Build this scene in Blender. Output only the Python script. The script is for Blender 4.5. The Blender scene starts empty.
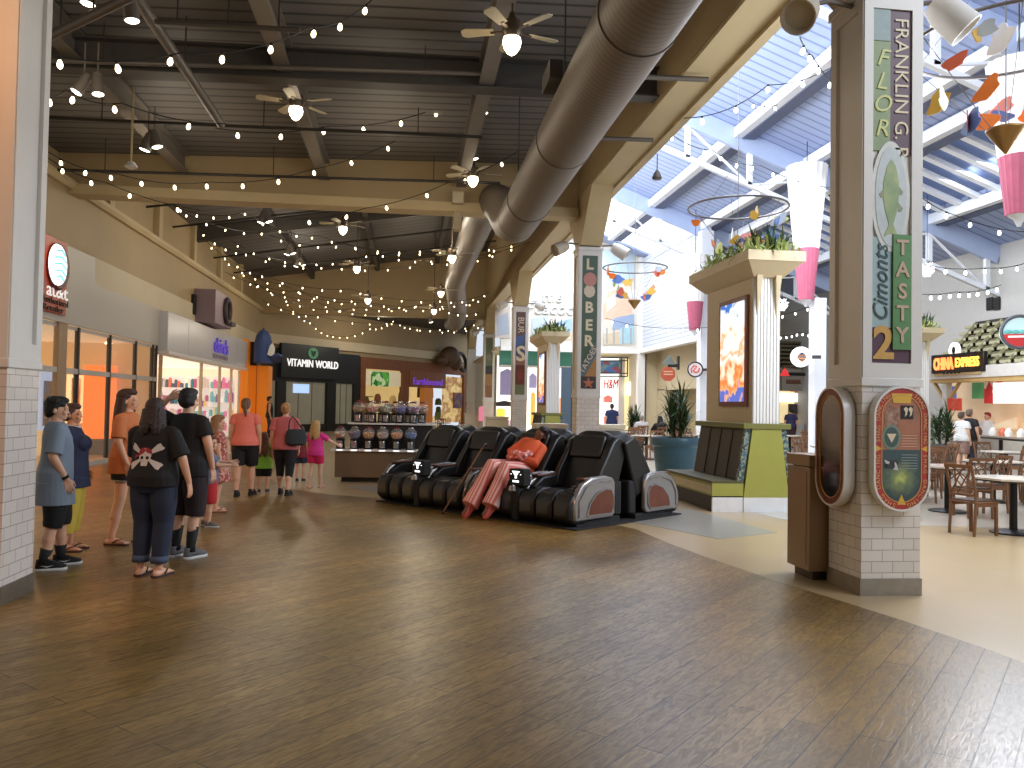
import bpy, bmesh, math, random
from mathutils import Vector as V, Matrix as MX
from mathutils.bvhtree import BVHTree
random.seed(11)
PI = math.pi
SC = bpy.context.scene
COL = SC.collection
# ------------------------------------------------------------------ camera
FPX, CH = 820.0, 1.62
yaw, pit, rol = math.radians(7.23), math.radians(1.54), math.radians(1.0)
f0 = V((math.sin(yaw), math.cos(yaw), 0)); r0 = V((math.cos(yaw), -math.sin(yaw), 0)); u0 = V((0, 0, 1))
fw = f0 * math.cos(pit) + u0 * math.sin(pit); up1 = u0 * math.cos(pit) - f0 * math.sin(pit)
rt = r0 * math.cos(rol) + up1 * math.sin(rol); up = up1 * math.cos(rol) - r0 * math.sin(rol)
CP = V((0, 0, CH))
def ray(x, y): return fw + rt * ((x - 512) / FPX) + up * ((384 - y) / FPX)
def onZ(x, y, z=0.0):
    d = ray(x, y); return CP + d * ((z - CH) / d.z)
def onY(x, y, Y):
    d = ray(x, y); return CP + d * (Y / d.y)
def onX(x, y, X):
    d = ray(x, y); return CP + d * (X / d.x)
def onD(x, y, D): return CP + ray(x, y) * D
def xatY(x, Y): return onY(x, 400, Y).x
cam_d = bpy.data.cameras.new('camera'); cam = bpy.data.objects.new('camera', cam_d); COL.objects.link(cam)
cam_d.sensor_width = 36; cam_d.lens = FPX / 1024 * 36; cam_d.clip_end = 300; cam_d.clip_start = .05
m3 = MX((rt, up, -fw)).transposed(); cam.matrix_world = MX.Translation(CP) @ m3.to_4x4()
SC.camera = cam
SC.view_settings.view_transform = 'Standard'
SC.view_settings.look = 'None'
SC.view_settings.exposure = 0.0
# ------------------------------------------------------------------ materials
def lin(c):
    return tuple(((v / 255) / 12.92 if v / 255 < .04045 else ((v / 255 + .055) / 1.055) ** 2.4) for v in c)
_M = {}
def mat(name, col, rough=.6, metal=0., emit=0., ecol=None, noise=.12, ns=6., bump=0., trans=0., alpha=1., spec=.5, sub=0.):
    if name in _M: return _M[name]
    m = bpy.data.materials.new(name); m.use_nodes = True; nt = m.node_tree; b = nt.nodes['Principled BSDF']
    c = lin(col)
    tc = nt.nodes.new('ShaderNodeTexCoord'); nz = nt.nodes.new('ShaderNodeTexNoise'); nz.inputs['Scale'].default_value = ns; nz.inputs['Detail'].default_value = 4
    nt.links.new(tc.outputs['Object'], nz.inputs['Vector'])
    mx = nt.nodes.new('ShaderNodeMix'); mx.data_type = 'RGBA'
    mx.inputs['A'].default_value = tuple(v * (1 - noise) for v in c) + (1,); mx.inputs['B'].default_value = tuple(min(1, v * (1 + noise)) for v in c) + (1,)
    nt.links.new(nz.outputs['Fac'], mx.inputs['Factor']); nt.links.new(mx.outputs['Result'], b.inputs['Base Color'])
    b.inputs['Roughness'].default_value = rough; b.inputs['Metallic'].default_value = metal
    b.inputs['Specular IOR Level'].default_value = spec
    if emit:
        b.inputs['Emission Color'].default_value = lin(ecol or col) + (1,); b.inputs['Emission Strength'].default_value = emit
    if alpha < 1: m.blend_method = 'BLEND'
    if trans: b.inputs['Transmission Weight'].default_value = trans
    if alpha < 1: b.inputs['Alpha'].default_value = alpha
    if bump:
        bp = nt.nodes.new('ShaderNodeBump'); bp.inputs['Strength'].default_value = bump; bp.inputs['Distance'].default_value = .02
        nt.links.new(nz.outputs['Fac'], bp.inputs['Height']); nt.links.new(bp.outputs['Normal'], b.inputs['Normal'])
    m['_'] = 1; _M[name] = m
    return m
def nosample(m):
    m.cycles.emission_sampling = 'NONE'; return m
def brickmat(name, c1, c2, mortar, bw, bh, ms, rough=.4, rot=0., off=.5, bump=.4, axis=None, wood=False, spec=.5):
    m = bpy.data.materials.new(name); m.use_nodes = True; nt = m.node_tree; b = nt.nodes['Principled BSDF']; L = nt.links.new; N = nt.nodes.new
    tc = N('ShaderNodeTexCoord'); mp = N('ShaderNodeMapping'); br = N('ShaderNodeTexBrick')
    if axis == 'wall':      # u = x + y, v = z so that every upright face gets courses
        sp = N('ShaderNodeSeparateXYZ'); ad = N('ShaderNodeMath'); cb = N('ShaderNodeCombineXYZ')
        L(tc.outputs['Object'], sp.inputs[0]); L(sp.outputs['X'], ad.inputs[0]); L(sp.outputs['Y'], ad.inputs[1])
        L(ad.outputs[0], cb.inputs['X']); L(sp.outputs['Z'], cb.inputs['Y']); L(cb.outputs[0], mp.inputs['Vector'])
    else:
        L(tc.outputs['Object'], mp.inputs['Vector'])
    mp.inputs['Rotation'].default_value = (0, 0, rot)
    L(mp.outputs[0], br.inputs['Vector'])
    br.inputs['Scale'].default_value = 1; br.inputs['Brick Width'].default_value = bw; br.inputs['Row Height'].default_value = bh
    br.inputs['Mortar Size'].default_value = ms; br.inputs['Mortar Smooth'].default_value = .2; br.offset = off; br.inputs['Bias'].default_value = -.1
    br.inputs['Color1'].default_value = lin(c1) + (1,); br.inputs['Color2'].default_value = lin(c2) + (1,); br.inputs['Mortar'].default_value = lin(mortar) + (1,)
    out = br.outputs['Color']
    b.inputs['Roughness'].default_value = rough; b.inputs['Specular IOR Level'].default_value = spec
    if wood:
        mp2 = N('ShaderNodeMapping'); mp2.inputs['Scale'].default_value = (4.5, 20, 1); L(mp.outputs[0], mp2.inputs['Vector'])
        n1 = N('ShaderNodeTexNoise'); n1.inputs['Scale'].default_value = 1.6; n1.inputs['Detail'].default_value = 6; n1.inputs['Distortion'].default_value = 1.2; L(mp2.outputs[0], n1.inputs['Vector'])
        n2 = N('ShaderNodeTexNoise'); n2.inputs['Scale'].default_value = .55; n2.inputs['Detail'].default_value = 5; L(tc.outputs['Object'], n2.inputs['Vector'])
        cr = N('ShaderNodeValToRGB'); cr.color_ramp.elements[0].position = .36; cr.color_ramp.elements[1].position = .62
        cr.color_ramp.elements[0].color = (.6, .57, .52, 1); cr.color_ramp.elements[1].color = (1.06, 1.05, 1.02, 1); L(n1.outputs['Fac'], cr.inputs['Fac'])
        cr2 = N('ShaderNodeValToRGB'); cr2.color_ramp.elements[0].position = .3; cr2.color_ramp.elements[1].position = .7
        cr2.color_ramp.elements[0].color = (.5, .49, .47, 1); cr2.color_ramp.elements[1].color = (1.2, 1.16, 1.02, 1); L(n2.outputs['Fac'], cr2.inputs['Fac'])
        ma = N('ShaderNodeMix'); ma.data_type = 'RGBA'; ma.blend_type = 'MULTIPLY'; ma.inputs['Factor'].default_value = 1; L(out, ma.inputs['A']); L(cr.outputs[0], ma.inputs['B'])
        mb = N('ShaderNodeMix'); mb.data_type = 'RGBA'; mb.blend_type = 'MULTIPLY'; mb.inputs['Factor'].default_value = 1; L(ma.outputs['Result'], mb.inputs['A']); L(cr2.outputs[0], mb.inputs['B'])
        out = mb.outputs['Result']
        rr = N('ShaderNodeMapRange'); rr.inputs['To Min'].default_value = rough + .16; rr.inputs['To Max'].default_value = rough - .08; L(n1.outputs['Fac'], rr.inputs['Value']); L(rr.outputs[0], b.inputs['Roughness'])
    L(out, b.inputs['Base Color'])
    iv = N('ShaderNodeMath'); iv.operation = 'SUBTRACT'; iv.inputs[0].default_value = 1; L(br.outputs['Fac'], iv.inputs[1])
    h = iv.outputs[0]
    if wood:
        ad2 = N('ShaderNodeMath'); ad2.operation = 'MULTIPLY_ADD'; ad2.inputs[1].default_value = .35; L(n1.outputs['Fac'], ad2.inputs[0]); L(iv.outputs[0], ad2.inputs[2]); h = ad2.outputs[0]
    bp = N('ShaderNodeBump'); bp.inputs['Strength'].default_value = bump; bp.inputs['Distance'].default_value = .008
    L(h, bp.inputs['Height']); L(bp.outputs[0], b.inputs['Normal'])
    return m
def stripemat(name, c1, c2, period, axis='Y', rough=.5, bump=.5, sharp=.12, metal=0.):
    m = bpy.data.materials.new(name); m.use_nodes = True; nt = m.node_tree; b = nt.nodes['Principled BSDF']; L = nt.links.new; N = nt.nodes.new
    tc = N('ShaderNodeTexCoord'); sp = N('ShaderNodeSeparateXYZ'); L(tc.outputs['Object'], sp.inputs[0])
    dv = N('ShaderNodeMath'); dv.operation = 'DIVIDE'; dv.inputs[1].default_value = period; L(sp.outputs[axis], dv.inputs[0])
    fr = N('ShaderNodeMath'); fr.operation = 'FRACT'; L(dv.outputs[0], fr.inputs[0])
    cr = N('ShaderNodeValToRGB'); e = cr.color_ramp.elements; e[0].position = 0; e[0].color = lin(c2) + (1,); e[1].position = sharp; e[1].color = lin(c1) + (1,)
    k = e.new(1 - sharp); k.color = lin(c1) + (1,); k = e.new(1); k.color = lin(c2) + (1,)
    L(fr.outputs[0], cr.inputs['Fac']); L(cr.outputs[0], b.inputs['Base Color']); b.inputs['Roughness'].default_value = rough; b.inputs['Metallic'].default_value = metal
    bp = N('ShaderNodeBump'); bp.inputs['Strength'].default_value = bump; bp.inputs['Distance'].default_value = .03; L(cr.outputs[0], bp.inputs['Height']); L(bp.outputs[0], b.inputs['Normal'])
    return m
def blotmat(name, cols, scale=3., emit=0., rough=.5, vor=True):
    """patchwork of several colours, for posters, murals, goods"""
    m = bpy.data.materials.new(name); m.use_nodes = True; nt = m.node_tree; b = nt.nodes['Principled BSDF']; L = nt.links.new; N = nt.nodes.new
    tc = N('ShaderNodeTexCoord')
    if vor:
        vo = N('ShaderNodeTexVoronoi'); vo.inputs['Scale'].default_value = scale; L(tc.outputs['Object'], vo.inputs['Vector'])
        sp = N('ShaderNodeSeparateColor'); L(vo.outputs['Color'], sp.inputs[0]); f = sp.outputs[0]
    else:
        vo = N('ShaderNodeTexNoise'); vo.inputs['Scale'].default_value = scale; vo.inputs['Detail'].default_value = 3; L(tc.outputs['Object'], vo.inputs['Vector']); f = vo.outputs['Fac']
    cr = N('ShaderNodeValToRGB'); cr.color_ramp.interpolation = 'CONSTANT' if vor else 'LINEAR'
    n = len(cols); e = cr.color_ramp.elements
    while len(e) < n: e.new(.5)
    for i, c in enumerate(cols):
        e[i].position = i / n if vor else .28 + .44 * i / max(1, n - 1); e[i].color = lin(c) + (1,)
    L(f, cr.inputs['Fac']); L(cr.outputs[0], b.inputs['Base Color']); b.inputs['Roughness'].default_value = rough
    if emit:
        L(cr.outputs[0], b.inputs['Emission Color']); b.inputs['Emission Strength'].default_value = emit
    return m
# ------------------------------------------------------------------ mesh builder
class MB:
    def __init__(s): s.v = []; s.f = []
    def add(s, vs, fs, mx=None):
        o = len(s.v)
        for p in vs:
            p = V(p); s.v.append(mx @ p if mx else p)
        for f in fs: s.f.append([i + o for i in f])
        return s
    def box(s, a, b, mx=None):
        x0, y0, z0 = (min(a[i], b[i]) for i in range(3)); x1, y1, z1 = (max(a[i], b[i]) for i in range(3))
        vs = [(x0, y0, z0), (x1, y0, z0), (x1, y1, z0), (x0, y1, z0), (x0, y0, z1), (x1, y0, z1), (x1, y1, z1), (x0, y1, z1)]
        return s.add(vs, [(0, 3, 2, 1), (4, 5, 6, 7), (0, 1, 5, 4), (1, 2, 6, 5), (2, 3, 7, 6), (3, 0, 4, 7)], mx)
    def bar(s, p, q, w, h=None, upv=(0, 0, 1)):
        """square bar from p to q"""
        h = h or w; p, q = V(p), V(q); d = (q - p).normalized(); u = V(upv)
        if abs(d.dot(u)) > .98: u = V((0, 1, 0))
        a = d.cross(u).normalized(); b = a.cross(d)
        vs = []
        for c in (p, q):
            for sx, sy in ((-1, -1), (1, -1), (1, 1), (-1, 1)): vs.append(c + a * (sx * w / 2) + b * (sy * h / 2))
        return s.add(vs, [(0, 1, 2, 3), (7, 6, 5, 4), (0, 4, 5, 1), (1, 5, 6, 2), (2, 6, 7, 3), (3, 7, 4, 0)])
    def rings(s, rs, caps=True, close=False):
        o = len(s.v); n = len(rs[0])
        for r in rs: s.v.extend(V(p) for p in r)
        for k in range(len(rs) - 1):
            for i in range(n):
                j = (i + 1) % n
                s.f.append([o + k * n + i, o + k * n + j, o + (k + 1) * n + j, o + (k + 1) * n + i])
        if close:
            k = len(rs) - 1
            for i in range(n):
                j = (i + 1) % n; s.f.append([o + k * n + i, o + k * n + j, o + j, o + i])
        elif caps:
            s.f.append([o + i for i in reversed(range(n))]); s.f.append([o + (len(rs) - 1) * n + i for i in range(n)])
        return s
    def tube(s, pts, r, n=10, caps=True, ell=None):
        pts = [V(p) for p in pts]; rr = r if isinstance(r, (list, tuple)) else [r] * len(pts)
        rs = []; pa = None
        for i, p in enumerate(pts):
            d = (pts[min(i + 1, len(pts) - 1)] - pts[max(i - 1, 0)]).normalized()
            if pa is None:
                a = V((0, 0, 1)) if abs(d.z) < .95 else V((0, 1, 0))
                a = (a - d * a.dot(d)).normalized()
            else:
                a = (pa - d * pa.dot(d)).normalized()
            pa = a; b = d.cross(a)
            e = ell or (1, 1)
            rs.append([p + a * (rr[i] * e[0] * math.cos(2 * PI * k / n)) + b * (rr[i] * e[1] * math.sin(2 * PI * k / n)) for k in range(n)])
        return s.rings(rs, caps)
    def cyl(s, p, q, r, r2=None, n=20): return s.tube([p, q], [r, r2 if r2 is not None else r], n)
    def lathe(s, prof, n=24, c=(0, 0, 0), mx=None):
        """profile of (radius, z)"""
        o = len(s.v); rs = []
        for r, z in prof: rs.append([(c[0] + r * math.cos(2 * PI * k / n), c[1] + r * math.sin(2 * PI * k / n), c[2] + z) for k in range(n)])
        s.rings(rs, True)
        if mx:
            for i in range(o, len(s.v)): s.v[i] = mx @ s.v[i]
        return s
    def ball(s, c, r, n=16, m=10, mx=None):
        rx, ry, rz = r if isinstance(r, (list, tuple)) else (r, r, r); o = len(s.v)
        rs = []
        for j in range(m + 1):
            t = -PI / 2 + PI * j / m; k_ = max(math.cos(t), .02)
            rs.append([V((rx * k_ * math.cos(2 * PI * k / n), ry * k_ * math.sin(2 * PI * k / n), rz * math.sin(t))) for k in range(n)])
        s.rings(rs, True)
        for i in range(o, len(s.v)): s.v[i] = (mx @ s.v[i] if mx else s.v[i]) + V(c)
        return s
    def prism(s, poly, h0, h1, plane='XY', mx=None):
        """polygon (2d) extruded between h0 and h1 along the third axis"""
        def P(a, b, h): return {'XY': (a, b, h), 'XZ': (a, h, b), 'YZ': (h, a, b)}[plane]
        n = len(poly); vs = [P(a, b, h0) for a, b in poly] + [P(a, b, h1) for a, b in poly]
        fs = [list(range(n))[::-1], [n + i for i in range(n)]] + [[i, (i + 1) % n, n + (i + 1) % n, n + i] for i in range(n)]
        return s.add(vs, fs, mx)
    def quad(s, *p): return s.add(p, [tuple(range(len(p)))])
    def torus(s, c, R, r, n=48, m=8, mx=None):
        rs = []
        for i in range(n):
            a = 2 * PI * i / n; rs.append([V(((R + r * math.cos(2 * PI * j / m)) * math.cos(a), (R + r * math.cos(2 * PI * j / m)) * math.sin(a), r * math.sin(2 * PI * j / m))) for j in range(m)])
        if mx: rs = [[mx @ p for p in q] for q in rs]
        rs = [[p + V(c) for p in q] for q in rs]
        return s.rings(rs, False, True)
    def mesh(s, name):
        me = bpy.data.meshes.new(name); me.from_pydata([tuple(p) for p in s.v], [], s.f)
        bm = bmesh.new(); bm.from_mesh(me); bmesh.ops.recalc_face_normals(bm, faces=bm.faces); bm.to_mesh(me); bm.free()
        return me
    def build(s, name, m, parent=None, smooth=True, bev=0., seg=2, sub=0, ang=35):
        me = s.mesh(name)
        if smooth:
            me.shade_smooth()
            if not sub: me.set_sharp_from_angle(angle=math.radians(ang))
        return link(name, me, m, parent, bev, seg, sub)
def link(name, me, m, parent=None, bev=0., seg=2, sub=0):
    o = bpy.data.objects.new(name, me); COL.objects.link(o)
    for k in (m if isinstance(m, (list, tuple)) else [m]): me.materials.append(k)
    if parent: o.parent = parent
    if bev:
        b = o.modifiers.new('bevel', 'BEVEL'); b.width = bev; b.segments = seg; b.limit_method = 'ANGLE'; b.angle_limit = math.radians(40)
    if sub:
        b = o.modifiers.new('sub', 'SUBSURF'); b.levels = sub; b.render_levels = sub
    return o
def thing(name, label, cat, loc=(0, 0, 0), rotz=0., group=None):
    o = bpy.data.objects.new(name, None); COL.objects.link(o); o.empty_display_size = .1
    o.location = loc; o.rotation_euler = (0, 0, rotz); o['label'] = label; o['category'] = cat
    if group: o['group'] = group
    return o
def tag(o, label, cat, group=None, kind=None):
    o['label'] = label; o['category'] = cat
    if group: o['group'] = group
    if kind: o['kind'] = kind
    return o
def struct(o): o['kind'] = 'structure'; return o
def S(name, mb, m, smooth=False, bev=0.): return struct(mb.build(name, m, None, smooth, bev))
def dup(root, loc, rotz=None, label=None, scale=None, group=None):
    r = root.copy(); COL.objects.link(r); r.location = loc
    if rotz is not None: r.rotation_euler = (0, 0, rotz)
    if scale: r.scale = (scale,) * 3
    if label: r['label'] = label
    if group: r['group'] = group
    for ch in list(root.children):
        c = ch.copy(); COL.objects.link(c); c.parent = r
        for g in ch.children:
            d = g.copy(); COL.objects.link(d); d.parent = c
    return r
TAB = {}
def textmesh(body, size=1., ext=.01, font_shear=0., space=1., bold=0., align='CENTER', bevel=0.):
    cu = bpy.data.curves.new('lettering', 'FONT'); cu.body = body; cu.size = size; cu.extrude = ext; cu.shear = font_shear; cu.space_character = space; cu.offset = bold
    cu.align_x = align; cu.align_y = 'CENTER'; cu.resolution_u = 3
    o = bpy.data.objects.new('lettering', cu); COL.objects.link(o)
    bpy.context.view_layer.update()
    me = bpy.data.meshes.new_from_object(o.evaluated_get(bpy.context.evaluated_depsgraph_get()))
    bpy.data.objects.remove(o); bpy.data.curves.remove(cu)
    return me
def text(body, m, parent, loc, rot=(PI / 2, 0, 0), size=.2, ext=.008, name='lettering', sx=1., **k):
    me = textmesh(body, size, ext, **k); me.name = name
    o = link(name, me, m, parent); o.location = loc; o.rotation_euler = rot; o.scale = (sx, 1, 1)
    return o
def fit(o, w):
    xs = [v.co.x for v in o.data.vertices]; o.scale = (w / max(.001, max(xs) - min(xs)), 1, 1); return o
# ================================================================== SETTING
CREAM = mat('cream paint', (202, 182, 142), .55, noise=.06, ns=1.5)
TAN = mat('tan wall paint', (176, 154, 116), .6, noise=.08, ns=1.2)
LTAN = mat('pale soffit paint', (214, 200, 170), .6, noise=.05, ns=1.2)
WHITE = mat('white paint', (228, 226, 222), .45, noise=.04)
TRUSSW = mat('white truss paint', (235, 238, 245), .5, noise=.04)
OFFW = mat('grey white facade panel', (190, 184, 174), .4, noise=.05, ns=1)
DKSTEEL = mat('dark grey steel', (74, 70, 66), .6, .2, noise=.15)
GSTEEL = mat('grey girder paint', (120, 112, 104), .55, .1, noise=.1)
BLACK = mat('black paint', (22, 22, 23), .5, noise=.2)
CHROME = mat('brushed steel', (190, 192, 195), .25, .9, noise=.1, ns=20)
DECK = stripemat('ribbed dark roof deck', (112, 108, 106), (46, 45, 45), .34, 'Y', .6, .6, .16)
FDECK = stripemat('ribbed grey roof deck', (96, 92, 90), (52, 50, 49), .6, 'Y', .6, .6, .14)
CDECK = stripemat('ribbed daylight blue roof deck', (158, 172, 208), (104, 118, 160), .36, 'Y', .5, .5, .16)  # court deck: blue cast of the daylight is put into the colour
SIDING = stripemat('white lap siding', (204, 208, 220), (120, 128, 148), .19, 'Z', .5, .6, .1)
WOOD = brickmat('stamped plank concrete', (158, 126, 72), (131, 104, 60), (62, 46, 29), 2.2, .165, .0035, .3, math.radians(-47), .37, .5, wood=True, spec=.5)
TILEW = brickmat('white subway tile', (226, 218, 210), (216, 208, 200), (160, 150, 142), .2, .1, .003, .18, 0, .5, .5, 'wall')
# floors
m = mat('beige stained concrete', (178, 154, 116), .3, noise=.14, ns=.9)
S('floor', MB().box((-14, -4, -.2), (22, 64, 0)), m)
wood = [(4.3, -3.5), (4.2, 0), (4.1, 4), (4.0, 5.2), (3.86, 6.0), (3.72, 6.6), (3.5, 7.5), (3.28, 8.7), (3.15, 9.6), (3.06, 10.7), (2.6, 11.8), (1.4, 13.0), (0, 14.0), (-1.3, 14.8), (-2.2, 15.8), (-2.9, 18), (-3.3, 22), (-3.6, 26), (-7.55, 26), (-7.55, -3.5)]
S('floor', MB().prism(wood, -.05, .004), WOOD)
ring = []
GREYF = mat('blue grey stained concrete', (150, 146, 136), .28, noise=.12, ns=1)
PALEF = mat('pale grey polished floor', (196, 188, 172), .22, noise=.08, ns=.7)
a0 = [(4.9 + .0, 10.4), (4.6, 12.6), (3.6, 14.6), (1.9, 16.0), (.2, 16.6), (-1.2, 16.4), (-.6, 15.2), (.5, 14.4), (1.6, 13.4), (2.7, 12.2), (3.5, 10.8), (3.9, 9.9)]
S('floor', MB().prism(a0, -.05, .003), GREYF)
S('floor', MB().prism([(5.6, 11.6), (19, 7.4), (19, 60), (3.9, 60), (3.9, 19), (5.0, 15.5)], -.05, .002), PALEF)
# left wall : cornice, set back upper wall, soffit band
XL = -7.6
S('wall_left', MB().box((XL - .3, 6, 5.0), (XL, 44, 6.32)), TAN)
S('trim_1', MB().prism([(XL - .3, 6.28), (XL + .1, 6.28), (XL + .16, 6.36), (XL + .16, 6.46), (XL - .3, 6.46)], 6, 44, 'XZ'), CREAM)
S('wall_left', MB().box((XL - .55, 6, 6.4), (XL - .28, 44, 8.6)), TAN)
S('trim_2', MB().box((XL - .3, 20.7, 4.36), (XL + .06, 44, 5.02)), LTAN)
for k, y in enumerate((22.2, 26.4, 30.6, 34.8, 39)): S('trim_%d' % (20 + k), MB().box((XL - .3, y, 6.46), (XL - .12, y + .35, 8.3)), CREAM)  # cream strips stand in for pools of light on the upper wall
# near roof deck and steel
S('ceiling', MB().add([(-9, -3, 7.15), (4.1, -3, 7.5), (4.1, 19.6, 7.5), (-9, 19.6, 7.1), (-9, -3, 7.4), (4.1, -3, 7.7), (4.1, 19.6, 7.7), (-9, 19.6, 7.3)], [(0, 1, 2, 3), (7, 6, 5, 4), (0, 4, 5, 1), (1, 5, 6, 2), (2, 6, 7, 3), (3, 7, 4, 0)]), DECK)
def ibeam(a, b, w, h, t=.03):
    a, b = V(a), V(b); mb = MB(); mb.bar(a + V((0, 0, h - t / 2)), b + V((0, 0, h - t / 2)), w, t); mb.bar(a + V((0, 0, t / 2)), b + V((0, 0, t / 2)), w, t); mb.bar(a + V((0, 0, h / 2)), b + V((0, 0, h / 2)), t, h - t)
    return mb
for k, x in enumerate((-5.15, -2.02, 1.15)): S('trim_%d' % (3 + k), ibeam((x, -2, 6.76), (x, 19.3, 6.78), .24, .42), GSTEEL)
S('trim_6', ibeam((-8, 13.1, 6.55), (4, 13.1, 6.75), .3, .5), DKSTEEL)
S('trim_6', ibeam((-8, 6.6, 6.55), (4, 6.6, 6.75), .3, .5), DKSTEEL)
S('trim_7', MB().box((XL - .3, 19.4, 6.4), (4, 19.75, 7.9)), TAN)
S('trim_7', MB().box((XL - .3, 19.3, 6.2), (4, 19.85, 6.42)), CREAM)
# far roof deck (rises to the right), its purlins and the header
def zf(x): return 7.98 + .165 * (x + 7.6)
S('ceiling', MB().add([(-8.4, 19.8, zf(-8.4)), (4.3, 19.8, zf(4.3)), (4.3, 43.6, zf(4.3)), (-8.4, 43.6, zf(-8.4)), (-8.4, 19.8, zf(-8.4) + .2), (4.3, 19.8, zf(4.3) + .2), (4.3, 43.6, zf(4.3) + .2), (-8.4, 43.6, zf(-8.4) + .2)], [(0, 1, 2, 3), (7, 6, 5, 4), (0, 4, 5, 1), (1, 5, 6, 2), (2, 6, 7, 3), (3, 7, 4, 0)]), FDECK)
S('trim_8', MB().bar((-7.8, 31, zf(-7.8) - .3), (4, 31, zf(4) - .3), .3, .5), DKSTEEL)
for k, x in enumerate((-5.0, -1.7, 1.4)): S('trim_%d' % (9 + k), MB().bar((x, 19.9, zf(x) - .22), (x, 43.3, zf(x) - .22), .2, .36), DKSTEEL)
S('wall_header', MB().add([(-8.2, 43.4, 6.2), (4.4, 43.4, 6.2), (4.4, 43.4, zf(4.4)), (-8.2, 43.4, zf(-8.2)), (-8.2, 43.8, 6.2), (4.4, 43.8, 6.2), (4.4, 43.8, zf(4.4)), (-8.2, 43.8, zf(-8.2))], [(0, 1, 2, 3), (7, 6, 5, 4), (0, 4, 5, 1), (1, 5, 6, 2), (2, 6, 7, 3), (3, 7, 4, 0)]), TAN)
S('ceiling', MB().box((-9, 43.6, 6.75), (4.6, 62, 6.95)), DKSTEEL)
# long beam between hall and court, with splayed haunches at every pillar
PX0, PX1 = 4.0, 4.56
PY = [6.83, 19.2, 31.3, 43.6, 55.8]
S('wall_right', MB().box((PX0, -3, 6.72), (PX0 + .12, 60, 10.2)), TAN)
S('trim_12', MB().box((PX0 + .02, -3, 6.66), (PX1, 60, 7.3)), CREAM)
S('trim_13', MB().box((PX1, -3, 6.6), (PX1 + .16, 60, 7.3)), CREAM)
S('wall_right', MB().box((PX1 + .02, -3, 7.3), (PX1 + .14, 60, 8.4)), WHITE)
S('wall_right', MB().box((PX1 + .02, -3, 11.4), (PX1 + .14, 42, 12.1)), WHITE)
hp = []
for k, y in enumerate(PY):
    S('trim_14', MB().prism([(y - .02, 5.5), (y + .58, 5.5), (y + 1.75, 6.7), (y - 1.2, 6.7)], PX0 + .03, PX1 - .01, 'YZ'), CREAM)
# end wall, oblique from the left wall to the last pillar : local x runs along it
EA = V((-7.6, 44, 0)); EB = V((4.4, 59.4, 0)); EANG = math.atan2(EB.y - EA.y, EB.x - EA.x); ELEN = (EB - EA).length
EM = MX.Translation(EA) @ MX.Rotation(EANG, 4, 'Z')
def onEnd(x, y):     # photo point on the oblique end wall -> local (along, up)
    d = ray(x, y); n = V((-math.sin(EANG), math.cos(EANG), 0)); t = (EA - CP).dot(n) / d.dot(n); p = CP + d * t
    q = EM.inverted() @ p; return q.x, q.z
def Sx(name, mb, m, mx):
    o = S(name, mb, m); o.matrix_world = mx; return o
Sx('wall_end', MB().box((-1.5, .1, 4.3), (ELEN, .4, 6.9)), TAN, EM)
Sx('trim_15', MB().box((-1.5, -.12, 4.7), (ELEN, .12, 5.22)), LTAN, EM)
# ------------------------------------------------------------------ food court shell
ZR = lambda x: 12.0 - .37 * (x - 4.6)
XW = 18.3
def slab(x0, x1, y0, y1, t=.15, dz=0):
    return MB().add([(x0, y0, ZR(x0) + dz), (x1, y0, ZR(x1) + dz), (x1, y1, ZR(x1) + dz), (x0, y1, ZR(x0) + dz), (x0, y0, ZR(x0) + t + dz), (x1, y0, ZR(x1) + t + dz), (x1, y1, ZR(x1) + t + dz), (x0, y1, ZR(x0) + t + dz)], [(0, 1, 2, 3), (7, 6, 5, 4), (0, 4, 5, 1), (1, 5, 6, 2), (2, 6, 7, 3), (3, 7, 4, 0)])
for x0, x1, y0, y1 in ((4.5, 19.5, -3, 5), (4.5, 13.2, 5, 33), (15.9, 19.5, 5, 33), (13.2, 15.9, 5, 8), (13.2, 15.9, 31.6, 33), (12.3, 19.5, 33, 41.2), (4.5, 12.3, 39.8, 41.2)):
    S('ceiling', slab(x0, x1, y0, y1), CDECK)
SKY = mat('daylight through skylight glass', (235, 242, 255), .2, emit=1.5, noise=.02)
S('window_1', slab(4.6, 12.3, 33, 39.8, .04, .1), SKY)
S('window_2', slab(13.2, 15.9, 8, 31.6, .04, .1), mat('dim blue skylight glass', (96, 112, 150), .2, emit=.35, noise=.1))
# sloping rafters with trusses, long purlins
for k, y in enumerate((14.7, 23.5, 32.3)):
    mb = MB(); mb.bar((4.7, y, ZR(4.7) - .3), (XW, y, ZR(XW) - .3), .16, .6)
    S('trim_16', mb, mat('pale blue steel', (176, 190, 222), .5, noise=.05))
    mb = MB(); h = 1.55
    mb.bar((4.7, y, ZR(4.7) - h), (XW, y, ZR(XW) - h), .14, .14)
    for j in range(7):
        x = 6.2 + j * 1.95
        mb.bar((x, y, ZR(x) - .5), (x, y, ZR(x) - h), .14, .14)
        if j < 6:
            a, b = (x, y, ZR(x) - h), (x + 1.95, y, ZR(x + 1.95) - .6)
            if j % 2: a, b = (x, y, ZR(x) - .6), (x + 1.95, y, ZR(x + 1.95) - h)
            mb.bar(a, b, .06, .06)
    S('trim_17', mb, TRUSSW)
for k, x in enumerate((6.3, 9.7, 11.9, 13.1, 16.0)):
    mb = MB(); mb.bar((x, 5, ZR(x) - .16), (x, 39, ZR(x) - .16), .26, .3)
    S('trim_18', mb, TRUSSW)
    mb = MB(); mb.bar((x + .32, 5, ZR(x + .3) - .12), (x + .32, 39, ZR(x + .3) - .12), .4, .22)  # darker bar stands in for the shaded side of each purlin
    S('trim_18', mb, mat('painted shade steel', (84, 92, 120), .6, noise=.08))
mb = MB()
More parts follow.
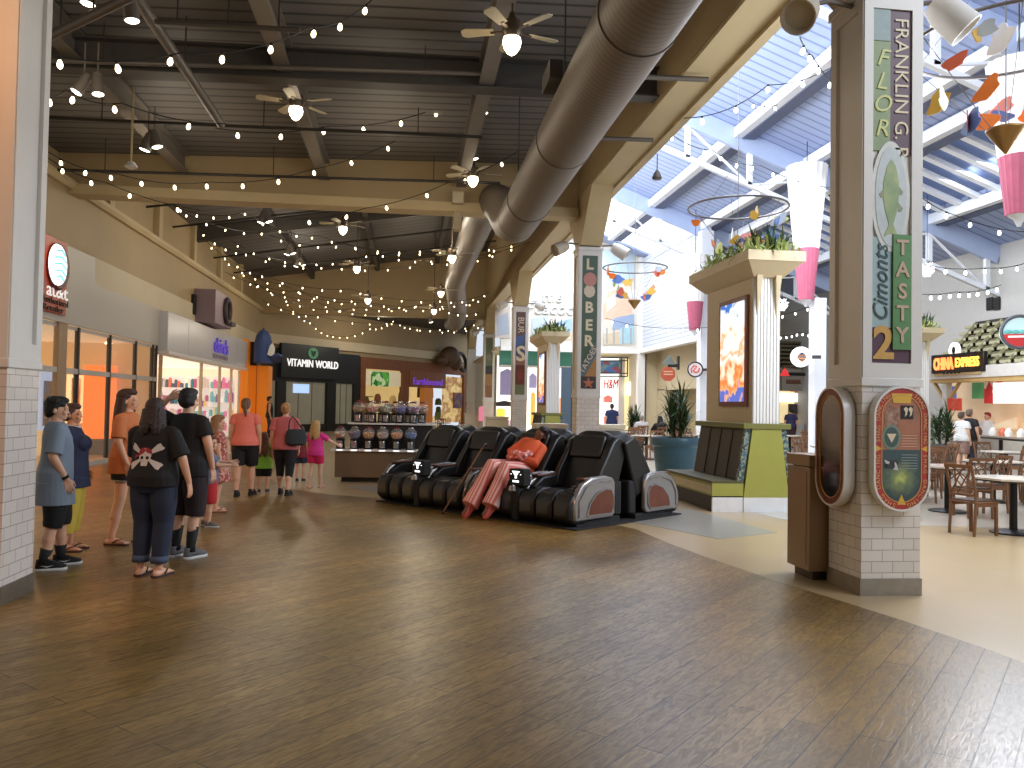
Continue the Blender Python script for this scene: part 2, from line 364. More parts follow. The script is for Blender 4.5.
for j in range(30): mb.bar((13.2, 8.4 + j * .8, ZR(13.2) - .06), (15.9, 8.4 + j * .8, ZR(15.9) - .06), .2, .12)
S('trim_19', mb, TRUSSW)
# mural wall, siding wall, right wall
YM, XS, YS0 = 40.8, 11.8, 31.6
MURAL = mat('pale wall panel', (208, 204, 194), .6, noise=.05)
S('wall_back', MB().box((4.56, YM, 4.55), (XS, YM + .25, ZR(4.6) - .1)), MURAL)
S('trim_25', MB().box((4.56, YM - .18, 4.4), (XS, YM + .1, 4.62)), WHITE)
S('wall_siding', MB().box((XS, YS0, 4.6), (XS + .2, YM + .2, ZR(XS) - .05)), SIDING)
S('trim_26', MB().box((XS - .14, YS0, 4.42), (XS + .24, YM, 4.64)), WHITE)
S('trim_27', MB().box((XS - .2, YM - .3, 0), (XS + .15, YM + .1, ZR(XS))), WHITE)
S('trim_27', MB().box((XS - .25, YS0 - .15, 0), (XS + .25, YS0 + .3, 8.8)), TRUSSW)
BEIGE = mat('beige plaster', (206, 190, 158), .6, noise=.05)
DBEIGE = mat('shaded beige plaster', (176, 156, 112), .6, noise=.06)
S('wall_siding', MB().box((XS + .9, YS0 + .4, 2.55), (XS + 1.15, YM, 4.6)), BEIGE)
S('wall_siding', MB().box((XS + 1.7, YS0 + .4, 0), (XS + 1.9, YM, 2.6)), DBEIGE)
S('wall_siding', MB().box((XS + .9, YM - 1.2, 0), (XS + 1.15, YM, 2.6)), BEIGE)
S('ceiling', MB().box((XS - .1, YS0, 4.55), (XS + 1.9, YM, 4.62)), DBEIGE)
GREYW = mat('cool grey wall paint', (198, 196, 192), .6, noise=.05)
S('wall_right', MB().box((XW, -3, 0), (XW + .25, 42, 7.2)), GREYW)
S('wall_back', MB().box((XS + 1.9, 38.6, 0), (XW, 38.8, ZR(XW) - .3)), BEIGE)
S('wall_back', MB().box((4.5, 56, 0), (13.5, 56.2, 5)), MURAL)
S('wall_back', MB().box((XS + .1, YM, 0), (XS + .3, 56, 4.6)), MURAL)
S('wall_back', MB().box((XS + .15, YM, 0), (XS + 2.4, YM + .2, 4.6)), BEIGE)
S('ceiling', MB().box((4.4, YM + .2, 4.5), (13.5, 56, 4.62)), LTAN)
# wall behind the camera keeps the daylight out of the hall
S('wall_rear', MB().box((-14, -4.2, 0), (PX0, -4, 8)), TAN)
S('wall_left', MB().box((-13.2, -4, 0), (-13, 6, 8)), TAN)
# ================================================================== PILLARS
SILL = mat('white pillar paint', (222, 218, 212), .4, noise=.04)
STEEL = mat('scuffed steel plate', (150, 142, 130), .35, .7, noise=.25, ns=9)
def signmat(n, c): return mat(n, c, .45, noise=.16, ns=14)
def pillar(x, y, label, w=.56, face_x=None):
    t = thing('pillar', label, 'pillar', (x, y, 0), 0)
    MB().box((-.012, -.012, 0), (w + .012, w + .012, .15)).build('steel_plinth', STEEL, t)
    MB().box((0, 0, .15), (w, w, 1.85)).build('tile_base', TILEW, t)
    MB().box((-.02, -.02, 1.85), (w + .02, w + .02, 1.93)).build('base_moulding', SILL, t, bev=.01)
    MB().box((.02, .02, 1.93), (w - .02, w - .02, 5.42)).build('shaft', SILL, t)
    mb = MB()
    for (a0, a1, z0, z1) in ((0, .085, 1.93, 5.42), (w - .1, w, 1.93, 5.42), (.085, w - .1, 1.93, 2.06), (.085, w - .1, 5.26, 5.42)):
        mb.box((a0, -.012, z0), (a1, .03, z1)); mb.box((a0, w - .03, z0), (a1, w + .012, z1))
    mb.build('front_frame', SILL, t)
    mb = MB()
    for (a0, a1, z0, z1) in ((0, .08, 1.93, 5.42), (w - .1, w, 1.93, 5.42), (.08, w - .1, 1.93, 2.06), (.08, w - .1, 5.26, 5.42)):
        mb.box((-.012, a0, z0), (.03, a1, z1)); mb.box((w - .03, a0, z0), (w + .012, a1, z1))
    mb.build('side_frame', SILL, t)
    MB().box((-.03, -.03, 5.38), (w + .03, w + .03, 5.47)).build('cap_moulding', SILL, t, bev=.01)
    return t
p1 = pillar(PX0, PY[0], 'white tiled pillar in the right foreground with FRANKLIN, fish and TASTY signs')
p2 = pillar(PX0, PY[1], 'white tiled pillar behind the massage chairs with green letter sign and star')
p3 = pillar(PX0, PY[2], 'third pillar of the row with dark red and blue sign panel')
p4 = pillar(PX0, PY[3], 'fourth pillar of the row with green and brown sign panel')
p5 = pillar(PX0, PY[4], 'farthest white pillar of the row beside the wooden shop')
pl = pillar(-3.1 - .56, PY[0], 'white tiled pillar cut off by the left edge of the photo')
def stext(b, m, par, x, z, sz, rot=0, y=-.004, **k):
    """lettering on a panel facing -y; rot turns it in its plane"""
    o = text(b, m, par, (x, y, z), (PI / 2, -rot, 0), sz, .004, **k)
    o.rotation_euler = (MX.Rotation(rot, 3, 'Y') @ MX.Rotation(PI / 2, 3, 'X')).to_euler()
    return o
def poly(par, name, pts, m, y0, y1): return MB().prism(pts, y0, y1, 'XZ').build(name, m, par, smooth=False)
# ---- pillar 1 : signs measured from the photo
lx = lambda px: (px - 862) / 62 * .56
lz = lambda py: 1.62 + (412.3 - py) * 7.3 / 820
def rect(px0, py0, px1, py1): return [(lx(px0), lz(py1)), (lx(px1), lz(py1)), (lx(px1), lz(py0)), (lx(px0), lz(py0))]
GRN = signmat('faded green sign paint', (132, 150, 104)); MAR = signmat('maroon sign paint', (88, 56, 72)); CRM = signmat('cream letter paint', (226, 208, 176))
a = poly(p1, 'sign_panel', rect(870, 2, 890.5, 148), GRN, .004, .02)
poly(a, 'painted_patch', rect(870, 2, 890, 36), signmat('faded blue sign paint', (140, 160, 158)), -.002, .006)
YEL = signmat('olive yellow letter paint', (206, 206, 130))
for ch, py, r in (('F', 54, .1), ('L', 78, .1), ('O', 101, 0), ('R', 126, 0)): stext(ch, YEL, a, lx(881), lz(py), .22, r, y=-.001, font_shear=.25)
b = poly(p1, 'sign_panel', rect(890.5, 2, 913, 152), MAR, .006, .02)
stext('FRANKLIN G. B', CRM, b, lx(901.5), lz(83), .185, PI / 2, y=0, space=1.02)
PLT = signmat('painted white plate', (214, 214, 206))
def ell(cx, cz, rx, rz, n=40): return [(cx + rx * math.cos(2 * PI * i / n), cz + rz * math.sin(2 * PI * i / n)) for i in range(n)]
c = poly(p1, 'fish_plate', ell(lx(891), lz(194.5), .185, .5), PLT, -.004, .012)
poly(c, 'plate_rim', [(x, z) for x, z in ell(lx(891), lz(194.5), .15, .45)], signmat('pale blue grey plate centre', (196, 204, 204)), -.008, 0)
fish = [(0, .27), (.045, .22), (.075, .1), (.07, -.03), (.045, -.13), (.02, -.2), (.07, -.29), (.03, -.275), (0, -.26), (-.035, -.275), (-.07, -.29), (-.02, -.2), (-.05, -.12), (-.075, -.02), (-.075, .1), (-.04, .22)]
fcx, fcz = lx(891), lz(195)
poly(c, 'fish_picture', [(fcx + x, fcz + z * 1.25) for x, z in fish], blotmat('green fish paint', [(116, 150, 112), (150, 170, 120), (188, 190, 140)], 5, vor=False), -.012, -.006)
for s, z in ((1, .05), (-1, .02), (1, -.1)): poly(c, 'fin', [(fcx + s * .07, fcz + z + .05), (fcx + s * .115, fcz + z), (fcx + s * .1, fcz + z - .03), (fcx + s * .065, fcz + z - .03)], signmat('fin paint', (150, 150, 120)), -.011, -.006)
d = poly(p1, 'sign_panel', rect(870, 236, 892.5, 327), signmat('pale blue sign paint', (158, 182, 184)), .002, .016)
stext('Cimonts', signmat('dark teal letter paint', (60, 84, 88)), d, lx(881.5), lz(283), .2, -PI / 2, y=-.003, font_shear=.35)
e = poly(p1, 'sign_panel', rect(870, 327, 913, 362), MAR, .003, .02)
stext('2', signmat('old gold paint', (206, 160, 84)), e, lx(884), lz(344), .4, 0, y=-.004, bold=.012)
f = poly(p1, 'sign_panel', rect(893, 233, 912, 349), signmat('bright green sign paint', (92, 138, 84)), -.02, .004)
PNK = signmat('faded pink letter paint', (196, 170, 142))
for ch, py in (('T', 247), ('A', 269), ('S', 291), ('T', 313), ('Y', 335)): stext(ch, PNK, f, lx(902.5), lz(py), .19, 0, y=-.024, bold=.004)
# ---- pillar 2
lx2 = lambda px: (px - 576.8) / 24.6 * .56
lz2 = lambda py: 1.62 + (407 - py) * 19.35 / 820
def rect2(a, b, c_, d_): return [(lx2(a), lz2(d_)), (lx2(c_), lz2(d_)), (lx2(c_), lz2(b)), (lx2(a), lz2(b))]
DG = signmat('dark green sign paint', (58, 86, 62))
a = poly(p2, 'sign_panel', rect2(580.5, 250, 597, 386), DG, .003, .02)
for ch, py in (('L', 262), ('B', 306), ('E', 324), ('R', 340)): stext(ch, CRM, a, .265, lz2(py), .36, 0, y=-.001, bold=.012)
poly(a, 'shell_picture', ell(.28, lz2(277), .16, .17, 14), signmat('pink shell paint', (196, 128, 112)), -.003, .006)
poly(a, 'shell_picture', ell(.27, lz2(289), .14, .16, 9), signmat('pale flower paint', (214, 196, 170)), -.002, .006)
bx_ = [(.09, 2.52), (.46, 3.22), (.46, 2.86), (.18, 2.36), (.09, 2.36)]
bb = poly(a, 'diagonal_band', bx_, signmat('slate blue band paint', (92, 106, 112)), -.008, .004)
poly(a, 'wedge', [(.15, 2.36), (.46, 2.36), (.46, 2.88)], signmat('ochre paint', (176, 124, 62)), -.004, .006)
poly(a, 'star_panel', [(.09, 2.07), (.46, 2.07), (.46, 2.36), (.09, 2.36)], signmat('near black sign paint', (58, 46, 44)), -.003, .006)
st = [(.275 + (.15 if i % 2 == 0 else .06) * math.sin(PI * i / 5), 2.2 + (.15 if i % 2 == 0 else .06) * math.cos(PI * i / 5)) for i in range(10)]
poly(a, 'star', st, signmat('salmon star paint', (190, 108, 80)), -.008, -.002)
stext('TATOES', CRM, a, .262, 2.75, .19, -math.atan2(.7, .37), y=-.0095)
# ---- pillars 3 and 4
def bands(t, bl):
    for z0, z1, c in bl: poly(t, 'sign_panel', [(.085, z0), (.46, z0), (.46, z1), (.085, z1)], signmat('sign paint %d %d %d' % c, c), .004, .02)
bands(p3, [(2.06, 2.45, (120, 128, 92)), (2.45, 3.2, (112, 58, 48)), (3.2, 3.55, (150, 110, 92)), (3.55, 4.25, (66, 82, 108)), (4.25, 5.26, (98, 62, 52))])
stext('BUR', CRM, p3, .275, 4.75, .34, PI / 2, y=.0); stext('S', CRM, p3, .29, 3.62, .8, 0, y=-.004, bold=.02)
poly(p3, 'blue_patch', [(.1, 3.9), (.4, 4.1), (.44, 4.4), (.12, 4.3)], signmat('bright blue paint', (70, 92, 140)), -.004, .006)
poly(p3, 'red_blot', ell(.28, 2.82, .12, .22, 11), signmat('dull red paint', (140, 60, 50)), -.004, .006)
bands(p4, [(2.06, 2.7, (150, 104, 60)), (2.7, 3.3, (168, 128, 70)), (3.3, 3.75, (64, 66, 64)), (3.75, 5.26, (112, 126, 98))])
poly(p4, 'round_blot', ell(.27, 4.2, .13, .2, 13), signmat('pale blot paint', (150, 140, 120)), -.002, .006)
# ---- recess on the inner face of the left pillar is part of its frame; oval notice boards on pillar 1
def glowmat(name, c, r, c1, c2):
    m = bpy.data.materials.new(name); m.use_nodes = True; nt = m.node_tree; L = nt.links.new; N = nt.nodes.new; b = nt.nodes['Principled BSDF']
    tc = N('ShaderNodeTexCoord'); ds = N('ShaderNodeVectorMath'); ds.operation = 'DISTANCE'; ds.inputs[1].default_value = c; L(tc.outputs['Object'], ds.inputs[0])
    nz = N('ShaderNodeTexNoise'); nz.inputs['Scale'].default_value = 14; L(tc.outputs['Object'], nz.inputs['Vector'])
    ma = N('ShaderNodeMath'); ma.operation = 'MULTIPLY_ADD'; ma.inputs[1].default_value = .12; L(nz.outputs['Fac'], ma.inputs[0]); L(ds.outputs['Value'], ma.inputs[2])
    cr = N('ShaderNodeValToRGB'); e = cr.color_ramp.elements; e[0].position = .06; e[0].color = lin(c1) + (1,); e[1].position = r + .06; e[1].color = lin(c2) + (1,)
    k = e.new(.5 * r + .04); k.color = lin(tuple((a * .45 + b_ * .55) for a, b_ in zip(c1, c2))) + (1,)
    L(ma.outputs[0], cr.inputs['Fac']); L(cr.outputs[0], b.inputs['Base Color']); b.inputs['Roughness'].default_value = .15
    return m
def stadium(w, h, n=14):
    r = w / 2; k = h / 2 - r
    return [(r * math.cos(PI * i / n), k + r * math.sin(PI * i / n)) for i in range(n + 1)] + [(-r * math.cos(PI * i / n), -k - r * math.sin(PI * i / n)) for i in range(n + 1)]
def ringmesh(w, h, w2, h2, y0, y1):
    A, B = stadium(w, h), stadium(w2, h2)
    R = [[(x, y0, z) for x, z in B], [(x, y1, z) for x, z in B], [(x, y1, z) for x, z in A], [(x, y0, z) for x, z in A]]
    mb = MB(); n = len(A); vs = [p for r in R for p in r]; fs = []
    for k in range(4):
        for i in range(n):
            j = (i + 1) % n; fs.append((k * n + i, k * n + j, ((k + 1) % 4) * n + j, ((k + 1) % 4) * n + i))
    return mb.add(vs, fs)
def oval(loc, rz, label, dark):
    t = thing('oval_notice_board', label, 'sign', loc, rz)
    W_, H_ = .53, 1.1
    MB().prism(stadium(W_ - .02, H_ - .02), 0, .088, 'XZ').build('backing', SILL, t)
    ringmesh(W_, H_, W_ - .035, H_ - .035, -.022, .05).build('white_rim', mat('glossy white rim', (226, 222, 218), .25, noise=.03), t)
    rd = mat('shaded red band' if dark else 'red band', (118, 50, 34) if dark else (176, 52, 44), .3, noise=.25, ns=4)  # dark copy: shade of the pillar's side painted into band and letters
    ringmesh(W_ - .035, H_ - .035, W_ - .15, H_ - .15, -.012, .02).build('red_band', rd, t)
    ringmesh(W_ - .15, H_ - .15, W_ - .165, H_ - .165, -.014, .02).build('gold_line', mat('gold line', (206, 160, 80), .4), t)
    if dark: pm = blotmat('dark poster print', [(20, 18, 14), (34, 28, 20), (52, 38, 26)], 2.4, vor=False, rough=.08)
    else: pm = blotmat('poster print', [(150, 96, 66), (176, 112, 80), (92, 84, 72)], 2, vor=False, rough=.15)
    p = MB().prism(stadium(W_ - .16, H_ - .16), -.008, .01, 'XZ').build('poster', pm, t)
    GO = mat('gold letters', (222, 172, 110), .5)
    if not dark:
        # lower half in dark teal, green glow, emblem and photographs
        lo = [(x, z) for x, z in stadium(W_ - .17, H_ - .17) if z < -.01]; lo = [(-(W_ - .17) / 2, -.01)] + sorted([q for q in lo if q[0] <= 0], key=lambda q: -q[1]) + sorted([q for q in lo if q[0] > 0], key=lambda q: q[1]) + [((W_ - .17) / 2, -.01)]
        poly(p, 'dark_field', lo, glowmat('dark teal print with green glow', (-.01, 0, -.26), .17, (206, 214, 110), (58, 78, 78)), -.0095, -.006)
        poly(p, 'photograph', [(-.01, .26), (.11, .26), (.11, .38), (-.01, .38)], signmat('black photograph', (26, 26, 26)), -.0105, -.007)
        for dx in (.03, .075): poly(p, 'dancer_figure', [(dx, .28), (dx + .02, .3), (dx + .03, .35), (dx + .01, .37), (dx - .012, .35), (dx + .005, .32)], CRM, -.0115, -.009)
        poly(p, 'photograph', [(-.16, .2), (-.02, .2), (-.02, .35), (-.12, .38), (-.16, .3)], blotmat('sepia photograph', [(110, 70, 54), (150, 110, 90), (190, 160, 140)], 14, vor=False), -.0102, -.007)
        MB().prism(ell(-.095, .1, .085, .11), -.0115, -.007, 'XZ').build('emblem', signmat('grey green emblem', (120, 140, 124)), p)
        MB().prism(ell(-.095, .1, .066, .088), -.0125, -.01, 'XZ').build('emblem', signmat('dark emblem', (70, 92, 86)), p)
        poly(p, 'triangle', [(-.14, .13), (-.05, .13), (-.095, .05)], CRM, -.0135, -.011)
        for k in range(5): poly(p, 'text_line', [(0, .12 - k * .024), (.15, .12 - k * .024), (.15, .112 - k * .024), (0, .112 - k * .024)], signmat('pale print', (206, 160, 130)), -.0105, -.008)
        for k in range(6): poly(p, 'text_line', [(0, -.05 - k * .024), (.15, -.05 - k * .024), (.15, -.058 - k * .024), (0, -.058 - k * .024)], signmat('grey print', (130, 140, 134)), -.0108, -.008)
        poly(p, 'photograph', [(-.16, -.17), (-.03, -.19), (-.03, -.1), (-.16, -.1)], blotmat('black white photograph', [(30, 30, 30), (200, 200, 196), (60, 60, 60)], 24), -.0108, -.008)
        poly(t, 'gold_tab', [(-.08, .4), (.08, .4), (.1, .485), (-.1, .485)], mat('yellow tab', (224, 176, 66), .4), -.0135, -.01)
        poly(t, 'gold_tab', [(-.04, -.49), (.04, -.49), (0, -.4)], mat('yellow tab', (224, 176, 66), .4), -.0135, -.01)
        for s in (1, -1): poly(t, 'gold_tab', [(s * .245, .03), (s * .245, -.03), (s * .185, 0)], mat('yellow tab', (224, 176, 66), .4), -.0135, -.01)
    # band wording follows the oval
    r = (W_ - .09) / 2; k = H_ / 2 - W_ / 2; L1 = 2 * k; L2 = PI * r; tot = 2 * L1 + 2 * L2
    def at(s):
        s %= tot
        if s < L1: return (-r, -k + s, PI / 2)
        s -= L1
        if s < L2: a = PI - s / r; return (r * math.cos(a), k + r * math.sin(a), a - PI / 2)
        s -= L2
        if s < L1: return (r, k - s, -PI / 2)
        s -= L1; a = -s / r; return (r * math.cos(a), -k + r * math.sin(a), a - PI / 2)
    for start, end in ((.05 + L1 / 2, L1 + L2 / 2 - .12), (L1 + L2 / 2 + .12, L1 + L2 + L1 / 2 - .04), (L1 * 1.5 + L2 + .04, 2 * L1 + 1.5 * L2 - .05), (2 * L1 + 1.5 * L2 + .05, tot + L1 / 2 - .05)):
        w_ = 'SHAG DANCING'; mb = MB()
        for i, ch in enumerate(w_):
            if ch == ' ': continue
            x, z, a = at(start + (end - start) * (i + .5) / len(w_))
            me = textmesh(ch, .054, .002)
            mx = MX.Translation((x, -.0145, z)) @ MX.Rotation(-a, 4, 'Y') @ MX.Rotation(PI / 2, 4, 'X')
            mb.add([v.co for v in me.vertices], [tuple(q.vertices) for q in me.polygons], mx); bpy.data.meshes.remove(me)
        mb.build('lettering', mat('shaded gold letters', (150, 96, 60), .5) if dark else GO, t, smooth=False)
    return t
oval((4.315, PY[0] - .09, 1.305), 0, 'oval red-rimmed dancing notice board on the bright front face of the pillar', False)
oval((PX0 - .1, PY[0] + .34, 1.3), -PI / 2, 'oval notice board in painted shade tones on the shaded side of the pillar', True)
# ---- flood lamps on the pillar tops
CAN = mat('cream lamp housing', (206, 196, 178), .45, noise=.05)
def flood(root, aim, label, s=1., col=None):
    t = thing('flood_lamp', label, 'lamp', root)
    a = V(aim).normalized(); q = a.to_track_quat('Z', 'Y').to_matrix().to_4x4()
    side = 1 if aim[0] > 0 else -1
    rx = (root[0] - 4.575) if side > 0 else (3.985 - root[0])
    MB().tube([(-side * rx, .06, .12 * s), (-side * rx * .5, .02, .13 * s), (0, 0, .04 * s)], .025 * s, 8).build('bracket_arm', mat('grey bracket', (120, 112, 104), .5, .3), t)
    MB().lathe([(.05 * s, -.22 * s), (.11 * s, -.2 * s), (.15 * s, -.08 * s), (.165 * s, .2 * s), (.15 * s, .2 * s), (.12 * s, .05 * s)], 24, mx=q).build('housing', col or CAN, t)
    MB().lathe([(.14 * s, .12 * s), (.14 * s, .125 * s)], 24, mx=q).build('lens', mat('dull lens', (200, 190, 170), .2), t)
    return t
flood((3.47, 6.95, 5.24), (-.5, -.6, -.62), 'beige flood lamp at the top left of the foreground pillar', .95)
flood((4.92, 6.95, 5.3), (.5, -.25, -.6), 'white flood lamp at the top right of the foreground pillar', 1.0, SILL)
flood((3.55, 19.2, 5.42), (-.7, -.3, -.35), 'small flood lamp left of the green letter sign', .95)
flood((5.0, 19.2, 5.4), (.75, -.3, -.5), 'small white flood lamp right of the green letter sign', 1.0, SILL)
flood((3.55, 31.3, 5.5), (-.7, -.3, -.35), 'flood lamp left of the third pillar top', .9, SILL)
flood((5.0, 31.3, 5.5), (.7, -.3, -.35), 'flood lamp right of the third pillar top', .9, SILL)
flood((3.5, 43.6, 5.5), (-.7, -.3, -.35), 'flood lamp left of the fourth pillar top', 1., SILL)
# ================================================================== SHOPFRONTS ALONG THE LEFT WALL
ALU = mat('bronze window frame', (70, 62, 54), .4, .5)
PALEF_ = mat('pale mullion', (196, 190, 182), .4, .2)
GLASS = mat('clear shop glass', (235, 240, 240), .03, noise=0, alpha=.1)
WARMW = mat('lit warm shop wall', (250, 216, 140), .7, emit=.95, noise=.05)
def wy(px, X=XL): return onX(px, 400, X).y
# phone shop : fascia, blade sign, glazing, interior
t = thing('phone_shop_fascia', 'grey white fascia over the phone shop glazing on the left', 'shop fascia', (0, 0, 0))
MB().prism([(17.2, 3.28), (26.0, 3.28), (26.0, 4.36), (20.75, 4.36), (20.75, 5.0), (17.2, 5.0)], XL + .002, XL + .08, 'YZ').build('fascia_panel', OFFW, t, smooth=False)
t = thing('lit_phone_shop_sign', 'orange phone shop sign with white glowing globe on the left wall', 'sign', (0, 0, 0))
MB().box((XL + .085, 17.6, 3.42), (XL + .16, onX(67, 280, XL + .16).y, 5.0)).build('orange_panel', mat('orange sign acrylic', (178, 66, 24), .35, emit=.05, noise=.05), t, bev=.01)
g = MB().lathe([(.5, 0), (.5, .05), (.46, .09)], 36, mx=MX.Translation((XL + .16, onX(56, 281, XL + .16).y, 4.4)) @ MX.Rotation(PI / 2, 4, 'Y')).build('globe_rim', mat('dark red globe edge', (104, 30, 40), .4), t)
MB().lathe([(.44, 0), (.42, .03), (.3, .06), (.02, .08)], 36, mx=MX.Translation((XL + .24, onX(57, 280, XL + .24).y, 4.42)) @ MX.Rotation(PI / 2, 4, 'Y')).build('globe_face', mat('glowing white globe', (250, 252, 255), .3, emit=1.5, noise=.02), t)
for k, (z, w_) in enumerate(((.26, .3), (.12, .4), (-.02, .42), (-.16, .38), (-.28, .26))):
    gy = onX(57, 280, XL + .24).y; MB().tube([(XL + .3, gy - w_ * .7, 4.42 + z), (XL + .32, gy, 4.42 + z + .05), (XL + .3, gy + w_ * .7, 4.42 + z - .03)], .022, 8).build('globe_stripe', mat('cyan stripe', (130, 226, 226), .3, emit=.7), t)
RX = (PI / 2, 0, PI / 2)      # lettering on a wall that faces +x
WL = mat('glowing white letters', (255, 255, 255), .3, emit=.85, noise=0)
fit(text('at&t', mat('white sign letters', (255, 255, 255), .3, emit=.5, noise=0), t, (XL + .168, onX(57, 291, XL + .16).y, 3.88), RX, .42, .006), 1.05)
fit(text('Authorized', mat('dark brown letters', (62, 26, 14), .5), t, (XL + .17, onX(55, 300, XL + .16).y, 3.66), RX, .2, .01), 1.3)
fit(text('Retailer', mat('dark brown letters', (62, 26, 14), .5), t, (XL + .17, onX(53, 310, XL + .16).y, 3.5), RX, .19, .01), 1.0)
# glazing
ys = [17.2, wy(76), wy(108), wy(134), wy(151), 26.0]
t = thing('phone_shop_window', 'tall phone shop glazing with dark mullions behind the group', 'shop window', (0, 0, 0))
for y in ys[1:]: MB().box((XL - .06, y - .035, 0), (XL + .04, y + .035, 3.26)).build('mullion', ALU, t)
MB().box((XL - .06, 18.9, 0), (XL + .05, 19.35, 3.28)).build('wide_pier', mat('tan pier', (176, 146, 112), .5), t)
mb = MB(); mb.box((XL - .05, 17.2, 2.18), (XL + .04, 26, 2.3)); mb.box((XL - .05, 17.2, 0), (XL + .05, 26, .12)); mb.box((XL - .05, 17.2, 3.18), (XL + .0, 26, 3.26)); mb.build('rail', PALEF_, t)
MB().box((XL - .02, 17.2, .1), (XL - .005, 26, 3.25)).build('pane', GLASS, t)
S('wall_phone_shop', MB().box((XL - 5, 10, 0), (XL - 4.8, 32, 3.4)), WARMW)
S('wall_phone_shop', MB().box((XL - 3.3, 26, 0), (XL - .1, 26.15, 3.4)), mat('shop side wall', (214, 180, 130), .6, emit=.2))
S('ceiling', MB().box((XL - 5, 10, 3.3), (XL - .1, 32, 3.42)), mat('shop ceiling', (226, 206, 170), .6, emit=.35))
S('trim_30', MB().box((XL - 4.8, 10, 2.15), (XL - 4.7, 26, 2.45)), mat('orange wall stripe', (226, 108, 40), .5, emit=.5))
def block(name, label, cat, a, b, m, par=None, **k):
    o = MB().box(a, b).build(name, m, None, **k); return tag(o, label, cat)
t = thing('display_column', 'glowing orange display column inside the phone shop', 'display', (XL - 1.4, wy(100, XL - 1.4), 0))
MB().box((-.35, -.35, .45), (.35, .35, 2.6)).build('lit_column', mat('lit orange acrylic', (240, 120, 40), .4, emit=.9, noise=.15, ns=2), t, bev=.03)
MB().box((-.42, -.42, 0), (.42, .42, .45)).build('plinth', mat('grey plinth', (120, 104, 90), .6), t)
t = thing('wall_poster', 'blue framed landscape poster inside the phone shop beside the pillar', 'poster', (XL - .5, wy(36, XL - .5), 0))
MB().box((0, 0, .9), (.1, 1.2, 2.25)).build('frame', mat('pale blue frame', (196, 212, 246), .5, emit=.5), t)
MB().box((.1, .12, 1.0), (.12, 1.0, 2.0)).build('picture', blotmat('landscape print', [(80, 56, 34), (140, 96, 50), (96, 110, 140), (70, 96, 150)], 1.6, emit=.25, vor=False), t)
t = thing('wall_poster', 'golden poster behind the phone shop pier', 'poster', (XL - 2, wy(66, XL - 2), 0))
MB().box((0, 0, .9), (.1, 1.0, 2.3)).build('frame', mat('cream frame', (250, 226, 170), .5, emit=.8), t)
MB().box((.1, .1, 1.0), (.12, .7, 2.2)).build('picture', blotmat('golden print', [(90, 60, 30), (190, 130, 50), (240, 200, 110)], 2.2, emit=.4, vor=False), t)
t = thing('display_counter', 'white display counter with screen in the phone shop', 'counter', (XL - 2.6, wy(84, XL - 2.6) - 1.9, 0))
MB().box((-.4, -1.2, 0), (.4, 1.1, .95)).build('counter_body', mat('cream counter', (232, 206, 160), .5, emit=.3), t)
MB().box((-.05, .3, 1.0), (.02, 1.0, 1.75)).build('screen', mat('lit screen', (226, 236, 250), .3, emit=1.0), t)
t = thing('phone_display', 'blue phone display panel behind the phone shop glass', 'display', (XL - 1.6, wy(118, XL - 1.6), 0))
MB().box((-.1, -.8, .5), (.1, .7, 2.2)).build('panel', blotmat('blue grey print', [(70, 84, 104), (120, 130, 140), (150, 130, 110), (86, 96, 120)], 2.5, emit=.25, vor=False), t)
MB().box((.1, -.1, .7), (.16, .6, 2.0)).build('phone_picture', mat('dark phone print', (40, 60, 90), .3, emit=.15), t)
for k in range(7):
    tag(MB().lathe([(.09, 0), (.1, .03), (.07, .06)], 16, (XL - 1.2 - 1.3 * (k % 3), 18.6 + k * 1.15, 3.24)).build('downlight', nosample(mat('lit downlight', (255, 240, 210), .4, emit=4, noise=0))), 'round downlight in the phone shop ceiling', 'ceiling light', 'phone shop downlights')
# accessories shop : white fascia box, name, glazed front, goods
t = thing('accessories_shop_fascia', 'white box fascia with purple name over the accessories shop', 'shop fascia', (0, 0, 0))
MB().box((XL - .1, 26.05, 3.1), (XL + .32, 38.4, 4.33)).build('fascia_box', mat('white acrylic fascia', (214, 212, 214), .25, noise=.03), t, bev=.02)
MB().box((XL - .1, 26.05, 3.02), (XL + .36, 38.4, 3.12)).build('lower_lip', WHITE, t)
for y in (28.4, 33.6, 36): MB().box((XL + .3, y, 3.14), (XL + .325, y + .03, 4.3)).build('panel_joint', mat('grey joint', (180, 178, 182), .5), t)
PUR = mat('purple letters', (92, 70, 190), .4, emit=.4)
fit(text("claire's", PUR, t, (XL + .34, 33.1, 3.72), RX, .78, .05, bold=.004), 2.3)
fit(text('accessories', mat('grey purple letters', (170, 158, 172), .5), t, (XL + .34, 33.1, 3.35), RX, .34, .02), 2.5)
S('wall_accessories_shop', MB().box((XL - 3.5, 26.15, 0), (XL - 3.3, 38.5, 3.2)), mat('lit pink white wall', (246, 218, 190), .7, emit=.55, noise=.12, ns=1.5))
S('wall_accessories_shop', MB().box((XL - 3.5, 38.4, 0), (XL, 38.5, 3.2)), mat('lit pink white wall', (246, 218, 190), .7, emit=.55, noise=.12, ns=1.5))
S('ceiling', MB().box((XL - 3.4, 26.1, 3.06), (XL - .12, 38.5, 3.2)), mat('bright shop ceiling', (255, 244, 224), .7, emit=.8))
t = thing('glass_storefront', 'glazed front of the accessories shop under the white fascia', 'shop window', (0, 0, 0))
for y in (26.4, 31.4, 34.4, 36.6, 38.3): MB().box((XL - .02, y - .04, 0), (XL + .08, y + .04, 3.0)).build('mullion', mat('pale gold mullion', (214, 196, 168), .4, .2), t)
MB().box((XL, 31.4, .1), (XL + .012, 38.3, 3.05)).build('pane', GLASS, t)
MB().box((XL - .03, 31.4, 0), (XL + .08, 38.3, .12)).build('sill', PALEF_, t)
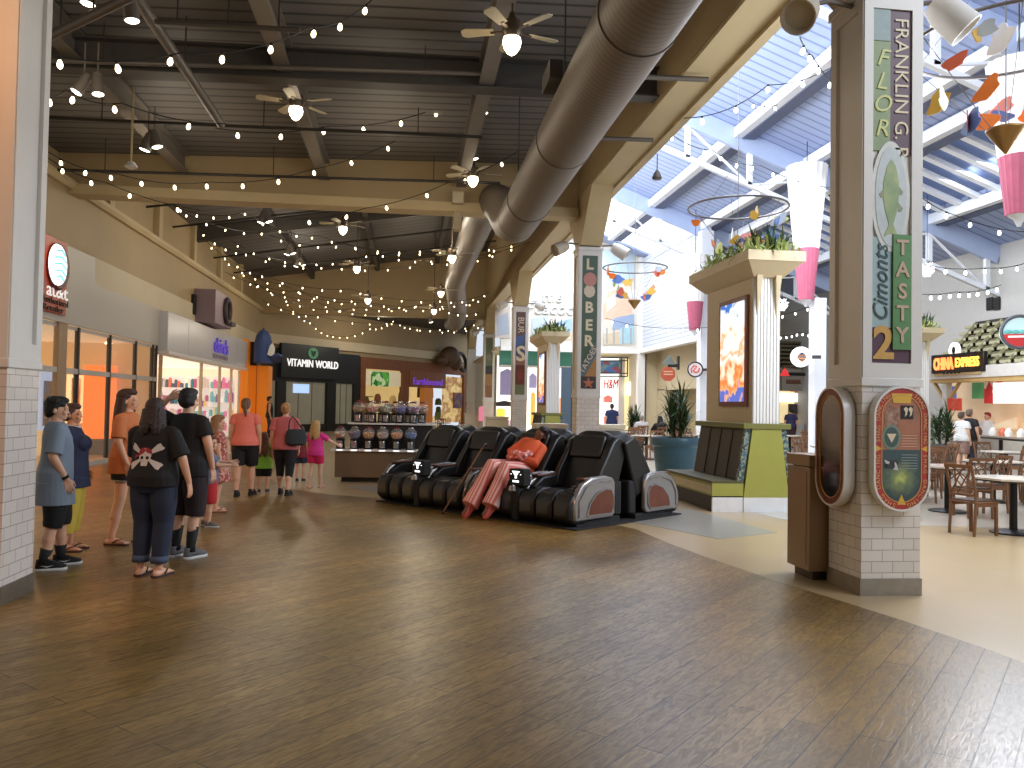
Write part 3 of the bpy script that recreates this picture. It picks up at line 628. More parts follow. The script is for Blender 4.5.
GC = [[(230, 120, 170), (250, 220, 220), (150, 90, 160), (240, 200, 120), (120, 190, 190), (255, 255, 255)], [(70, 130, 140), (220, 200, 190), (190, 90, 130), (90, 80, 110), (240, 230, 220)], [(90, 100, 120), (200, 190, 190), (220, 120, 90), (110, 140, 160), (60, 60, 80)]]
for k, (x, y, w_, h) in enumerate(((-.62, 37.9, 1.0, 2.7), (-1.7, 37.9, 1.0, 2.7), (-2.78, 37.9, 1.0, 2.7), (-.65, 34.3, .9, 1.55), (-1.0, 31.8, 1.1, 1.7), (-1.9, 29.4, 1.2, 2.0))):
    t = thing('display_rack', ['tall rack of goods at the far end of the accessories shop by the window', 'middle tall rack of goods at the far end of the accessories shop', 'innermost tall rack of goods at the far end of the accessories shop', 'low rack of goods close behind the accessories shop glass', 'rack of goods in the middle of the accessories shop', 'rack of goods nearest the open entrance of the accessories shop'][k], 'display rack', (XL + x, y, 0), -PI / 2)
    MB().box((-.3, -w_ / 2, 0), (-.24, w_ / 2, h)).build('back_panel', mat('white rack panel', (240, 232, 226), .6, emit=.4), t)
    mb = MB()
    for j in range(4): mb.box((-.25, -w_ / 2, .25 + j * h / 4.3), (.15, w_ / 2, .29 + j * h / 4.3))
    mb.build('shelf', mat('white shelf', (236, 226, 220), .5, emit=.3), t)
    for j in range(4):
        z = .3 + j * h / 4.3; n = 8
        for i in range(n):
            c = random.choice(GC[k % 3]); hh = random.uniform(.18, h / 4.3 - .08); ww = w_ / n * .8
            y0 = -w_ / 2 + (i + .1) * w_ / n
            mb = MB(); mb.prism([(y0, z), (y0 + ww, z), (y0 + ww, z + hh * .8), (y0 + ww * .7, z + hh), (y0 + ww * .3, z + hh), (y0, z + hh * .8)], -.12, .08, 'YZ')
            mb.build('goods', mat('goods %d %d %d' % c, c, .6, emit=.3), t, smooth=False)
# orange portal and cap sign
OR = mat('orange laminate', (244, 140, 30), .4, emit=.18, noise=.05)
t = thing('orange_portal', 'orange panelled shop portal at the end of the left wall', 'shop portal', (0, 0, 0))
MB().box((XL - .2, 38.6, 0), (XL + .35, 40.4, 3.05)).build('side_panel', OR, t, bev=.02)
MB().box((XL + .2, 39.4, 0), (-6.45, 40.4, 3.3)).build('front_panel', OR, t, bev=.02)
MB().box((-7.02, 39.385, 0), (-6.99, 39.41, 3.3)).build('panel_joint', mat('dark orange joint', (190, 96, 16), .5), t)
MB().box((XL - .2, 38.6, 3.05), (XL + .3, 40.3, 4.45)).build('upper_panel', OR, t, bev=.02)
MB().box((XL + .3, 39.3, 3.3), (-7.0, 40.3, 4.4)).build('dark_recess', BLACK, t)
cx, cz = onY(268, 345, 39.2).x, 0
t = thing('cap_shaped_sign', 'large blue cap shaped sign above the orange portal', 'sign', (onY(263, 356, 38.9).x, 38.9, onY(267, 363, 38.9).z))
BLU = mat('navy cap fabric', (62, 84, 138), .6, noise=.1)
prof = [(.56, 0), (.58, .5), (.55, .9), (.44, 1.25), (.26, 1.46), (.02, 1.54)]
MB().lathe(prof, 28, mx=MX.Scale(.72, 4, (1, 0, 0))).build('cap_crown', BLU, t)
MB().ball((0, 0, 1.55), .06).build('button', BLU, t)
vis = [(-.5 + 0, -.05)] + [(.62 * math.cos(a) * .9 + .1, -.62 * math.sin(a) - .1) for a in [0]]
pts = [(.3, -.35), (.68, -.5), (.82, -.2), (.8, .15), (.66, .42), (.3, .4), (.15, 0)]
mb = MB(); mb.prism([(x, y - .1) for x, y in pts], 0, .12, 'XY', MX.Translation((.1, 0, .02)) @ MX.Rotation(-.32, 4, 'X') @ MX.Rotation(-.22, 4, 'Y')); mb.build('visor', BLU, t, bev=.02)
MB().prism([(.28, .35), (.38, .75), (.5, .9), (.6, .65), (.58, .4), (.44, .3)], -.56, -.44, 'XZ').build('white_emblem', mat('white emblem', (226, 224, 216), .6, emit=.1), t, smooth=False)
# box sign with a ring emblem standing out from the wall
t = thing('cube_sign', 'mauve cube sign with dark ring emblem standing out from left wall', 'sign', (XL + .0, 30.6, 4.4))
MV = mat('mauve sign box', (150, 130, 140), .5, noise=.06)
MB().box((.02, -.4, 0), (.75, 2.3, 1.2)).build('sign_box', MV, t, bev=.02)
q = MX.Translation((.8, 1.3, .6)) @ MX.Rotation(PI / 2, 4, 'Y')
MB().torus((0, 0, 0), .42, .1, 40, 8, mx=q).build('ring_emblem', mat('dark ring', (58, 46, 52), .5), t)
MB().box((.74, 1.5, .1), (.92, 2.3, .24)).build('ring_tail', mat('dark ring', (58, 46, 52), .5), t)
MB().box((-.2, -.75, .25), (.1, -.42, .95)).build('dark_end_box', mat('black end box', (30, 24, 20), .6), t)  # black box at the near end of the sign
# ------------------------------------------------------------------ end wall shops
def Eon(px, py): x, z = onEnd(px, py); return x, z
def ET(name, label, cat): 
    t = thing(name, label, cat); t.matrix_world = EM; t.location = EA; t.rotation_euler = (0, 0, EANG); return t
x0 = Eon(266, 400)[0] - .6; x1 = Eon(358, 400)[0]; xm = Eon(335, 350)[0]; xr = Eon(278, 345)[0]
t = ET('vitamin_shop_front', 'black vitamin shop front with white name and green round badge', 'shop front')
BLK = mat('black shop front', (24, 24, 25), .45, noise=.15)
mb = MB(); mb.box((x0, -.1, 2.75), (x1, .1, 4.5)); mb.build('fascia', BLK, t)
MB().box((xr, -.3, 2.95), (xm, -.1, 4.78)).build('raised_fascia', BLK, t)
gl = [(Eon(284, 400)[0], Eon(325, 400)[0]), (Eon(334, 400)[0], Eon(352, 400)[0]), (Eon(262, 400)[0], Eon(275, 400)[0])]
ed = sorted([x0] + [v for g_ in gl for v in g_] + [x1])
for i in range(0, len(ed), 2): MB().box((ed[i], -.15, 0), (ed[i + 1], .1, 2.75)).build('black_pier', BLK, t)
for a, b in gl: MB().box((a, -.12, 0), (b, .1, .42)).build('black_sill', BLK, t)
for k, (a, b) in enumerate(gl):
    MB().box((a, .02, .42), (b, .04, 2.78)).build('pane', mat('grey green lit pane', (150, 146, 128), .12, emit=.16, noise=.2, ns=1.3), t)
    for c in (.33, .66): MB().box((a + (b - a) * c, .0, .42), (a + (b - a) * c + .05, .05, 2.78)).build('pane_bar', mat('pane shade', (116, 112, 98), .4), t)
cxn, czn = Eon(309, 364)
fit(text('VITAMIN', WL, t, ((Eon(283, 366)[0] + Eon(309, 366)[0]) / 2, -.32, czn - .02), (PI / 2, 0, 0), .58, .02), Eon(309, 366)[0] - Eon(283, 366)[0])
fit(text('WORLD', WL, t, ((Eon(311.5, 366)[0] + Eon(334, 366)[0]) / 2, -.32, czn - .02), (PI / 2, 0, 0), .58, .02, bold=.004), Eon(334, 366)[0] - Eon(311.5, 366)[0])
bx, bz = Eon(309, 353.5)
MB().lathe([(.31, 0), (.31, .04)], 36, mx=MX.Translation((bx, -.3, bz)) @ MX.Rotation(PI / 2, 4, 'X') @ MX.Scale(1.2, 4, (1, 0, 0))).build('round_badge', mat('green badge', (86, 150, 106), .5, emit=.25), t)
MB().prism([(bx - .2, bz + .15), (bx - .06, bz + .12), (bx, bz - .02), (bx + .06, bz + .12), (bx + .2, bz + .15), (bx + .1, bz - .1), (bx, bz - .2), (bx - .1, bz - .1)], -.37, -.34, 'XZ').build('badge_leaf', mat('dark green leaf', (26, 60, 40), .5), t, smooth=False)
a, b = Eon(293, 390)[0], Eon(309, 390)[0]
MB().box((a, -.02, Eon(300, 393)[1]), (b, .01, Eon(300, 384)[1])).build('lit_screen', mat('pale blue screen', (170, 200, 240), .3, emit=1.0), t)
# wooden shop
t = ET('wooden_shop_front', 'rustic wooden shop front with lit windows and purple name', 'shop front')
WD = mat('red brown timber', (140, 86, 52), .6, noise=.2, ns=3)
y0_, yt = -.1, 4.3
xe = ELEN - .3
e_ = lambda px: Eon(px, 400)[0]
MB().box((x1 + .05, -.12, 3.75), (xe, .15, 4.42)).build('header_board', WD, t)
for a, b in ((x1 + .05, e_(363.5)), (e_(401), e_(407)), (e_(462), xe)): MB().box((a, -.15, 0), (b, .15, 3.75)).build('timber_post', WD, t)
MB().box((e_(422), -.2, 0), (e_(430.5), .2, 3.2)).build('lit_post', mat('lit orange timber', (206, 126, 52), .5, emit=.2, noise=.15), t)
MB().box((e_(407), -.2, 2.75), (e_(443), .1, 3.8)).build('name_board', mat('brown name board', (150, 98, 66), .6, noise=.15), t)
fit(text('Earthbound', mat('purple glow letters', (120, 70, 200), .4, emit=.7), t, (e_(425), -.23, 3.12), (PI / 2, 0, 0), .62, .02), (e_(440) - e_(411)))
MB().box((x1, 3.2, 0), (xe, 3.3, 4.2)).build('back_wall', mat('lit cream shop wall', (226, 196, 130), .7, emit=.55, noise=.2, ns=1), t)
MB().box((e_(366), .05, 2.75), (e_(401), .1, 3.65)).build('cream_panel', mat('cream lit panel', (226, 212, 176), .6, emit=.35), t)
MB().box((e_(371), -.02, 2.7), (e_(388.5), .04, 3.6)).build('leaf_picture', blotmat('green leaf picture', [(40, 110, 40), (90, 170, 60), (200, 220, 170), (60, 130, 60)], 3.2, emit=.35), t)
MB().box((e_(443), .05, .4), (e_(462), .1, 3.6)).build('cream_display', blotmat('cream display', [(206, 160, 90), (236, 206, 140), (160, 110, 60), (220, 190, 150)], 1.4, emit=.5, vor=False), t)
MB().box((e_(453), -.1, 1.4), (e_(461), 0, 2.5)).build('hanging_cloth', blotmat('patterned cloth', [(120, 60, 70), (90, 80, 110), (150, 100, 60)], 4), t)
for k in range(60):
    px = random.uniform(364, 458); h = random.uniform(.3, 1.0); w_ = random.uniform(.2, .5); z = random.choice((.0, .0, .6, 1.1, 1.6, 2.1)); x = e_(px); dp = random.uniform(.5, 2.6)
    c = random.choice([(60, 50, 40), (200, 170, 110), (240, 220, 170), (90, 110, 60), (150, 90, 50), (250, 236, 200), (50, 70, 50)])
    MB().prism([(x, z), (x + w_, z), (x + w_ * .9, z + h * .7), (x + w_ * .5, z + h), (x + w_ * .1, z + h * .7)], dp, dp + .3, 'XZ').build('goods', mat('shop goods %d %d %d' % c, c, .6, emit=.3 if c[0] > 180 else .05), t, smooth=False)
mb = MB()
for z in (.6, 1.1, 1.6, 2.1): mb.box((e_(364), 2.3, z - .05), (e_(401), 3.2, z))
mb.build('shelf', mat('dark shelf', (80, 56, 36), .6), t)
t = ET('carved_animal_sign', 'brown carved sign with dark hoop over the wooden shop', 'sign')
bx, bz = Eon(442, 357)
MB().ball((bx, -.7, bz), (1.0, .5, .72), 20, 12).ball((bx - .95, -.65, bz - .3), (.55, .4, .34), 16, 10).ball((bx + .5, -.8, bz - .35), (.5, .4, .6), 16, 10).build('carved_body', mat('dark carved wood', (92, 66, 42), .6, noise=.3, ns=3), t)
MB().torus((bx + 1.3, -.8, bz - .3), .62, .14, 32, 8, mx=MX.Rotation(PI / 2 - .2, 4, 'X') @ MX.Scale(.75, 4, (1, 0, 0))).build('hoop', mat('dark hoop', (50, 38, 30), .5), t)
MB().box((bx - .3, -.6, bz - .3), (bx + .3, .1, bz)).build('bracket', mat('dark hoop', (50, 38, 30), .5), t)
# ================================================================== THINGS UNDER THE ROOF
GALV = stripemat('galvanised spiral duct', (118, 108, 100), (98, 89, 82), .1, 'Y', .5, .22, .2, .12)
t = thing('air_duct', 'big round spiral air duct running along the hall under the roof', 'duct', (2.26, 18, 5.62))
near = [(2.26, -3, 5.62), (2.26, 5, 5.62), (2.26, 12, 5.62), (2.26, 17.3, 5.62)]
L_ = lambda ps: [V(p) - V((2.26, 18, 5.62)) for p in ps]
MB().tube(L_(near), .43, 40).build('near_run', GALV, t)
MB().tube(L_([(2.26, 17.2, 5.62), (2.255, 17.7, 5.63), (2.22, 18.15, 5.74), (2.17, 18.5, 5.98), (2.1, 18.9, 6.3), (2.0, 19.6, 6.55), (1.9, 20.3, 6.75), (1.86, 21, 6.78)]), .435, 36).build('offset_bend', GALV, t)
MB().tube(L_([(1.86, 20.9, 6.78), (1.86, 33, 6.78), (1.9, 34.6, 6.7), (2.1, 37, 6.45), (2.35, 40, 6.15), (2.42, 42.6, 5.95), (2.3, 44, 5.9)]), .43, 32).build('far_run', GALV, t)
for y in (4, 8, 12, 15.6): MB().tube(L_([(2.26, y, 5.62), (2.26, y + .05, 5.62)]), .445, 40).build('joint_band', GALV, t)
for y in (10.2, 14.6): MB().bar(*L_([(1.9, y, 5.85), (1.9, y, 7.3)]), .02).build('hanger_rod', DKSTEEL, t)
MB().box(*L_([(1.72, 10.3, 5.85), (1.9, 10.9, 6.1)])).build('register_box', DKSTEEL, t, bev=.01)
# ceiling fans
BLADE = mat('pale fan blade', (190, 178, 150), .5, noise=.1); MOTOR = mat('brown fan motor', (92, 78, 62), .4, .4)
BOWL = nosample(mat('lit fan bowl', (255, 238, 205), .3, emit=9, noise=0))
def make_fan(loc, rz, zc, label):
    t = thing('ceiling_fan', label, 'ceiling fan', loc, rz)
    MB().cyl((0, 0, .2), (0, 0, zc - loc[2]), .016, n=8).build('downrod', MOTOR, t)
    MB().lathe([(.04, .3), (.06, .22), (.12, .18), (.13, .04), (.1, -.02), (.09, -.04)], 24).build('motor_housing', MOTOR, t)
    MB().lathe([(.11, -.03), (.12, -.09), (.1, -.16), (.06, -.22), (.02, -.25)], 20).build('light_bowl', BOWL, t)
    for k in range(5):
        a = 2 * PI * k / 5; mx = MX.Rotation(a, 4, 'Z') @ MX.Translation((0, 0, .06)) @ MX.Rotation(.22, 4, 'X')
        b = MB().prism([(.24, -.06), (.6, -.085), (.66, -.05), (.66, .05), (.6, .085), (.24, .06)], 0, .012, 'XY', mx).build('blade', BLADE, t, bev=.003)
        MB().add(*(lambda q: (q.v, q.f))(MB().box((.1, -.02, -.01), (.28, .02, .0))), mx).build('blade_iron', MOTOR, b)
    return t
fans = [(512, 36, 10.3, 'nearest ceiling fan high beside the duct'), (296, 106, 14.3, 'ceiling fan with lit bowl under the middle girder'), (473, 176, 18.0, 'ceiling fan in front of the cream cross beam beside the duct'), (343, 226, 23.3, 'ceiling fan just beyond the cream cross beam on the left'), (452, 255, 24.5, 'ceiling fan beyond the cross beam just left of the duct'), (357, 266, 27.5, 'ceiling fan in the middle of the far bay'), (368, 298, 32.5, 'ceiling fan low in front of the far tan header'), (441, 291, 31.5, 'upper of two far ceiling fans beside the descending duct'), (434, 309, 36, 'lowest far ceiling fan beside the end of the duct')]
f0_ = None
for k, (px, py, y, lb) in enumerate(fans):
    p = onY(px, py, y); zc = 7.25 if y < 19 else zf(p.x) - .1
    make_fan(p, .35 + k * .5, zc, lb)
# track spots
SPT = mat('dark grey spot housing', (116, 108, 98), .5, .2); LENS = nosample(mat('lit spot lens', (255, 244, 220), .3, emit=7, noise=0))
def track(px, py, y, aim, label, r=.08, l=.3):
    p = onY(px, py, y); t = thing('track_spot', label, 'spotlight', p); q = V(aim).normalized().to_track_quat('Z', 'Y').to_matrix().to_4x4()
    MB().lathe([(r * .5, -l), (r * .75, -l * .95), (r, 0), (r, .02), (r * .92, .02)], 20, mx=q).build('housing', SPT, t)
    MB().lathe([(r * .9, .02), (r * .7, .03), (r * .02, .034)], 20, mx=q).build('lens', LENS, t)
    b = -V(aim).normalized() * l * .6
    MB().tube([b, b + V((0, 0, .3)), b + V((0, 0, .55))], .012, 6).build('stem', SPT, t)
track(132, 19, 9, (.12, 0, -1), 'spotlight high left of the round conduit pipe')
track(88, 2, 9, (-.1, 0, -1), 'spotlight cut by the top edge at the upper left')
track(77, 91, 12.2, (-.5, -.2, -1), 'left spotlight of the pair below the dark cross beam', .085)
track(98, 93, 12.2, (.1, -.1, -1), 'right spotlight of the pair below the dark cross beam', .085)
track(145, 149, 15.5, (-.3, 0, -1), 'left spotlight of the pair at the far left deck', .1)
track(157, 146, 15.5, (.3, 0, -1), 'right spotlight of the pair at the far left deck', .1)
track(484, 112, 15, (.05, 0, -1), 'spotlight on the girder left of the duct', .08)
track(475, 158, 17.5, (.2, 0, -1), 'spotlight below the girder above the far fan', .08)
track(261, 222, 22, (-.3, 0, -1), 'left spotlight of the first pair beyond the cross beam', .1)
track(269, 221, 22, (.4, 0, -1), 'right spotlight of the first pair beyond the cross beam', .1)
track(287, 254, 27, (-.3, 0, -1), 'left spotlight of the second far pair', .1)
track(293, 253, 27, (.4, 0, -1), 'right spotlight of the second far pair', .1)
track(296, 266, 32, (-.3, 0, -1), 'left spotlight of the third far pair', .1)
track(303, 265, 32, (.4, 0, -1), 'right spotlight of the third far pair', .1)
track(431, 322, 41, (.2, 0, -1), 'spotlight beneath the far header near the duct end', .12)
# pipes and conduits
PIPE = mat('grey pipe', (104, 98, 92), .5, .3); DPIPE = mat('dark conduit', (52, 48, 45), .6, .2)
def pipe(a, b, r, m, label, hang=(), zt=7.2, name='conduit_pipe', grp=None):
    t = thing(name, label, 'pipe', a, 0, grp); a, b = V(a), V(b)
    MB().cyl((0, 0, 0), b - a, r, n=12).build('pipe_run', m, t)
    for f in hang:
        p = (b - a) * f; MB().cyl(p, p + V((0, 0, zt - (a + p).z)), .01, n=6).build('hanger', DPIPE, t)
p2_ = onY(221, 124, 14.6); pipe((p2_.x, 3, p2_.z), p2_, .075, PIPE, 'thick round conduit pipe ending at the hall middle', (.5, .8))
pipe(onY(30, 46, 9.5), onY(140, -8, 8.4), .05, PIPE, 'slanting pipe across the upper left corner', (.3, .6))
def lat(px0, py0, px1, py1, y, r, m, label, hang=(.15, .5, .85)):
    a, b = onY(px0, py0, y), onY(px1, py1, y); pipe(a, b, r, m, label, hang)
lat(30, 117, 482, 137, 15.4, .03, DPIPE, 'thin cross conduit in the middle of the near bay')
lat(30, 169, 500, 183, 18.3, .03, DPIPE, 'thin cross conduit just before the cream cross beam')
lat(30, 60, 490, 74, 12.7, .035, PIPE, 'grey pipe along the dark cross beam')
lat(155, 22, 300, 30, 10, .03, PIPE, 'short grey pipe near the top of the picture')
for k, y in enumerate((22.6, 25.6, 28.4, 34.2, 38)):
    a = V((-8.0, y, zf(-8.0) - .55)); b = V((3.95, y, zf(3.95) - .55))
    pipe(a, b, .035, DPIPE, ['first', 'second', 'third', 'fourth', 'fifth'][k] + ' sloping cross conduit beyond the cream cross beam', (.25, .5, .75), 8.6)
for px, py, nm in ((708, 77, 'upper'), (653, 138, 'lower')):
    e = onZ(px, py, 6.6); pipe((2.75, e.y, 6.52), (e.x, e.y, 6.56), .04, PIPE, nm + ' short pipe stub clamped under the long cream beam')
pa = onY(131, 166, 15.2); t = thing('pendant_speaker', 'thin pale rod with small white fitting hanging at the upper left', 'hanging fitting', pa)
MB().cyl((0, 0, .05), (0, 0, 7.2 - pa.z), .02, n=8).build('rod', mat('pale rod', (200, 186, 140), .5), t); MB().lathe([(.04, .08), (.1, .02), (.11, -.02), (.05, -.05)], 16).build('fitting', SILL, t)
pa = onY(657, 178, 15.5); t = thing('pendant_speaker', 'small grey cone hanging on a thin rod from the long beam', 'hanging fitting', pa)
MB().cyl((0, 0, .1), (0, 0, 6.62 - pa.z), .012, n=8).build('rod', PIPE, t); MB().lathe([(.02, .16), (.06, .1), (.1, 0), (.08, -.03)], 16).build('cone', PIPE, t)
pa = onY(458, 198, 19.2); t = thing('wall_speaker', 'small pale box speaker fixed on the cream cross beam', 'speaker', pa)
MB().box((-.14, -.08, -.14), (.14, .1, .14)).build('speaker_box', mat('pale beige box', (190, 176, 146), .5), t, bev=.02)
MB().box((-.08, .05, -.75), (.1, .25, -.3)).build('lower_box', mat('pale beige box', (190, 176, 146), .5), t, bev=.02)
# string lights
BULB = nosample(mat('glowing warm bulb', (255, 232, 186), .3, emit=7, noise=0)); CBULB = nosample(mat('glowing cool bulb', (255, 252, 246), .3, emit=6, noise=0))
WIRE = mat('black flex', (20, 19, 18), .6)
def bulbmesh(m):
    me = MB().lathe([(.012, 0), (.03, -.03), (.042, -.07), (.036, -.105), (.012, -.13)], 10).mesh('bulb'); me.shade_smooth(); me.materials.append(m); return me
def sockmesh():
    me = MB().lathe([(.012, .05), (.022, .045), (.022, 0), (.014, -.01)], 8).mesh('socket'); me.materials.append(WIRE); return me
BM, CM, SM = bulbmesh(BULB), bulbmesh(CBULB), sockmesh()
def string(label, anchors, n, sag=.15, cool=False, s=.82):
    """anchors: world points, n bulbs spread along the whole string"""
    A = [V(a) for a in anchors]; t = thing('string_light', label, 'string lights', A[0], 0, 'bulb strings under the roof')
    pts = []
    for a, b in zip(A, A[1:]):
        for i in range(12):
            f = i / 12; p = a.lerp(b, f); p.z -= sag * 4 * f * (1 - f); pts.append(p - A[0])
    pts.append(A[-1] - A[0])
    MB().tube(pts, .009, 5).build('wire', WIRE, t)
    for i in range(n):
        f = (i + .5) / n * (len(pts) - 1); k = int(f); p = pts[k].lerp(pts[k + 1], f - k) + V((0, 0, -.03))
        o = bpy.data.objects.new('bulb', CM if cool else BM); COL.objects.link(o); o.parent = t; o.location = p; o.rotation_euler = (random.uniform(-.2, .2), random.uniform(-.2, .2), 0); o.scale = (s, s, s)
        q = bpy.data.objects.new('socket', SM); COL.objects.link(q); q.parent = o
def P(*a): return [onY(x, y, Y) for x, y, Y in a]
string('bulb string highest in the near bay, rising to the top edge', P((30, 50, 9.8), (180, 53, 10.4), (310, 28, 11), (378, -6, 11.5)), 8, .12)
string('short bulb string at the left under the dark cross beam', P((40, 92, 11.5), (66, 90, 12), (121, 103, 12.6), (226, 124, 14)), 4, .08)
string('bulb string swagged below the near girders towards the duct', P((215, 128, 15), (330, 126, 15.6), (432, 110, 16.2), (500, 88, 16.8)), 8, .1)
string('long bulb string swagged before the cream cross beam', P((48, 152, 17), (118, 174, 17.3), (210, 182, 17.6), (310, 170, 17.8), (413, 132, 18), (500, 84, 18)), 14, .1)
string('bulb string dropping across the left of the cream beam', P((48, 158, 17.5), (105, 182, 18), (200, 210, 19)), 4, .08)
string('bulb string crossing the face of the cream beam towards the duct', P((290, 219, 19), (366, 208, 18.8), (447, 183, 18.5), (520, 150, 18.3)), 6, .08)
FS = [((172, 205, 22), (245, 212, 23), (320, 236, 25), (420, 250, 27), (497, 246, 29)), ((176, 208, 23), (262, 232, 25), (345, 244, 26), (440, 250, 27), (520, 242, 28)), ((198, 228, 26), (246, 253, 28), (330, 266, 30), (432, 262, 31), (500, 252, 31)), ((205, 240, 28), (262, 275, 30), (350, 289, 32), (440, 300, 34), (490, 292, 34)), ((222, 258, 31), (280, 284, 33), (360, 300, 35), (430, 304, 36), (484, 298, 37)),
      ((236, 268, 34), (300, 305, 36), (360, 307, 37), (416, 305, 38), (476, 302, 39)), ((250, 282, 38), (312, 300, 39), (372, 314, 40), (430, 330, 41), (484, 325, 42)), ((262, 300, 41), (318, 316, 42), (395, 322, 42.5), (440, 329, 43), (478, 322, 43)), ((285, 300, 42), (310, 322, 42.5), (336, 336, 43), (370, 328, 43), (396, 318, 43)), ((230, 240, 30), (300, 262, 31), (375, 252, 30), (448, 258, 29), (545, 236, 27)), ((225, 272, 33), (300, 292, 34), (362, 302, 35), (440, 308, 36), (480, 312, 37))]
NM = ['first far bulb string just beyond the cream beam', 'second far bulb string, just behind the first one', 'third far bulb string across the sloping deck', 'fourth far bulb string drooping to the right wall', 'fifth far bulb string before the tan header', 'sixth far bulb string low on the tan header', 'far bulb string sagging below the header on the right', 'bulb string along the bottom of the tan header', 'short deep swag of bulbs over the vitamin shop', 'bulb string crossing the far bay towards the near pillar', 'flat far bulb string above the descending duct end']
for a, n in zip(FS, NM): string(n, P(*a), 18, .18, s=.55)
string('bulb string along the court side from the long beam to the upper deck', P((684, 118, 13), (768, 85, 14), (850, 55, 15)), 5, .15, True)
string('bulb string falling across the court trusses', P((664, 128, 18), (712, 150, 19), (760, 165, 20), (834, 188, 21)), 9, .12, True)
string('bulb string rising steeply left of the foreground pillar', P((800, 38, 10), (812, 55, 12), (835, 85, 14)), 4, .05, True)
string('bulb string deep in the court under the skylight bars', P((748, 100, 20), (790, 98, 21), (830, 120, 22), (920, 165, 23)), 12, .2, True)
string('bulb string low across the siding wall', P((605, 318, 28), (680, 328, 29), (760, 318, 29), (826, 300, 29)), 16, .12, True)
string('lower bulb string across the grey wall at the right', P((905, 292, 18), (955, 292, 18.4), (1001, 285, 18.6)), 10, .06, True)
string('upper bulb string across the grey wall at the right', P((915, 262, 17), (985, 268, 17.4), (1040, 258, 17.6)), 7, .08, True)
string('bulb string high over the court tables', P((900, 178, 14), (955, 215, 15), (1040, 232, 16)), 6, .1, True)
string('bulb string over the far food counters', P((778, 336, 33), (800, 332, 33), (822, 334, 33)), 8, .05, True)
# ================================================================== FOOD COURT
GREEN = mat('olive green laminate', (152, 150, 66), .45, noise=.08); DGREEN = mat('dark olive trim', (112, 110, 48), .5, noise=.1)
COLC = mat('cream column paint', (206, 188, 152), .5, noise=.05); FLUTE = stripemat('fluted white pilaster', (232, 230, 226), (172, 168, 160), .055, 'X', .45, .8, .2)
UPH = mat('dark brown upholstery', (58, 48, 34), .55, noise=.25, ns=5); MOSA = blotmat('blue glass mosaic', [(70, 96, 96), (120, 140, 130), (50, 66, 76), (150, 150, 120), (90, 110, 120)], 34, rough=.2)
MIRR = mat('bright steel kick plate', (232, 234, 238), .22, .6, noise=.12, ns=5)
LEAF = mat('dark green leaves', (52, 78, 40), .5, noise=.4, ns=9); LEAFL = mat('light green leaves', (166, 178, 104), .5, noise=.35, ns=9)
def leaves(n, fn, w, m, name, par):
    mb = MB()
    for i in range(n):
        b, tip, droop = fn(i); b, tip = V(b), V(tip); d = tip - b; sd = V((-d.y, d.x, 0)).normalized() * w if abs(d.x) + abs(d.y) > 1e-4 else V((w, 0, 0))
        mid = b.lerp(tip, .5) + V((0, 0, droop)); o = len(mb.v)
        mb.v += [b - sd * .5, b + sd * .5, mid + sd, mid - sd, tip]
        mb.f += [[o, o + 1, o + 2, o + 3], [o + 3, o + 2, o + 4]]
    return mb.build(name, m, par, smooth=False)
PXM = [(120, 60, 30), (250, 236, 226), (255, 255, 255), (244, 150, 70), (250, 200, 160), (70, 130, 220)]
def poster_mat():
    m = bpy.data.materials.new('lit poster'); m.use_nodes = True; nt = m.node_tree; L = nt.links.new; N = nt.nodes.new; b = nt.nodes['Principled BSDF']
    tc = N('ShaderNodeTexCoord'); sp = N('ShaderNodeSeparateXYZ'); nz = N('ShaderNodeTexNoise'); nz.inputs['Scale'].default_value = 3.2; nz.inputs['Detail'].default_value = 3
    L(tc.outputs['Object'], nz.inputs['Vector']); L(tc.outputs['Object'], sp.inputs[0])
    ma = N('ShaderNodeMath'); ma.operation = 'MULTIPLY_ADD'; ma.inputs[1].default_value = .55; L(sp.outputs['Z'], ma.inputs[0])
    m2 = N('ShaderNodeMath'); m2.operation = 'MULTIPLY_ADD'; m2.inputs[1].default_value = .9; m2.inputs[2].default_value = -1.46; L(nz.outputs['Fac'], m2.inputs[0]); L(m2.outputs[0], ma.inputs[2])
    cr = N('ShaderNodeValToRGB'); e = cr.color_ramp.elements; e[0].position = .0; e[0].color = lin((90, 110, 200)) + (1,); e[1].position = 1; e[1].color = lin((40, 110, 210)) + (1,)
    for p, c in ((.05, (250, 180, 120)), (.16, (250, 120, 50)), (.25, (255, 222, 190)), (.36, (255, 255, 255)), (.46, (250, 170, 110)), (.52, (255, 240, 226)), (.68, (255, 255, 255)), (.84, (220, 235, 255)), (.9, (50, 110, 200))):
        k = e.new(p); k.color = lin(c) + (1,)
    L(ma.outputs[0], cr.inputs['Fac']); L(cr.outputs[0], b.inputs['Emission Color']); L(cr.outputs[0], b.inputs['Base Color']); b.inputs['Emission Strength'].default_value = 1.0
    return m
POSTER = poster_mat()
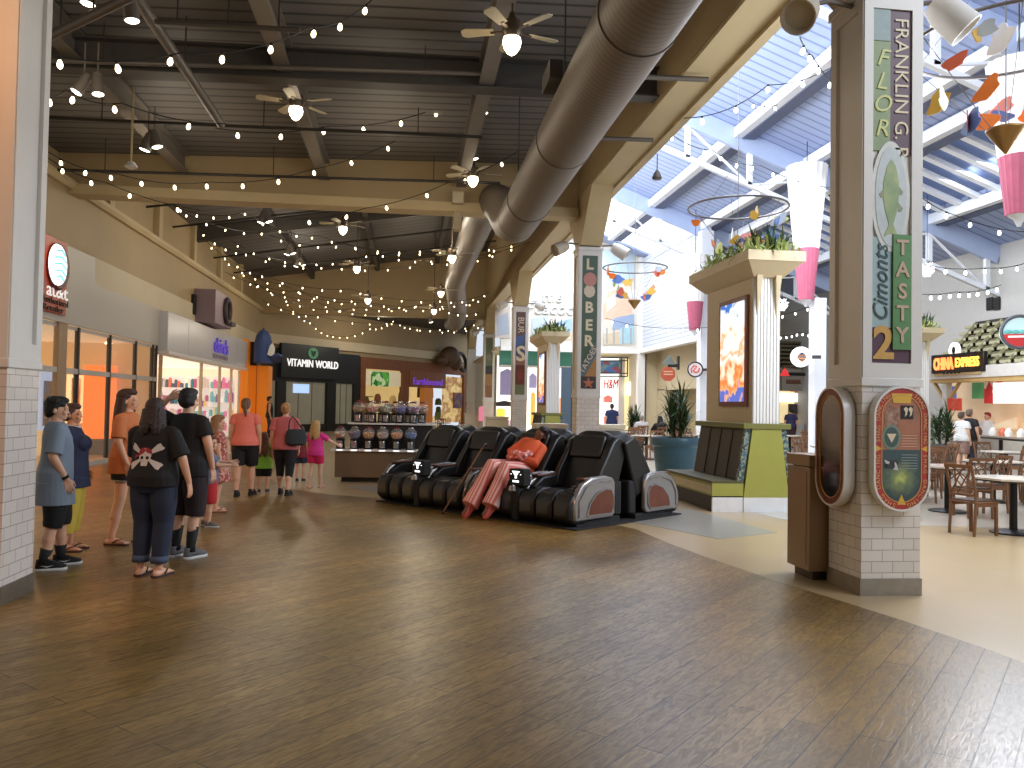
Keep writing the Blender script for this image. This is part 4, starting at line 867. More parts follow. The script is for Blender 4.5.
def advert_column(loc, label):
    t = thing('advert_column', label, 'advertising column', loc)      # origin : front foot of the fluted pilaster
    w, Lg = .23, 2.05
    MB().box((-w, .06, 1.33), (w, Lg, 3.85)).build('column_body', COLC, t, bev=.01)
    MB().box((-w + .005, 0, 1.4), (w - .005, .08, 3.85)).build('fluted_pilaster', FLUTE, t)
    for s in (-1, 1): MB().add([(s * .16 - .05, -.1, 3.8), (s * .16 + .05, -.1, 3.8), (s * .16 - .05, .02, 3.8), (s * .16 + .05, .02, 3.8), (s * .16, .0, 3.1)], [(0, 1, 3, 2), (0, 1, 4), (1, 3, 4), (3, 2, 4), (2, 0, 4)]).build('corbel', COLC, t, smooth=False)
    def rg(x, y0, y1, z): return [(-x, y0, z), (x, y0, z), (x, y1, z), (-x, y1, z)]
    MB().rings([rg(.25, -.06, Lg + .05, 3.76), rg(.46, -.34, Lg + .3, 3.98), rg(.475, -.36, Lg + .32, 3.98), rg(.475, -.36, Lg + .32, 4.14), rg(.42, -.3, Lg + .25, 4.14), rg(.42, -.3, Lg + .25, 4.08)]).build('planter_tray', COLC, t, smooth=False)
    fn = lambda i: ((lambda x, y: ((x, y, 4.08), (x + random.uniform(-.3, .3), y + random.uniform(-.45, .3), 4.1 + random.uniform(-.12, .3)), .12))(random.uniform(-.42, .42), random.uniform(-.25, Lg)))
    leaves(620, fn, .02, LEAFL, 'pale foliage', t)
    fn2 = lambda i: ((lambda x, y: ((x, y, 4.1), (x + random.uniform(-.4, .4), y + random.uniform(-.4, .4), 4.2 + random.uniform(.1, .45)), .1))(random.uniform(-.2, .3), random.uniform(-.1, .8)))
    leaves(90, fn2, .02, LEAF, 'dark foliage', t)
    fr = MB().box((-w - .05, .15, 1.68), (-w, 1.32, 3.5)).build('poster_frame', mat('red brown poster frame', (120, 62, 40), .4, noise=.1), t)
    MB().box((-w - .06, .23, 1.76), (-w - .045, 1.24, 3.42)).build('lit_poster', POSTER, fr)
    MB().box((-.4, -.06, 1.32), (.4, Lg + .1, 1.41)).build('base_cap', DGREEN, t, bev=.008)
    MB().prism([(-.38, .23), (.38, .23), (.24, 1.33), (-.24, 1.33)], -.04, Lg, 'XZ').build('green_base', GREEN, t, smooth=False)
    MB().box((-.38, -.05, 0), (.38, Lg, .23)).build('kick_plate', MIRR, t)
    for s in (-1, 1):
        b = MB().box((s * .38, -.03, .25), (s * .9, Lg + .3, .45)).build('bench', GREEN, t)
        MB().box((s * .38, -.03, 0), (s * .89, .02, .23)).build('kick_plate', MIRR, b)
        MB().box((s * .55, .02, 0), (s * .86, Lg + .28, .25)).build('bench_plinth', BLACK, b)
        MB().box((s * .885, 0, .28), (s * .905, Lg + .3, .41)).build('pale_edge', mat('pale edge', (206, 194, 160), .5), b)
        MB().box((s * .38, -.03, .45), (s * .91, Lg + .3, .49)).build('bench_seat', mat('dark olive seat', (78, 72, 38), .5, noise=.1), b)
        pr = [(s * .46, .49), (s * .36, .49), (s * .24, 1.32), (s * .33, 1.32)]
        MB().prism(pr, .06, Lg, 'XZ').build('bench_back', UPH, t, smooth=False, bev=.015)
        MB().prism([(x + s * .012, z) for x, z in pr], -.01, .07, 'XZ').build('mosaic_strip', MOSA, t, smooth=False)
        for j in range(1, 4): MB().prism([(s * .475, .5), (s * .46, .5), (s * .33, 1.3), (s * .345, 1.3)], j * .5, j * .5 + .015, 'XZ').build('seam', BLACK, t, smooth=False)
    return t
ac = advert_column((5.71, 12.55, 0), 'green based advert column with bench and lit poster beside the blue planter')
ac2 = dup(ac, (4.86, 27.3, 0), None, 'farther advert column seen between the second and third pillars')
q = onY(922, 400, 22.6); dup(ac, (q.x, q.y, 0), None, 'advert column mostly hidden behind the foreground pillar')
# blue planter with spiky plant
def planter(loc, label, m, r=.54, h=1.02, plant=True):
    t = thing('potted_plant', label, 'potted plant', loc)
    MB().lathe([(r * .68, 0), (r * .74, .03), (r * .82, h * .45), (r * .835, h * .46), (r * .835, h * .5), (r * .85, h * .51), (r * .9, h * .8), (r * .98, h * .84), (r, h * .88), (r, h * .97), (r * .97, h), (r * .86, h), (r * .84, h * .9), (.02, h * .9)], 40).build('pot', m, t)
    MB().lathe([(r * .83, h * .86), (r * .8, h * .92), (.02, h * .94)], 24).build('soil', mat('dark soil', (50, 40, 30), .9, noise=.4, ns=20), t)
    if plant:
        mb = MB()
        for k in range(4): a = k * 1.7; mb.tube([(.08 * math.cos(a), .08 * math.sin(a), h * .9), (.14 * math.cos(a), .14 * math.sin(a), h + .35), (.18 * math.cos(a + .3), .18 * math.sin(a + .3), h + .3 + .14 * k)], [.03, .025, .02], 7)
        mb.build('stem', mat('brown stem', (96, 78, 52), .7, noise=.2), t)
        def fn(i):
            k = i % 4; a = k * 1.7; zb = h + .05 + random.random() * (.3 + .16 * k); c = V((.15 * math.cos(a), .15 * math.sin(a), zb)); th = random.uniform(0, 2 * PI); el = random.uniform(-.35, 1.35); Ln = random.uniform(.35, .62)
            return c, c + V((math.cos(th) * math.cos(el), math.sin(th) * math.cos(el), math.sin(el))) * Ln, .04
        leaves(340, fn, .018, LEAF, 'foliage', t)
    return t
q = onY(676.5, 420, 16.9)
planter((q.x, q.y, 0), 'large blue planter pot with spiky dark plant behind the bench', mat('blue glazed pot', (58, 94, 112), .35, noise=.12, ns=3))
q = onZ(939, 474); planter((q.x + .1, q.y, 0), 'dark grey planter pot just right of the foreground pillar', mat('dark grey pot', (62, 66, 66), .4, noise=.15), .34, .8)
q = onY(634, 420, 33); planter((q.x, q.y, 0), 'small potted palm far off in front of the lit shop', mat('grey pot', (90, 90, 90), .5), .4, .7)
# cabinets beside the pillars
def cabinet(loc, sx, sy, label, m=None, h=1.2):
    t = thing('waste_cabinet', label, 'cabinet', loc); m = m or mat('taupe laminate', (150, 122, 92), .4, noise=.06)
    MB().box((0, 0, .09), (sx, sy, h - .12)).build('cabinet_body', m, t, bev=.006)
    MB().box((.06, .05, 0), (sx - .04, sy - .05, .1)).build('toe_kick', mat('dark brown kick', (62, 46, 34), .5), t)
    MB().box((-.012, -.012, h - .11), (sx + .012, sy + .012, h)).build('cabinet_top', m, t, bev=.008)
    MB().box((-.006, .06, .14), (.004, sy - .06, h - .16)).build('door_panel', m, t, bev=.003)
    return t
cabinet((3.83, 7.44, 0), .72, .46, 'taupe waste cabinet standing behind the foreground pillar')
LC = mat('cream laminate', (206, 194, 170), .45, noise=.05)
cabinet((3.15, 20.0, 0), .8, .6, 'cream low cabinet on the left of the green letter pillar', LC)
cabinet((4.66, 20.0, 0), .75, .6, 'cream low cabinet on the right of the green letter pillar', LC)
cabinet((3.1, 44.4, 0), .85, .6, 'cream low cabinet between the two farthest pillars', LC)
cabinet((3.1, 32.0, 0), .85, .6, 'cream low cabinet left of the third pillar', LC)
# hanging ring mobiles
COLS = [(222, 110, 84), (214, 170, 70), (90, 120, 186), (226, 226, 230), (236, 130, 50), (200, 204, 120), (226, 150, 140), (176, 188, 206)]
def mobile(loc, label, seed, R=1.0, h=1.3, zc=10.):
    rs = random.Random(seed); t = thing('hanging_mobile', label, 'mobile', loc)
    MB().torus((0, 0, 0), R, .022, 56, 8).build('ring', mat('grey steel ring', (112, 108, 108), .4, .6), t)
    MB().lathe([(.2, -h + .28), (.2, -h + .26), (.012, -h)], 20).build('brass_tip', mat('brass cone', (150, 116, 66), .4, .6), t)
    mb = MB(); 
    for k in range(6): a = k * PI / 3; mb.tube([(R * math.cos(a), R * math.sin(a), 0), (.18 * math.cos(a), .18 * math.sin(a), -h + .28)], .005, 5)
    mb.tube([(0, 0, -h + .2), (0, 0, zc - loc[2])], .008, 6)
    for k in range(3): a = k * 2 * PI / 3; mb.tube([(R * math.cos(a), R * math.sin(a), 0), (0, 0, 1.0)], .004, 5)
    mb.build('wires', mat('grey wire', (120, 120, 122), .5, .3), t)
    for k in range(22):
        f = rs.random() ** .8 * .8; a = rs.uniform(0, 2 * PI); r = R * (1 - f) + .2 * f; z = -f * (h - .28) - .12
        s = rs.uniform(.09, .16); c = COLS[k % len(COLS)]
        out = [((s * (1 + .3 * math.sin(3 * th + k))) * math.cos(th) * 1.25, (s * (1 + .25 * math.cos(2 * th + k))) * math.sin(th) * .8) for th in [2 * PI * i / 14 for i in range(14)]]
        mx = MX.Translation((r * math.cos(a), r * math.sin(a), z)) @ MX.Rotation(rs.uniform(0, 3), 4, 'Z') @ MX.Rotation(rs.uniform(-.5, .5), 4, 'Y')
        MB().prism(out, -.006, .006, 'XZ', mx).build('cutout', mat('cutout paint %d %d %d' % c, c, .5, noise=.1), t, smooth=False)
    return t
mobile(onY(635, 268, 25), 'ring mobile of coloured cutouts to the right of the green letter pillar', 1)
mobile(onY(738, 208, 16), 'large ring mobile of cutouts above the advert column planter', 2)
mobile(onY(1006, 42, 8.2), 'nearest ring mobile of cutouts at the upper right corner', 3, 1.0, 1.25)
# posts with flared fabric shades
FABW = mat('white translucent fabric', (244, 242, 244), .6, noise=.05, emit=.12); FABP = mat('pink translucent fabric', (192, 98, 124), .6, noise=.2, emit=.0)
def shade(loc, label, H=3.7, r0=.2, r1=.5, post=True):
    t = thing('flared_fabric_shade', label, 'fabric shade', loc)
    def prof(a, b): return [(r0 + (r1 - r0) * (z / H), z) for z in (a * H, (a + b) / 2 * H, b * H)]
    def fold(ps, n=36): return [[(r * (1 + .06 * (i % 2)) * math.cos(2 * PI * i / n), r * (1 + .06 * (i % 2)) * math.sin(2 * PI * i / n), z) for i in range(n)] for r, z in ps]
    MB().rings(fold(prof(0, .38))).build('pink_skirt', FABP, t); MB().rings(fold(prof(.38, 1))).build('white_skirt', FABW, t)
    MB().lathe([(.03, -.2), (.08, -.08), (r0 * 1.02, .02)], 20).build('collar', TRUSSW, t)
    MB().cyl((0, 0, H * .2), (0, 0, ZR(loc[0]) - loc[2]), .012, n=8).build('hanging_cable', WIRE, t)
    return t
q = onX(806, 300, 11.4); shade((q.x, q.y, q.z), 'tall pink and white flared shade just left of the foreground pillar', 3.9, .2, .55)
S('trim_27', MB().box((11.6, 22.3, 0), (11.95, 22.65, 4.9)), TRUSSW)
q = onX(697, 330, 11.2); shade((q.x, 31.2, q.z), 'pink and white flared shade by the corner of the siding wall', 3.0, .2, .5)
q = onY(1019, 215, 12.6); shade((q.x, q.y, q.z), 'pink and white flared shade at the right edge of the photo', 2.6, .2, .48)
# lotus pendants
def lotus(loc, label):
    t = thing('lotus_pendant', label, 'pendant lamp', loc); m = mat('white glowing petals', (250, 250, 252), .4, emit=.9, noise=.02); mb = MB()
    for ly in range(4):
        n = 8; r = (.16, .24, .22, .12)[ly]; z = (.16, .05, -.06, -.15)[ly]
        for i in range(n):
            a = 2 * PI * (i + .5 * (ly % 2)) / n; d = V((math.cos(a), math.sin(a), 0)); s = V((-d.y, d.x, 0)) * .07
            mb.add([V((0, 0, z - .03)), d * r * .6 + s + V((0, 0, z - .05)), d * r + V((0, 0, z + .05)), d * r * .6 - s + V((0, 0, z - .05))], [(0, 1, 2, 3)])
    mb.build('petals', m, t, smooth=False); MB().cyl((0, 0, .1), (0, 0, 2.2), .008, n=6).build('cord', WIRE, t); MB().ball((0, 0, 0), .07).build('glow', m, t)
lotus(onY(782, 305, 26), 'white lotus pendant lamp right of the advert column'); lotus(onY(927, 270, 22), 'white lotus pendant lamp half behind the foreground pillar')
# signs hung in the court
def disc(loc, r, m, label, rz=0., rim=None, name='round_sign'):
    t = thing(name, label, 'sign', loc, rz)
    q = MX.Rotation(PI / 2, 4, 'X')
    MB().lathe([(r, -.07), (r, .05), (r * .97, .06), (.01, .06)], 40, mx=q).build('disc', m, t)
    if rim: MB().torus((0, -.06, 0), r * .93, r * .1, 40, 8, mx=q).build('rim', rim, t)
    MB().box((r * .9, -.02, -.05), (r + .25, .02, .05)).build('bracket', DKSTEEL, t)
    return t
LITW = mat('lit white acrylic', (252, 252, 252), .3, emit=.9, noise=0)
REDS = mat('red sign paint', (206, 48, 48), .45, emit=.15, noise=.05)
t = disc(onY(695, 369.5, 31.3), .31, mat('white sign face', (226, 218, 214), .4, emit=.2), 'round white sign with dark rim hung by the siding corner post', -.2, mat('navy rim', (40, 44, 60), .4))
MB().tube([(-.14, -.09, -.14), (-.17, -.09, .02), (-.06, -.09, .15), (.06, -.09, .12), (-.02, -.09, .02), (-.08, -.09, -.06), (.02, -.09, -.13), (.12, -.09, -.08), (.16, -.09, .06)], .025, 6).build('red_script_mark', REDS, t)
t = disc(onY(801, 357, 22.2), .29, LITW, 'round lit white sign with striped hive emblem beside a white post', -.35)
for k, (w_, z, c) in enumerate(((.05, .11, (70, 60, 90)), (.1, .075, (60, 50, 70)), (.13, .035, (170, 100, 60)), (.15, -.005, (60, 50, 70)), (.13, -.045, (226, 150, 60)), (.1, -.085, (60, 50, 70)), (.05, -.12, (226, 150, 60)))):
    MB().box((-w_ * .9 + .02, -.085, z - .017), (w_ * .8 + .02, -.065, z + .017)).build('hive_stripe', mat('hive stripe %d %d %d' % c, c, .5), t)
pz = onY(1019, 332, 18.5)
t = disc(pz, .42, mat('teal white sign face', (196, 226, 226), .4, emit=.35), 'large round sign cut by the right edge, red below and pale teal above', -.5, mat('grey rim', (96, 100, 108), .4))
low = [(.38 * math.cos(a), .38 * math.sin(a)) for a in [PI + .15 + (PI - .3) * i / 20 for i in range(21)]]
MB().prism(low, -.09, -.065, 'XZ').build('red_half', REDS, t)
MB().box((-.25, -.1, -.14), (.3, -.088, -.1)).build('white_bar', LITW, t)
for x in (-.24, -.08, .08, .24): MB().ball((x, -.07, .0), (.1, .02, .05)).build('teal_scallop', mat('teal scallop', (110, 196, 190), .4, emit=.2), t)
pz = onY(668, 374, 35); t = thing('octagon_sign', 'small orange octagonal sign hung under a grey pointed bracket', 'sign', pz, -.15)
MB().prism([(.33 * math.cos(PI / 8 + i * PI / 4), .33 * math.sin(PI / 8 + i * PI / 4)) for i in range(8)], -.04, .04, 'XZ').build('orange_board', mat('orange red sign', (186, 84, 54), .5, emit=.1), t, smooth=False)
for z in (.08, -.04): MB().box((-.2, -.05, z), (.2, -.04, z + .05)).build('pale_stripe', mat('pale sign stripe', (226, 190, 160), .5), t)
MB().prism([(-.3, .42), (.3, .42), (.05, .85)], -.03, .03, 'XZ').build('pointed_bracket', mat('grey green bracket', (120, 130, 126), .5), t, smooth=False)
MB().box((.42, -.05, .2), (.5, .3, .8)).build('wall_plate', BLACK, t); MB().box((-.02, -.02, .3), (.45, .02, .45)).build('arm', BLACK, t)
pz = onY(612, 367, 38); t = thing('framed_glass_sign', 'dark framed stained glass panel hanging right of the green letter pillar', 'sign', pz, -.5)
mb = MB()
for a, b in (((-1.3, -.45), (.75, -.45)), ((-1.3, .45), (.75, .45)), ((.45, -.45), (.45, .45)), ((.75, -.45), (.75, .45)), ((-1.3, -.45), (-1.3, .45)), ((-1.3, .3), (.75, .3)), ((-1.3, -.3), (.75, -.3))): mb.bar((a[0], 0, a[1]), (b[0], 0, b[1]), .05)
mb.build('black_frame', BLACK, t)
MB().box((-1.25, -.01, -.28), (.43, .02, .28)).build('coloured_glass', blotmat('stained glass', [(60, 80, 76), (90, 110, 110), (120, 60, 66), (60, 90, 130), (140, 150, 140)], 5, rough=.2), t)
# mural on the back wall, flat paint, and pale letters
def mur(pts, c, k):
    c = tuple(int(v * .55 + g * .45) for v, g in zip(c, (206, 200, 190)))
    w = [onY(x, y, YM) for x, y in pts]; o = MB().prism([(p.x, p.z) for p in w], YM - .03 - .004 * k, YM - .006, 'XZ').build('mural_patch', mat('mural paint %d %d %d' % c, c, .6, noise=.12), None, smooth=False); o.parent = MURT; return o
MURT = thing('wall_mural', 'painted wharf mural on the upper back wall behind the ring mobile', 'mural')
mur([(603, 250), (634, 250), (634, 345), (603, 345)], (206, 196, 176), 0)
mur([(603, 250), (634, 250), (634, 282), (603, 288)], (150, 186, 214), 1)
mur([(603, 306), (608, 292), (620, 288), (632, 300), (632, 318), (603, 320)], (216, 156, 120), 2)
mur([(614, 318), (634, 314), (634, 328), (612, 330)], (86, 120, 176), 3)
mur([(620, 328), (634, 326), (634, 343), (620, 344)], (120, 180, 204), 4)
mur([(603, 334), (619, 332), (619, 344), (603, 345)], (186, 160, 120), 5)
for x in (606, 613, 622, 630): mur([(x, 328), (x + 1.4, 328), (x + 1.4, 344), (x, 344)], (120, 120, 140), 6)
mur([(606, 300), (614, 294), (616, 304), (607, 312)], (232, 214, 190), 6)
mur([(532, 318), (548, 316), (548, 338), (532, 338)], (150, 180, 204), 1); mur([(548, 326), (572, 322), (572, 340), (548, 340)], (206, 176, 140), 2); mur([(556, 322), (572, 318), (572, 332), (560, 334)], (110, 160, 204), 4)
mur([(495, 300), (510, 300), (510, 338), (495, 338)], (176, 160, 150), 1); mur([(497, 318), (508, 312), (509, 334), (497, 336)], (110, 130, 160), 3)
for wd, px, py, sz in (('Little', 546, 297, .8), ('Peacock', 553, 309, .86)):
    p = onY(px, py, YM - .06); o = text(wd, mat('pale outline letters', (206, 204, 206), .5), MURT, p, (PI / 2, 0, 0), sz, .04, font_shear=.25)
# ground floor shops behind the mural wall
t = thing('teal_awning', 'long teal fascia over the far shops behind the pillars', 'awning', (0, 0, 0))
MB().box((4.7, 42.4, 3.75), (9.6, 42.6, 4.5)).build('teal_board', mat('teal fascia', (84, 156, 140), .5, emit=.12, noise=.1), t); MB().box((4.7, 42.2, 3.65), (9.6, 42.6, 3.75)).build('white_edge', WHITE, t)
LIT2 = mat('bright lit shop interior', (255, 250, 240), .6, emit=1.3, noise=.1, ns=.8)
t = thing('far_shop_front', 'bright white shop front with red letters behind the pillars', 'shop front', (0, 0, 0))
xs = [xatY(v, 43.4) for v in (478, 600, 618, 624, 641)]
MB().box((4.7, 43.4, .0), (xs[2], 43.6, 4.3)).build('lit_wall', LIT2, t); MB().box((xs[2], 43.3, 0), (xs[3], 43.5, 4.4)).build('pier', WHITE, t)
MB().box((xs[3], 43.4, 0), (xs[4] + .1, 43.6, 4.3)).build('cream_window', mat('cream lit window', (250, 226, 170), .6, emit=.8, noise=.2, ns=1), t)
p = onY(610.5, 384.5, 43.2); o = text('H&M', REDS, t, p, (PI / 2, 0, 0), .75, .05, font_shear=.2); fit(o, .8)
for k, (a, b, z0, z1, c, e) in enumerate(((605, 617, .2, 1.2, (196, 60, 56), .2), (604, 612, 1.9, 2.3, (230, 130, 120), .4), (626, 640, 2.3, 3.1, (255, 244, 200), 1.5), (500, 513, 2.2, 3.6, (150, 140, 176), .3), (497, 505, .8, 1.5, (240, 226, 80), .6), (503, 512, .2, .9, (220, 180, 200), .4), (479, 484, .8, 1.6, (226, 130, 150), .4), (531, 535, .6, 2.4, (244, 180, 80), .6), (529, 536, 2.6, 3.4, (170, 160, 200), .3), (496, 513, 1.6, 1.9, (50, 44, 44), 0), (560, 567, .6, 2.2, (220, 150, 90), .4))):
    MB().prism([(xatY(a, 43.1), z0), (xatY(b, 43.1), z0), (xatY(b, 43.1), z1 * .95), (xatY((a + b) / 2, 43.1), z1), (xatY(a, 43.1), z1 * .95)], 43.0, 43.3, 'XZ').build('display_shape', mat('shop display %d %d %d' % c, c, .5, emit=e), t, smooth=False)
t = thing('tall_sign_panel', 'tall slate blue panel standing left of the green letter pillar', 'panel', (xatY(566, 30), 30, 0))
MB().box((-.18, 0, .5), (.2, .1, 3.1)).build('blue_panel', mat('slate blue panel', (92, 110, 128), .5, noise=.1), t); MB().box((.2, -.02, .4), (.32, .12, 3.15)).build('black_edge', BLACK, t); MB().box((-.3, -.2, 0), (.35, .3, .5)).build('black_foot', BLACK, t)
# stall beyond the white post
XQ0, XQ1, YQ = xatY(783, 36.4), 18.2, 36.4
t = thing('far_food_stall', 'far food stall with dark slatted roof and lit menu right of the advert column', 'food stall', (0, 0, 0))
q = lambda px, py: (onY(px, py, YQ).x, onY(px, py, YQ).z)
mb = MB()
for k in range(7): z = q(800, 368)[1] + k * .19; mb.box((XQ0 - .2, YQ - .4 + k * .05, z), (XQ1, YQ - .2 + k * .05, z + .1))
mb.build('slatted_roof', mat('dark olive slat', (96, 86, 58), .6, noise=.15), t)
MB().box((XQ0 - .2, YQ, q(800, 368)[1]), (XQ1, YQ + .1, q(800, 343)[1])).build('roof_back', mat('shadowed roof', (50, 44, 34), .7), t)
MB().box((XQ0 - .2, YQ - .3, q(800, 391)[1]), (XQ1, YQ - .1, q(800, 370)[1])).build('fascia', mat('grey beige fascia', (150, 142, 130), .5), t)
MB().box((XQ0, YQ - .36, q(800, 376)[1]), (q(802, 376)[0], YQ - .3, q(800, 373)[1])).build('dark_sign', BLACK, t)
MB().box((XQ0, YQ - .36, q(800, 384)[1]), (q(797, 384)[0], YQ - .3, q(800, 380)[1])).build('brown_sign', mat('brown sign', (110, 66, 50), .5), t)
MB().prism([(q(776, 376)[0], q(776, 376)[1]), (q(786, 376)[0], q(776, 376)[1]), (q(781, 368)[0], q(781, 368)[1])], YQ - .4, YQ - .36, 'XZ').build('red_logo', mat('red glow', (240, 60, 60), .4, emit=.6), t, smooth=False)
MB().box((XQ0, YQ + .5, 0), (XQ1, YQ + .6, q(800, 391)[1])).build('lit_back_wall', mat('lit cream stall wall', (250, 226, 170), .6, emit=.6, noise=.12, ns=1), t)
MB().box((q(781, 400)[0], YQ + .4, q(800, 402)[1]), (q(812, 400)[0], YQ + .5, q(800, 393)[1])).build('lit_menu', LIT2, t)
MB().box((q(795, 400)[0], YQ + .38, q(800, 391.5)[1]), (q(812, 400)[0], YQ + .5, q(800, 386)[1])).build('red_board', mat('red brown board', (190, 80, 50), .5, emit=.15), t)
MB().box((q(793, 400)[0], YQ + .4, q(800, 418)[1]), (q(807, 400)[0], YQ + .5, q(800, 404)[1])).build('dark_poster', blotmat('food poster', [(80, 60, 50), (230, 190, 150), (60, 50, 46), (200, 120, 90)], 3, emit=.2), t)
MB().box((XQ0 - .2, YQ - .5, 0), (XQ1, YQ, 1.05)).build('counter', mat('pale counter', (206, 200, 190), .4), t)
# noodle stall at the right : louvred roof, sign, canopy, kitchen
XC = 17.0
t = thing('louvred_food_stall', 'food stall with green louvred roof under the grey wall at right', 'food stall', (0, 0, 0))
def cc(px, py, X=XC): p = onX(px, py, X); return p.y, p.z
y0c, y1c = cc(1060, 400)[0], cc(932, 400)[0]
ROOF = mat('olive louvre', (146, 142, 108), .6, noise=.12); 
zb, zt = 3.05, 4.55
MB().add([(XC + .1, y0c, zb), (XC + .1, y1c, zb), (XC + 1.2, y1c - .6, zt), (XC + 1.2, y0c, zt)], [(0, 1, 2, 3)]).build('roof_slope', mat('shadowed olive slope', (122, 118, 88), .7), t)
for i in range(9):
    y = y0c + (y1c - y0c) * (i + .5) / 9; MB().bar((XC + .05, y, zb), (XC + 1.12, y - .3, zt), .14, .08).build('roof_rib', ROOF, t)
mb = MB()
for j in range(7):
    f = (j + .3) / 7
    for i in range(9):
        y = y0c + (y1c - y0c) * (i + .5) / 9 - .3 * f; mb.box((XC + .02 + 1.1 * f, y - .32, zb + (zt - zb) * f), (XC + .12 + 1.1 * f, y + .4, zb + (zt - zb) * f + .09))
mb.build('louvre_blades', mat('pale olive louvre', (184, 180, 146), .6, noise=.1), t)
MB().box((XC + 1.15, y0c, zt - .05), (XC + 1.25, y1c - .5, zt + .05)).build('roof_top_rail', DKSTEEL, t)
MB().box((XC - .1, y0c, 2.72), (XC + .3, y1c, 3.08)).build('canopy_beam', mat('white canopy beam', (226, 222, 216), .5), t, bev=.01)
MB().box((XC - .14, cc(985, 400)[0], 2.82), (XC - .1, cc(938, 400)[0], 3.0)).build('tan_board', mat('tan board', (206, 176, 130), .5), t)
for i in range(5): MB().box((XC - .155, cc(960, 400)[0] - .2 + i * .18, 2.87), (XC - .14, cc(960, 400)[0] - .1 + i * .18, 2.96)).build('dark_mark', BLACK, t)
MB().box((XC - .06, y0c, 2.6), (XC + .25, y1c, 2.72)).build('timber_beam', mat('pale timber', (206, 170, 110), .5, noise=.1), t)
for px in (944,): 
    yy = cc(px, 400)[0]; MB().box((XC, yy - .1, 0), (XC + .2, yy + .1, 2.6)).build('white_post', WHITE, t)
    for s in (-1, 1): MB().bar((XC + .1, yy + s * .08, 2.0), (XC + .1, yy + s * .6, 2.6), .08).build('brace', mat('pale timber', (206, 170, 110), .5, noise=.1), t)
MB().box((XC - .2, y0c, 0), (XC + .2, cc(957, 400)[0], 1.0)).build('counter', mat('grey counter', (176, 168, 156), .35), t)
MB().box((XC + 1.05, y0c, 0), (XC + 1.15, y1c + .5, 2.9)).build('kitchen_wall', mat('lit tan kitchen wall', (226, 196, 160), .6, emit=.4, noise=.15, ns=1), t)
MB().box((XC + .1, cc(1019, 400)[0], 1.95), (XC + .2, cc(990, 400)[0], 2.55)).build('lit_menu', LIT2, t)
MB().box((XC + .3, cc(987, 400)[0], 1.95), (XC + .5, cc(975, 400)[0], 2.65)).build('red_banner', blotmat('red banner', [(190, 40, 40), (220, 200, 190), (170, 30, 36), (190, 40, 40)], 4, emit=.2), t)
MB().box((XC - .05, cc(962, 400)[0], 1.72), (XC, cc(949, 400)[0], 2.1)).build('red_board', mat('orange red board', (214, 74, 54), .5, emit=.2), t)
MB().box((XC + .5, cc(967, 400)[0], 2.1), (XC + .6, cc(957, 400)[0], 2.6)).build('green_screen', mat('green lit screen', (80, 140, 90), .4, emit=.4), t)
MB().box((XC + .3, cc(945, 400)[0], 1.9), (XC + .4, cc(934, 400)[0], 2.5)).build('blue_screen', mat('blue lit screen', (90, 120, 190), .4, emit=.5), t)
MB().prism([(cc(990, 400)[0], 1.55), (cc(963, 400)[0], 1.2), (cc(990, 400)[0], 1.2)], XC + .8, XC + .9, 'YZ').build('sloping_hood', mat('cream hood', (240, 216, 180), .5, emit=.3), t, smooth=False)
for i in range(9):
    y = y0c + .5 + i * .42; c = random.choice([(226, 120, 90), (226, 200, 170), (120, 60, 50), (240, 240, 236), (90, 60, 50)])
    MB().lathe([(.09, 0), (.11, .12), (.07, .2), (.03, .24)], 12, (XC + random.uniform(-.1, .12), y, 1.0)).build('counter_jar', mat('jar %d %d %d' % c, c, .4, emit=.1), t)
t = thing('lit_stall_sign', 'black sign with glowing orange letters over the louvred food stall', 'sign', (XC - .05, cc(961, 400)[0], cc(961, 363)[1]))
dy = (cc(935, 400)[0] - cc(988, 400)[0]) / 2
MB().box((-.12, -dy, -.3), (.02, dy, .3)).build('black_board', mat('black sign board', (30, 22, 20), .4, noise=.2), t, bev=.02)
RR = (PI / 2, 0, -PI / 2)
GLO = mat('glowing orange letters', (255, 120, 60), .3, emit=3.2, noise=0); GLO2 = mat('glowing amber letters', (255, 176, 70), .3, emit=2.6, noise=0)
fit(text('CHINA', GLO, t, (-.14, dy * .48, -.02), RR, .5, .015, bold=.02), dy * .78)
fit(text('EXPRESS', GLO2, t, (-.14, -dy * .42, -.01), RR, .4, .015, bold=.008), dy * .86)
MB().lathe([(.25, 0), (.25, .06)], 28, mx=MX.Translation((-.05, .12, .4)) @ MX.Rotation(-PI / 2, 4, 'Y')).build('round_badge', LITW, t); MB().ball((-.12, .12, .4), (.02, .08, .12)).build('badge_mark', BLACK, t)
for k in (0, 1):
    p0, p1 = onX(987 + k * 7, 298, XW - .02), onX(993.3 + k * 7, 309.5, XW - .02)
    t = thing('wall_vent', ['left', 'right'][k] + ' dark square vent of the pair high on the grey right wall', 'vent', (XW - .02, (p0.y + p1.y) / 2, (p0.z + p1.z) / 2))
    hy, hz = abs(p0.y - p1.y) / 2, abs(p0.z - p1.z) / 2
    MB().box((-.03, -hy, -hz), (.01, hy, hz)).build('dark_opening', BLACK, t)
    for j in range(4): MB().box((-.05, -hy, -hz + (j + .4) * hz / 2), (-.02, hy, -hz + (j + .5) * hz / 2)).build('slat', DKSTEEL, t)
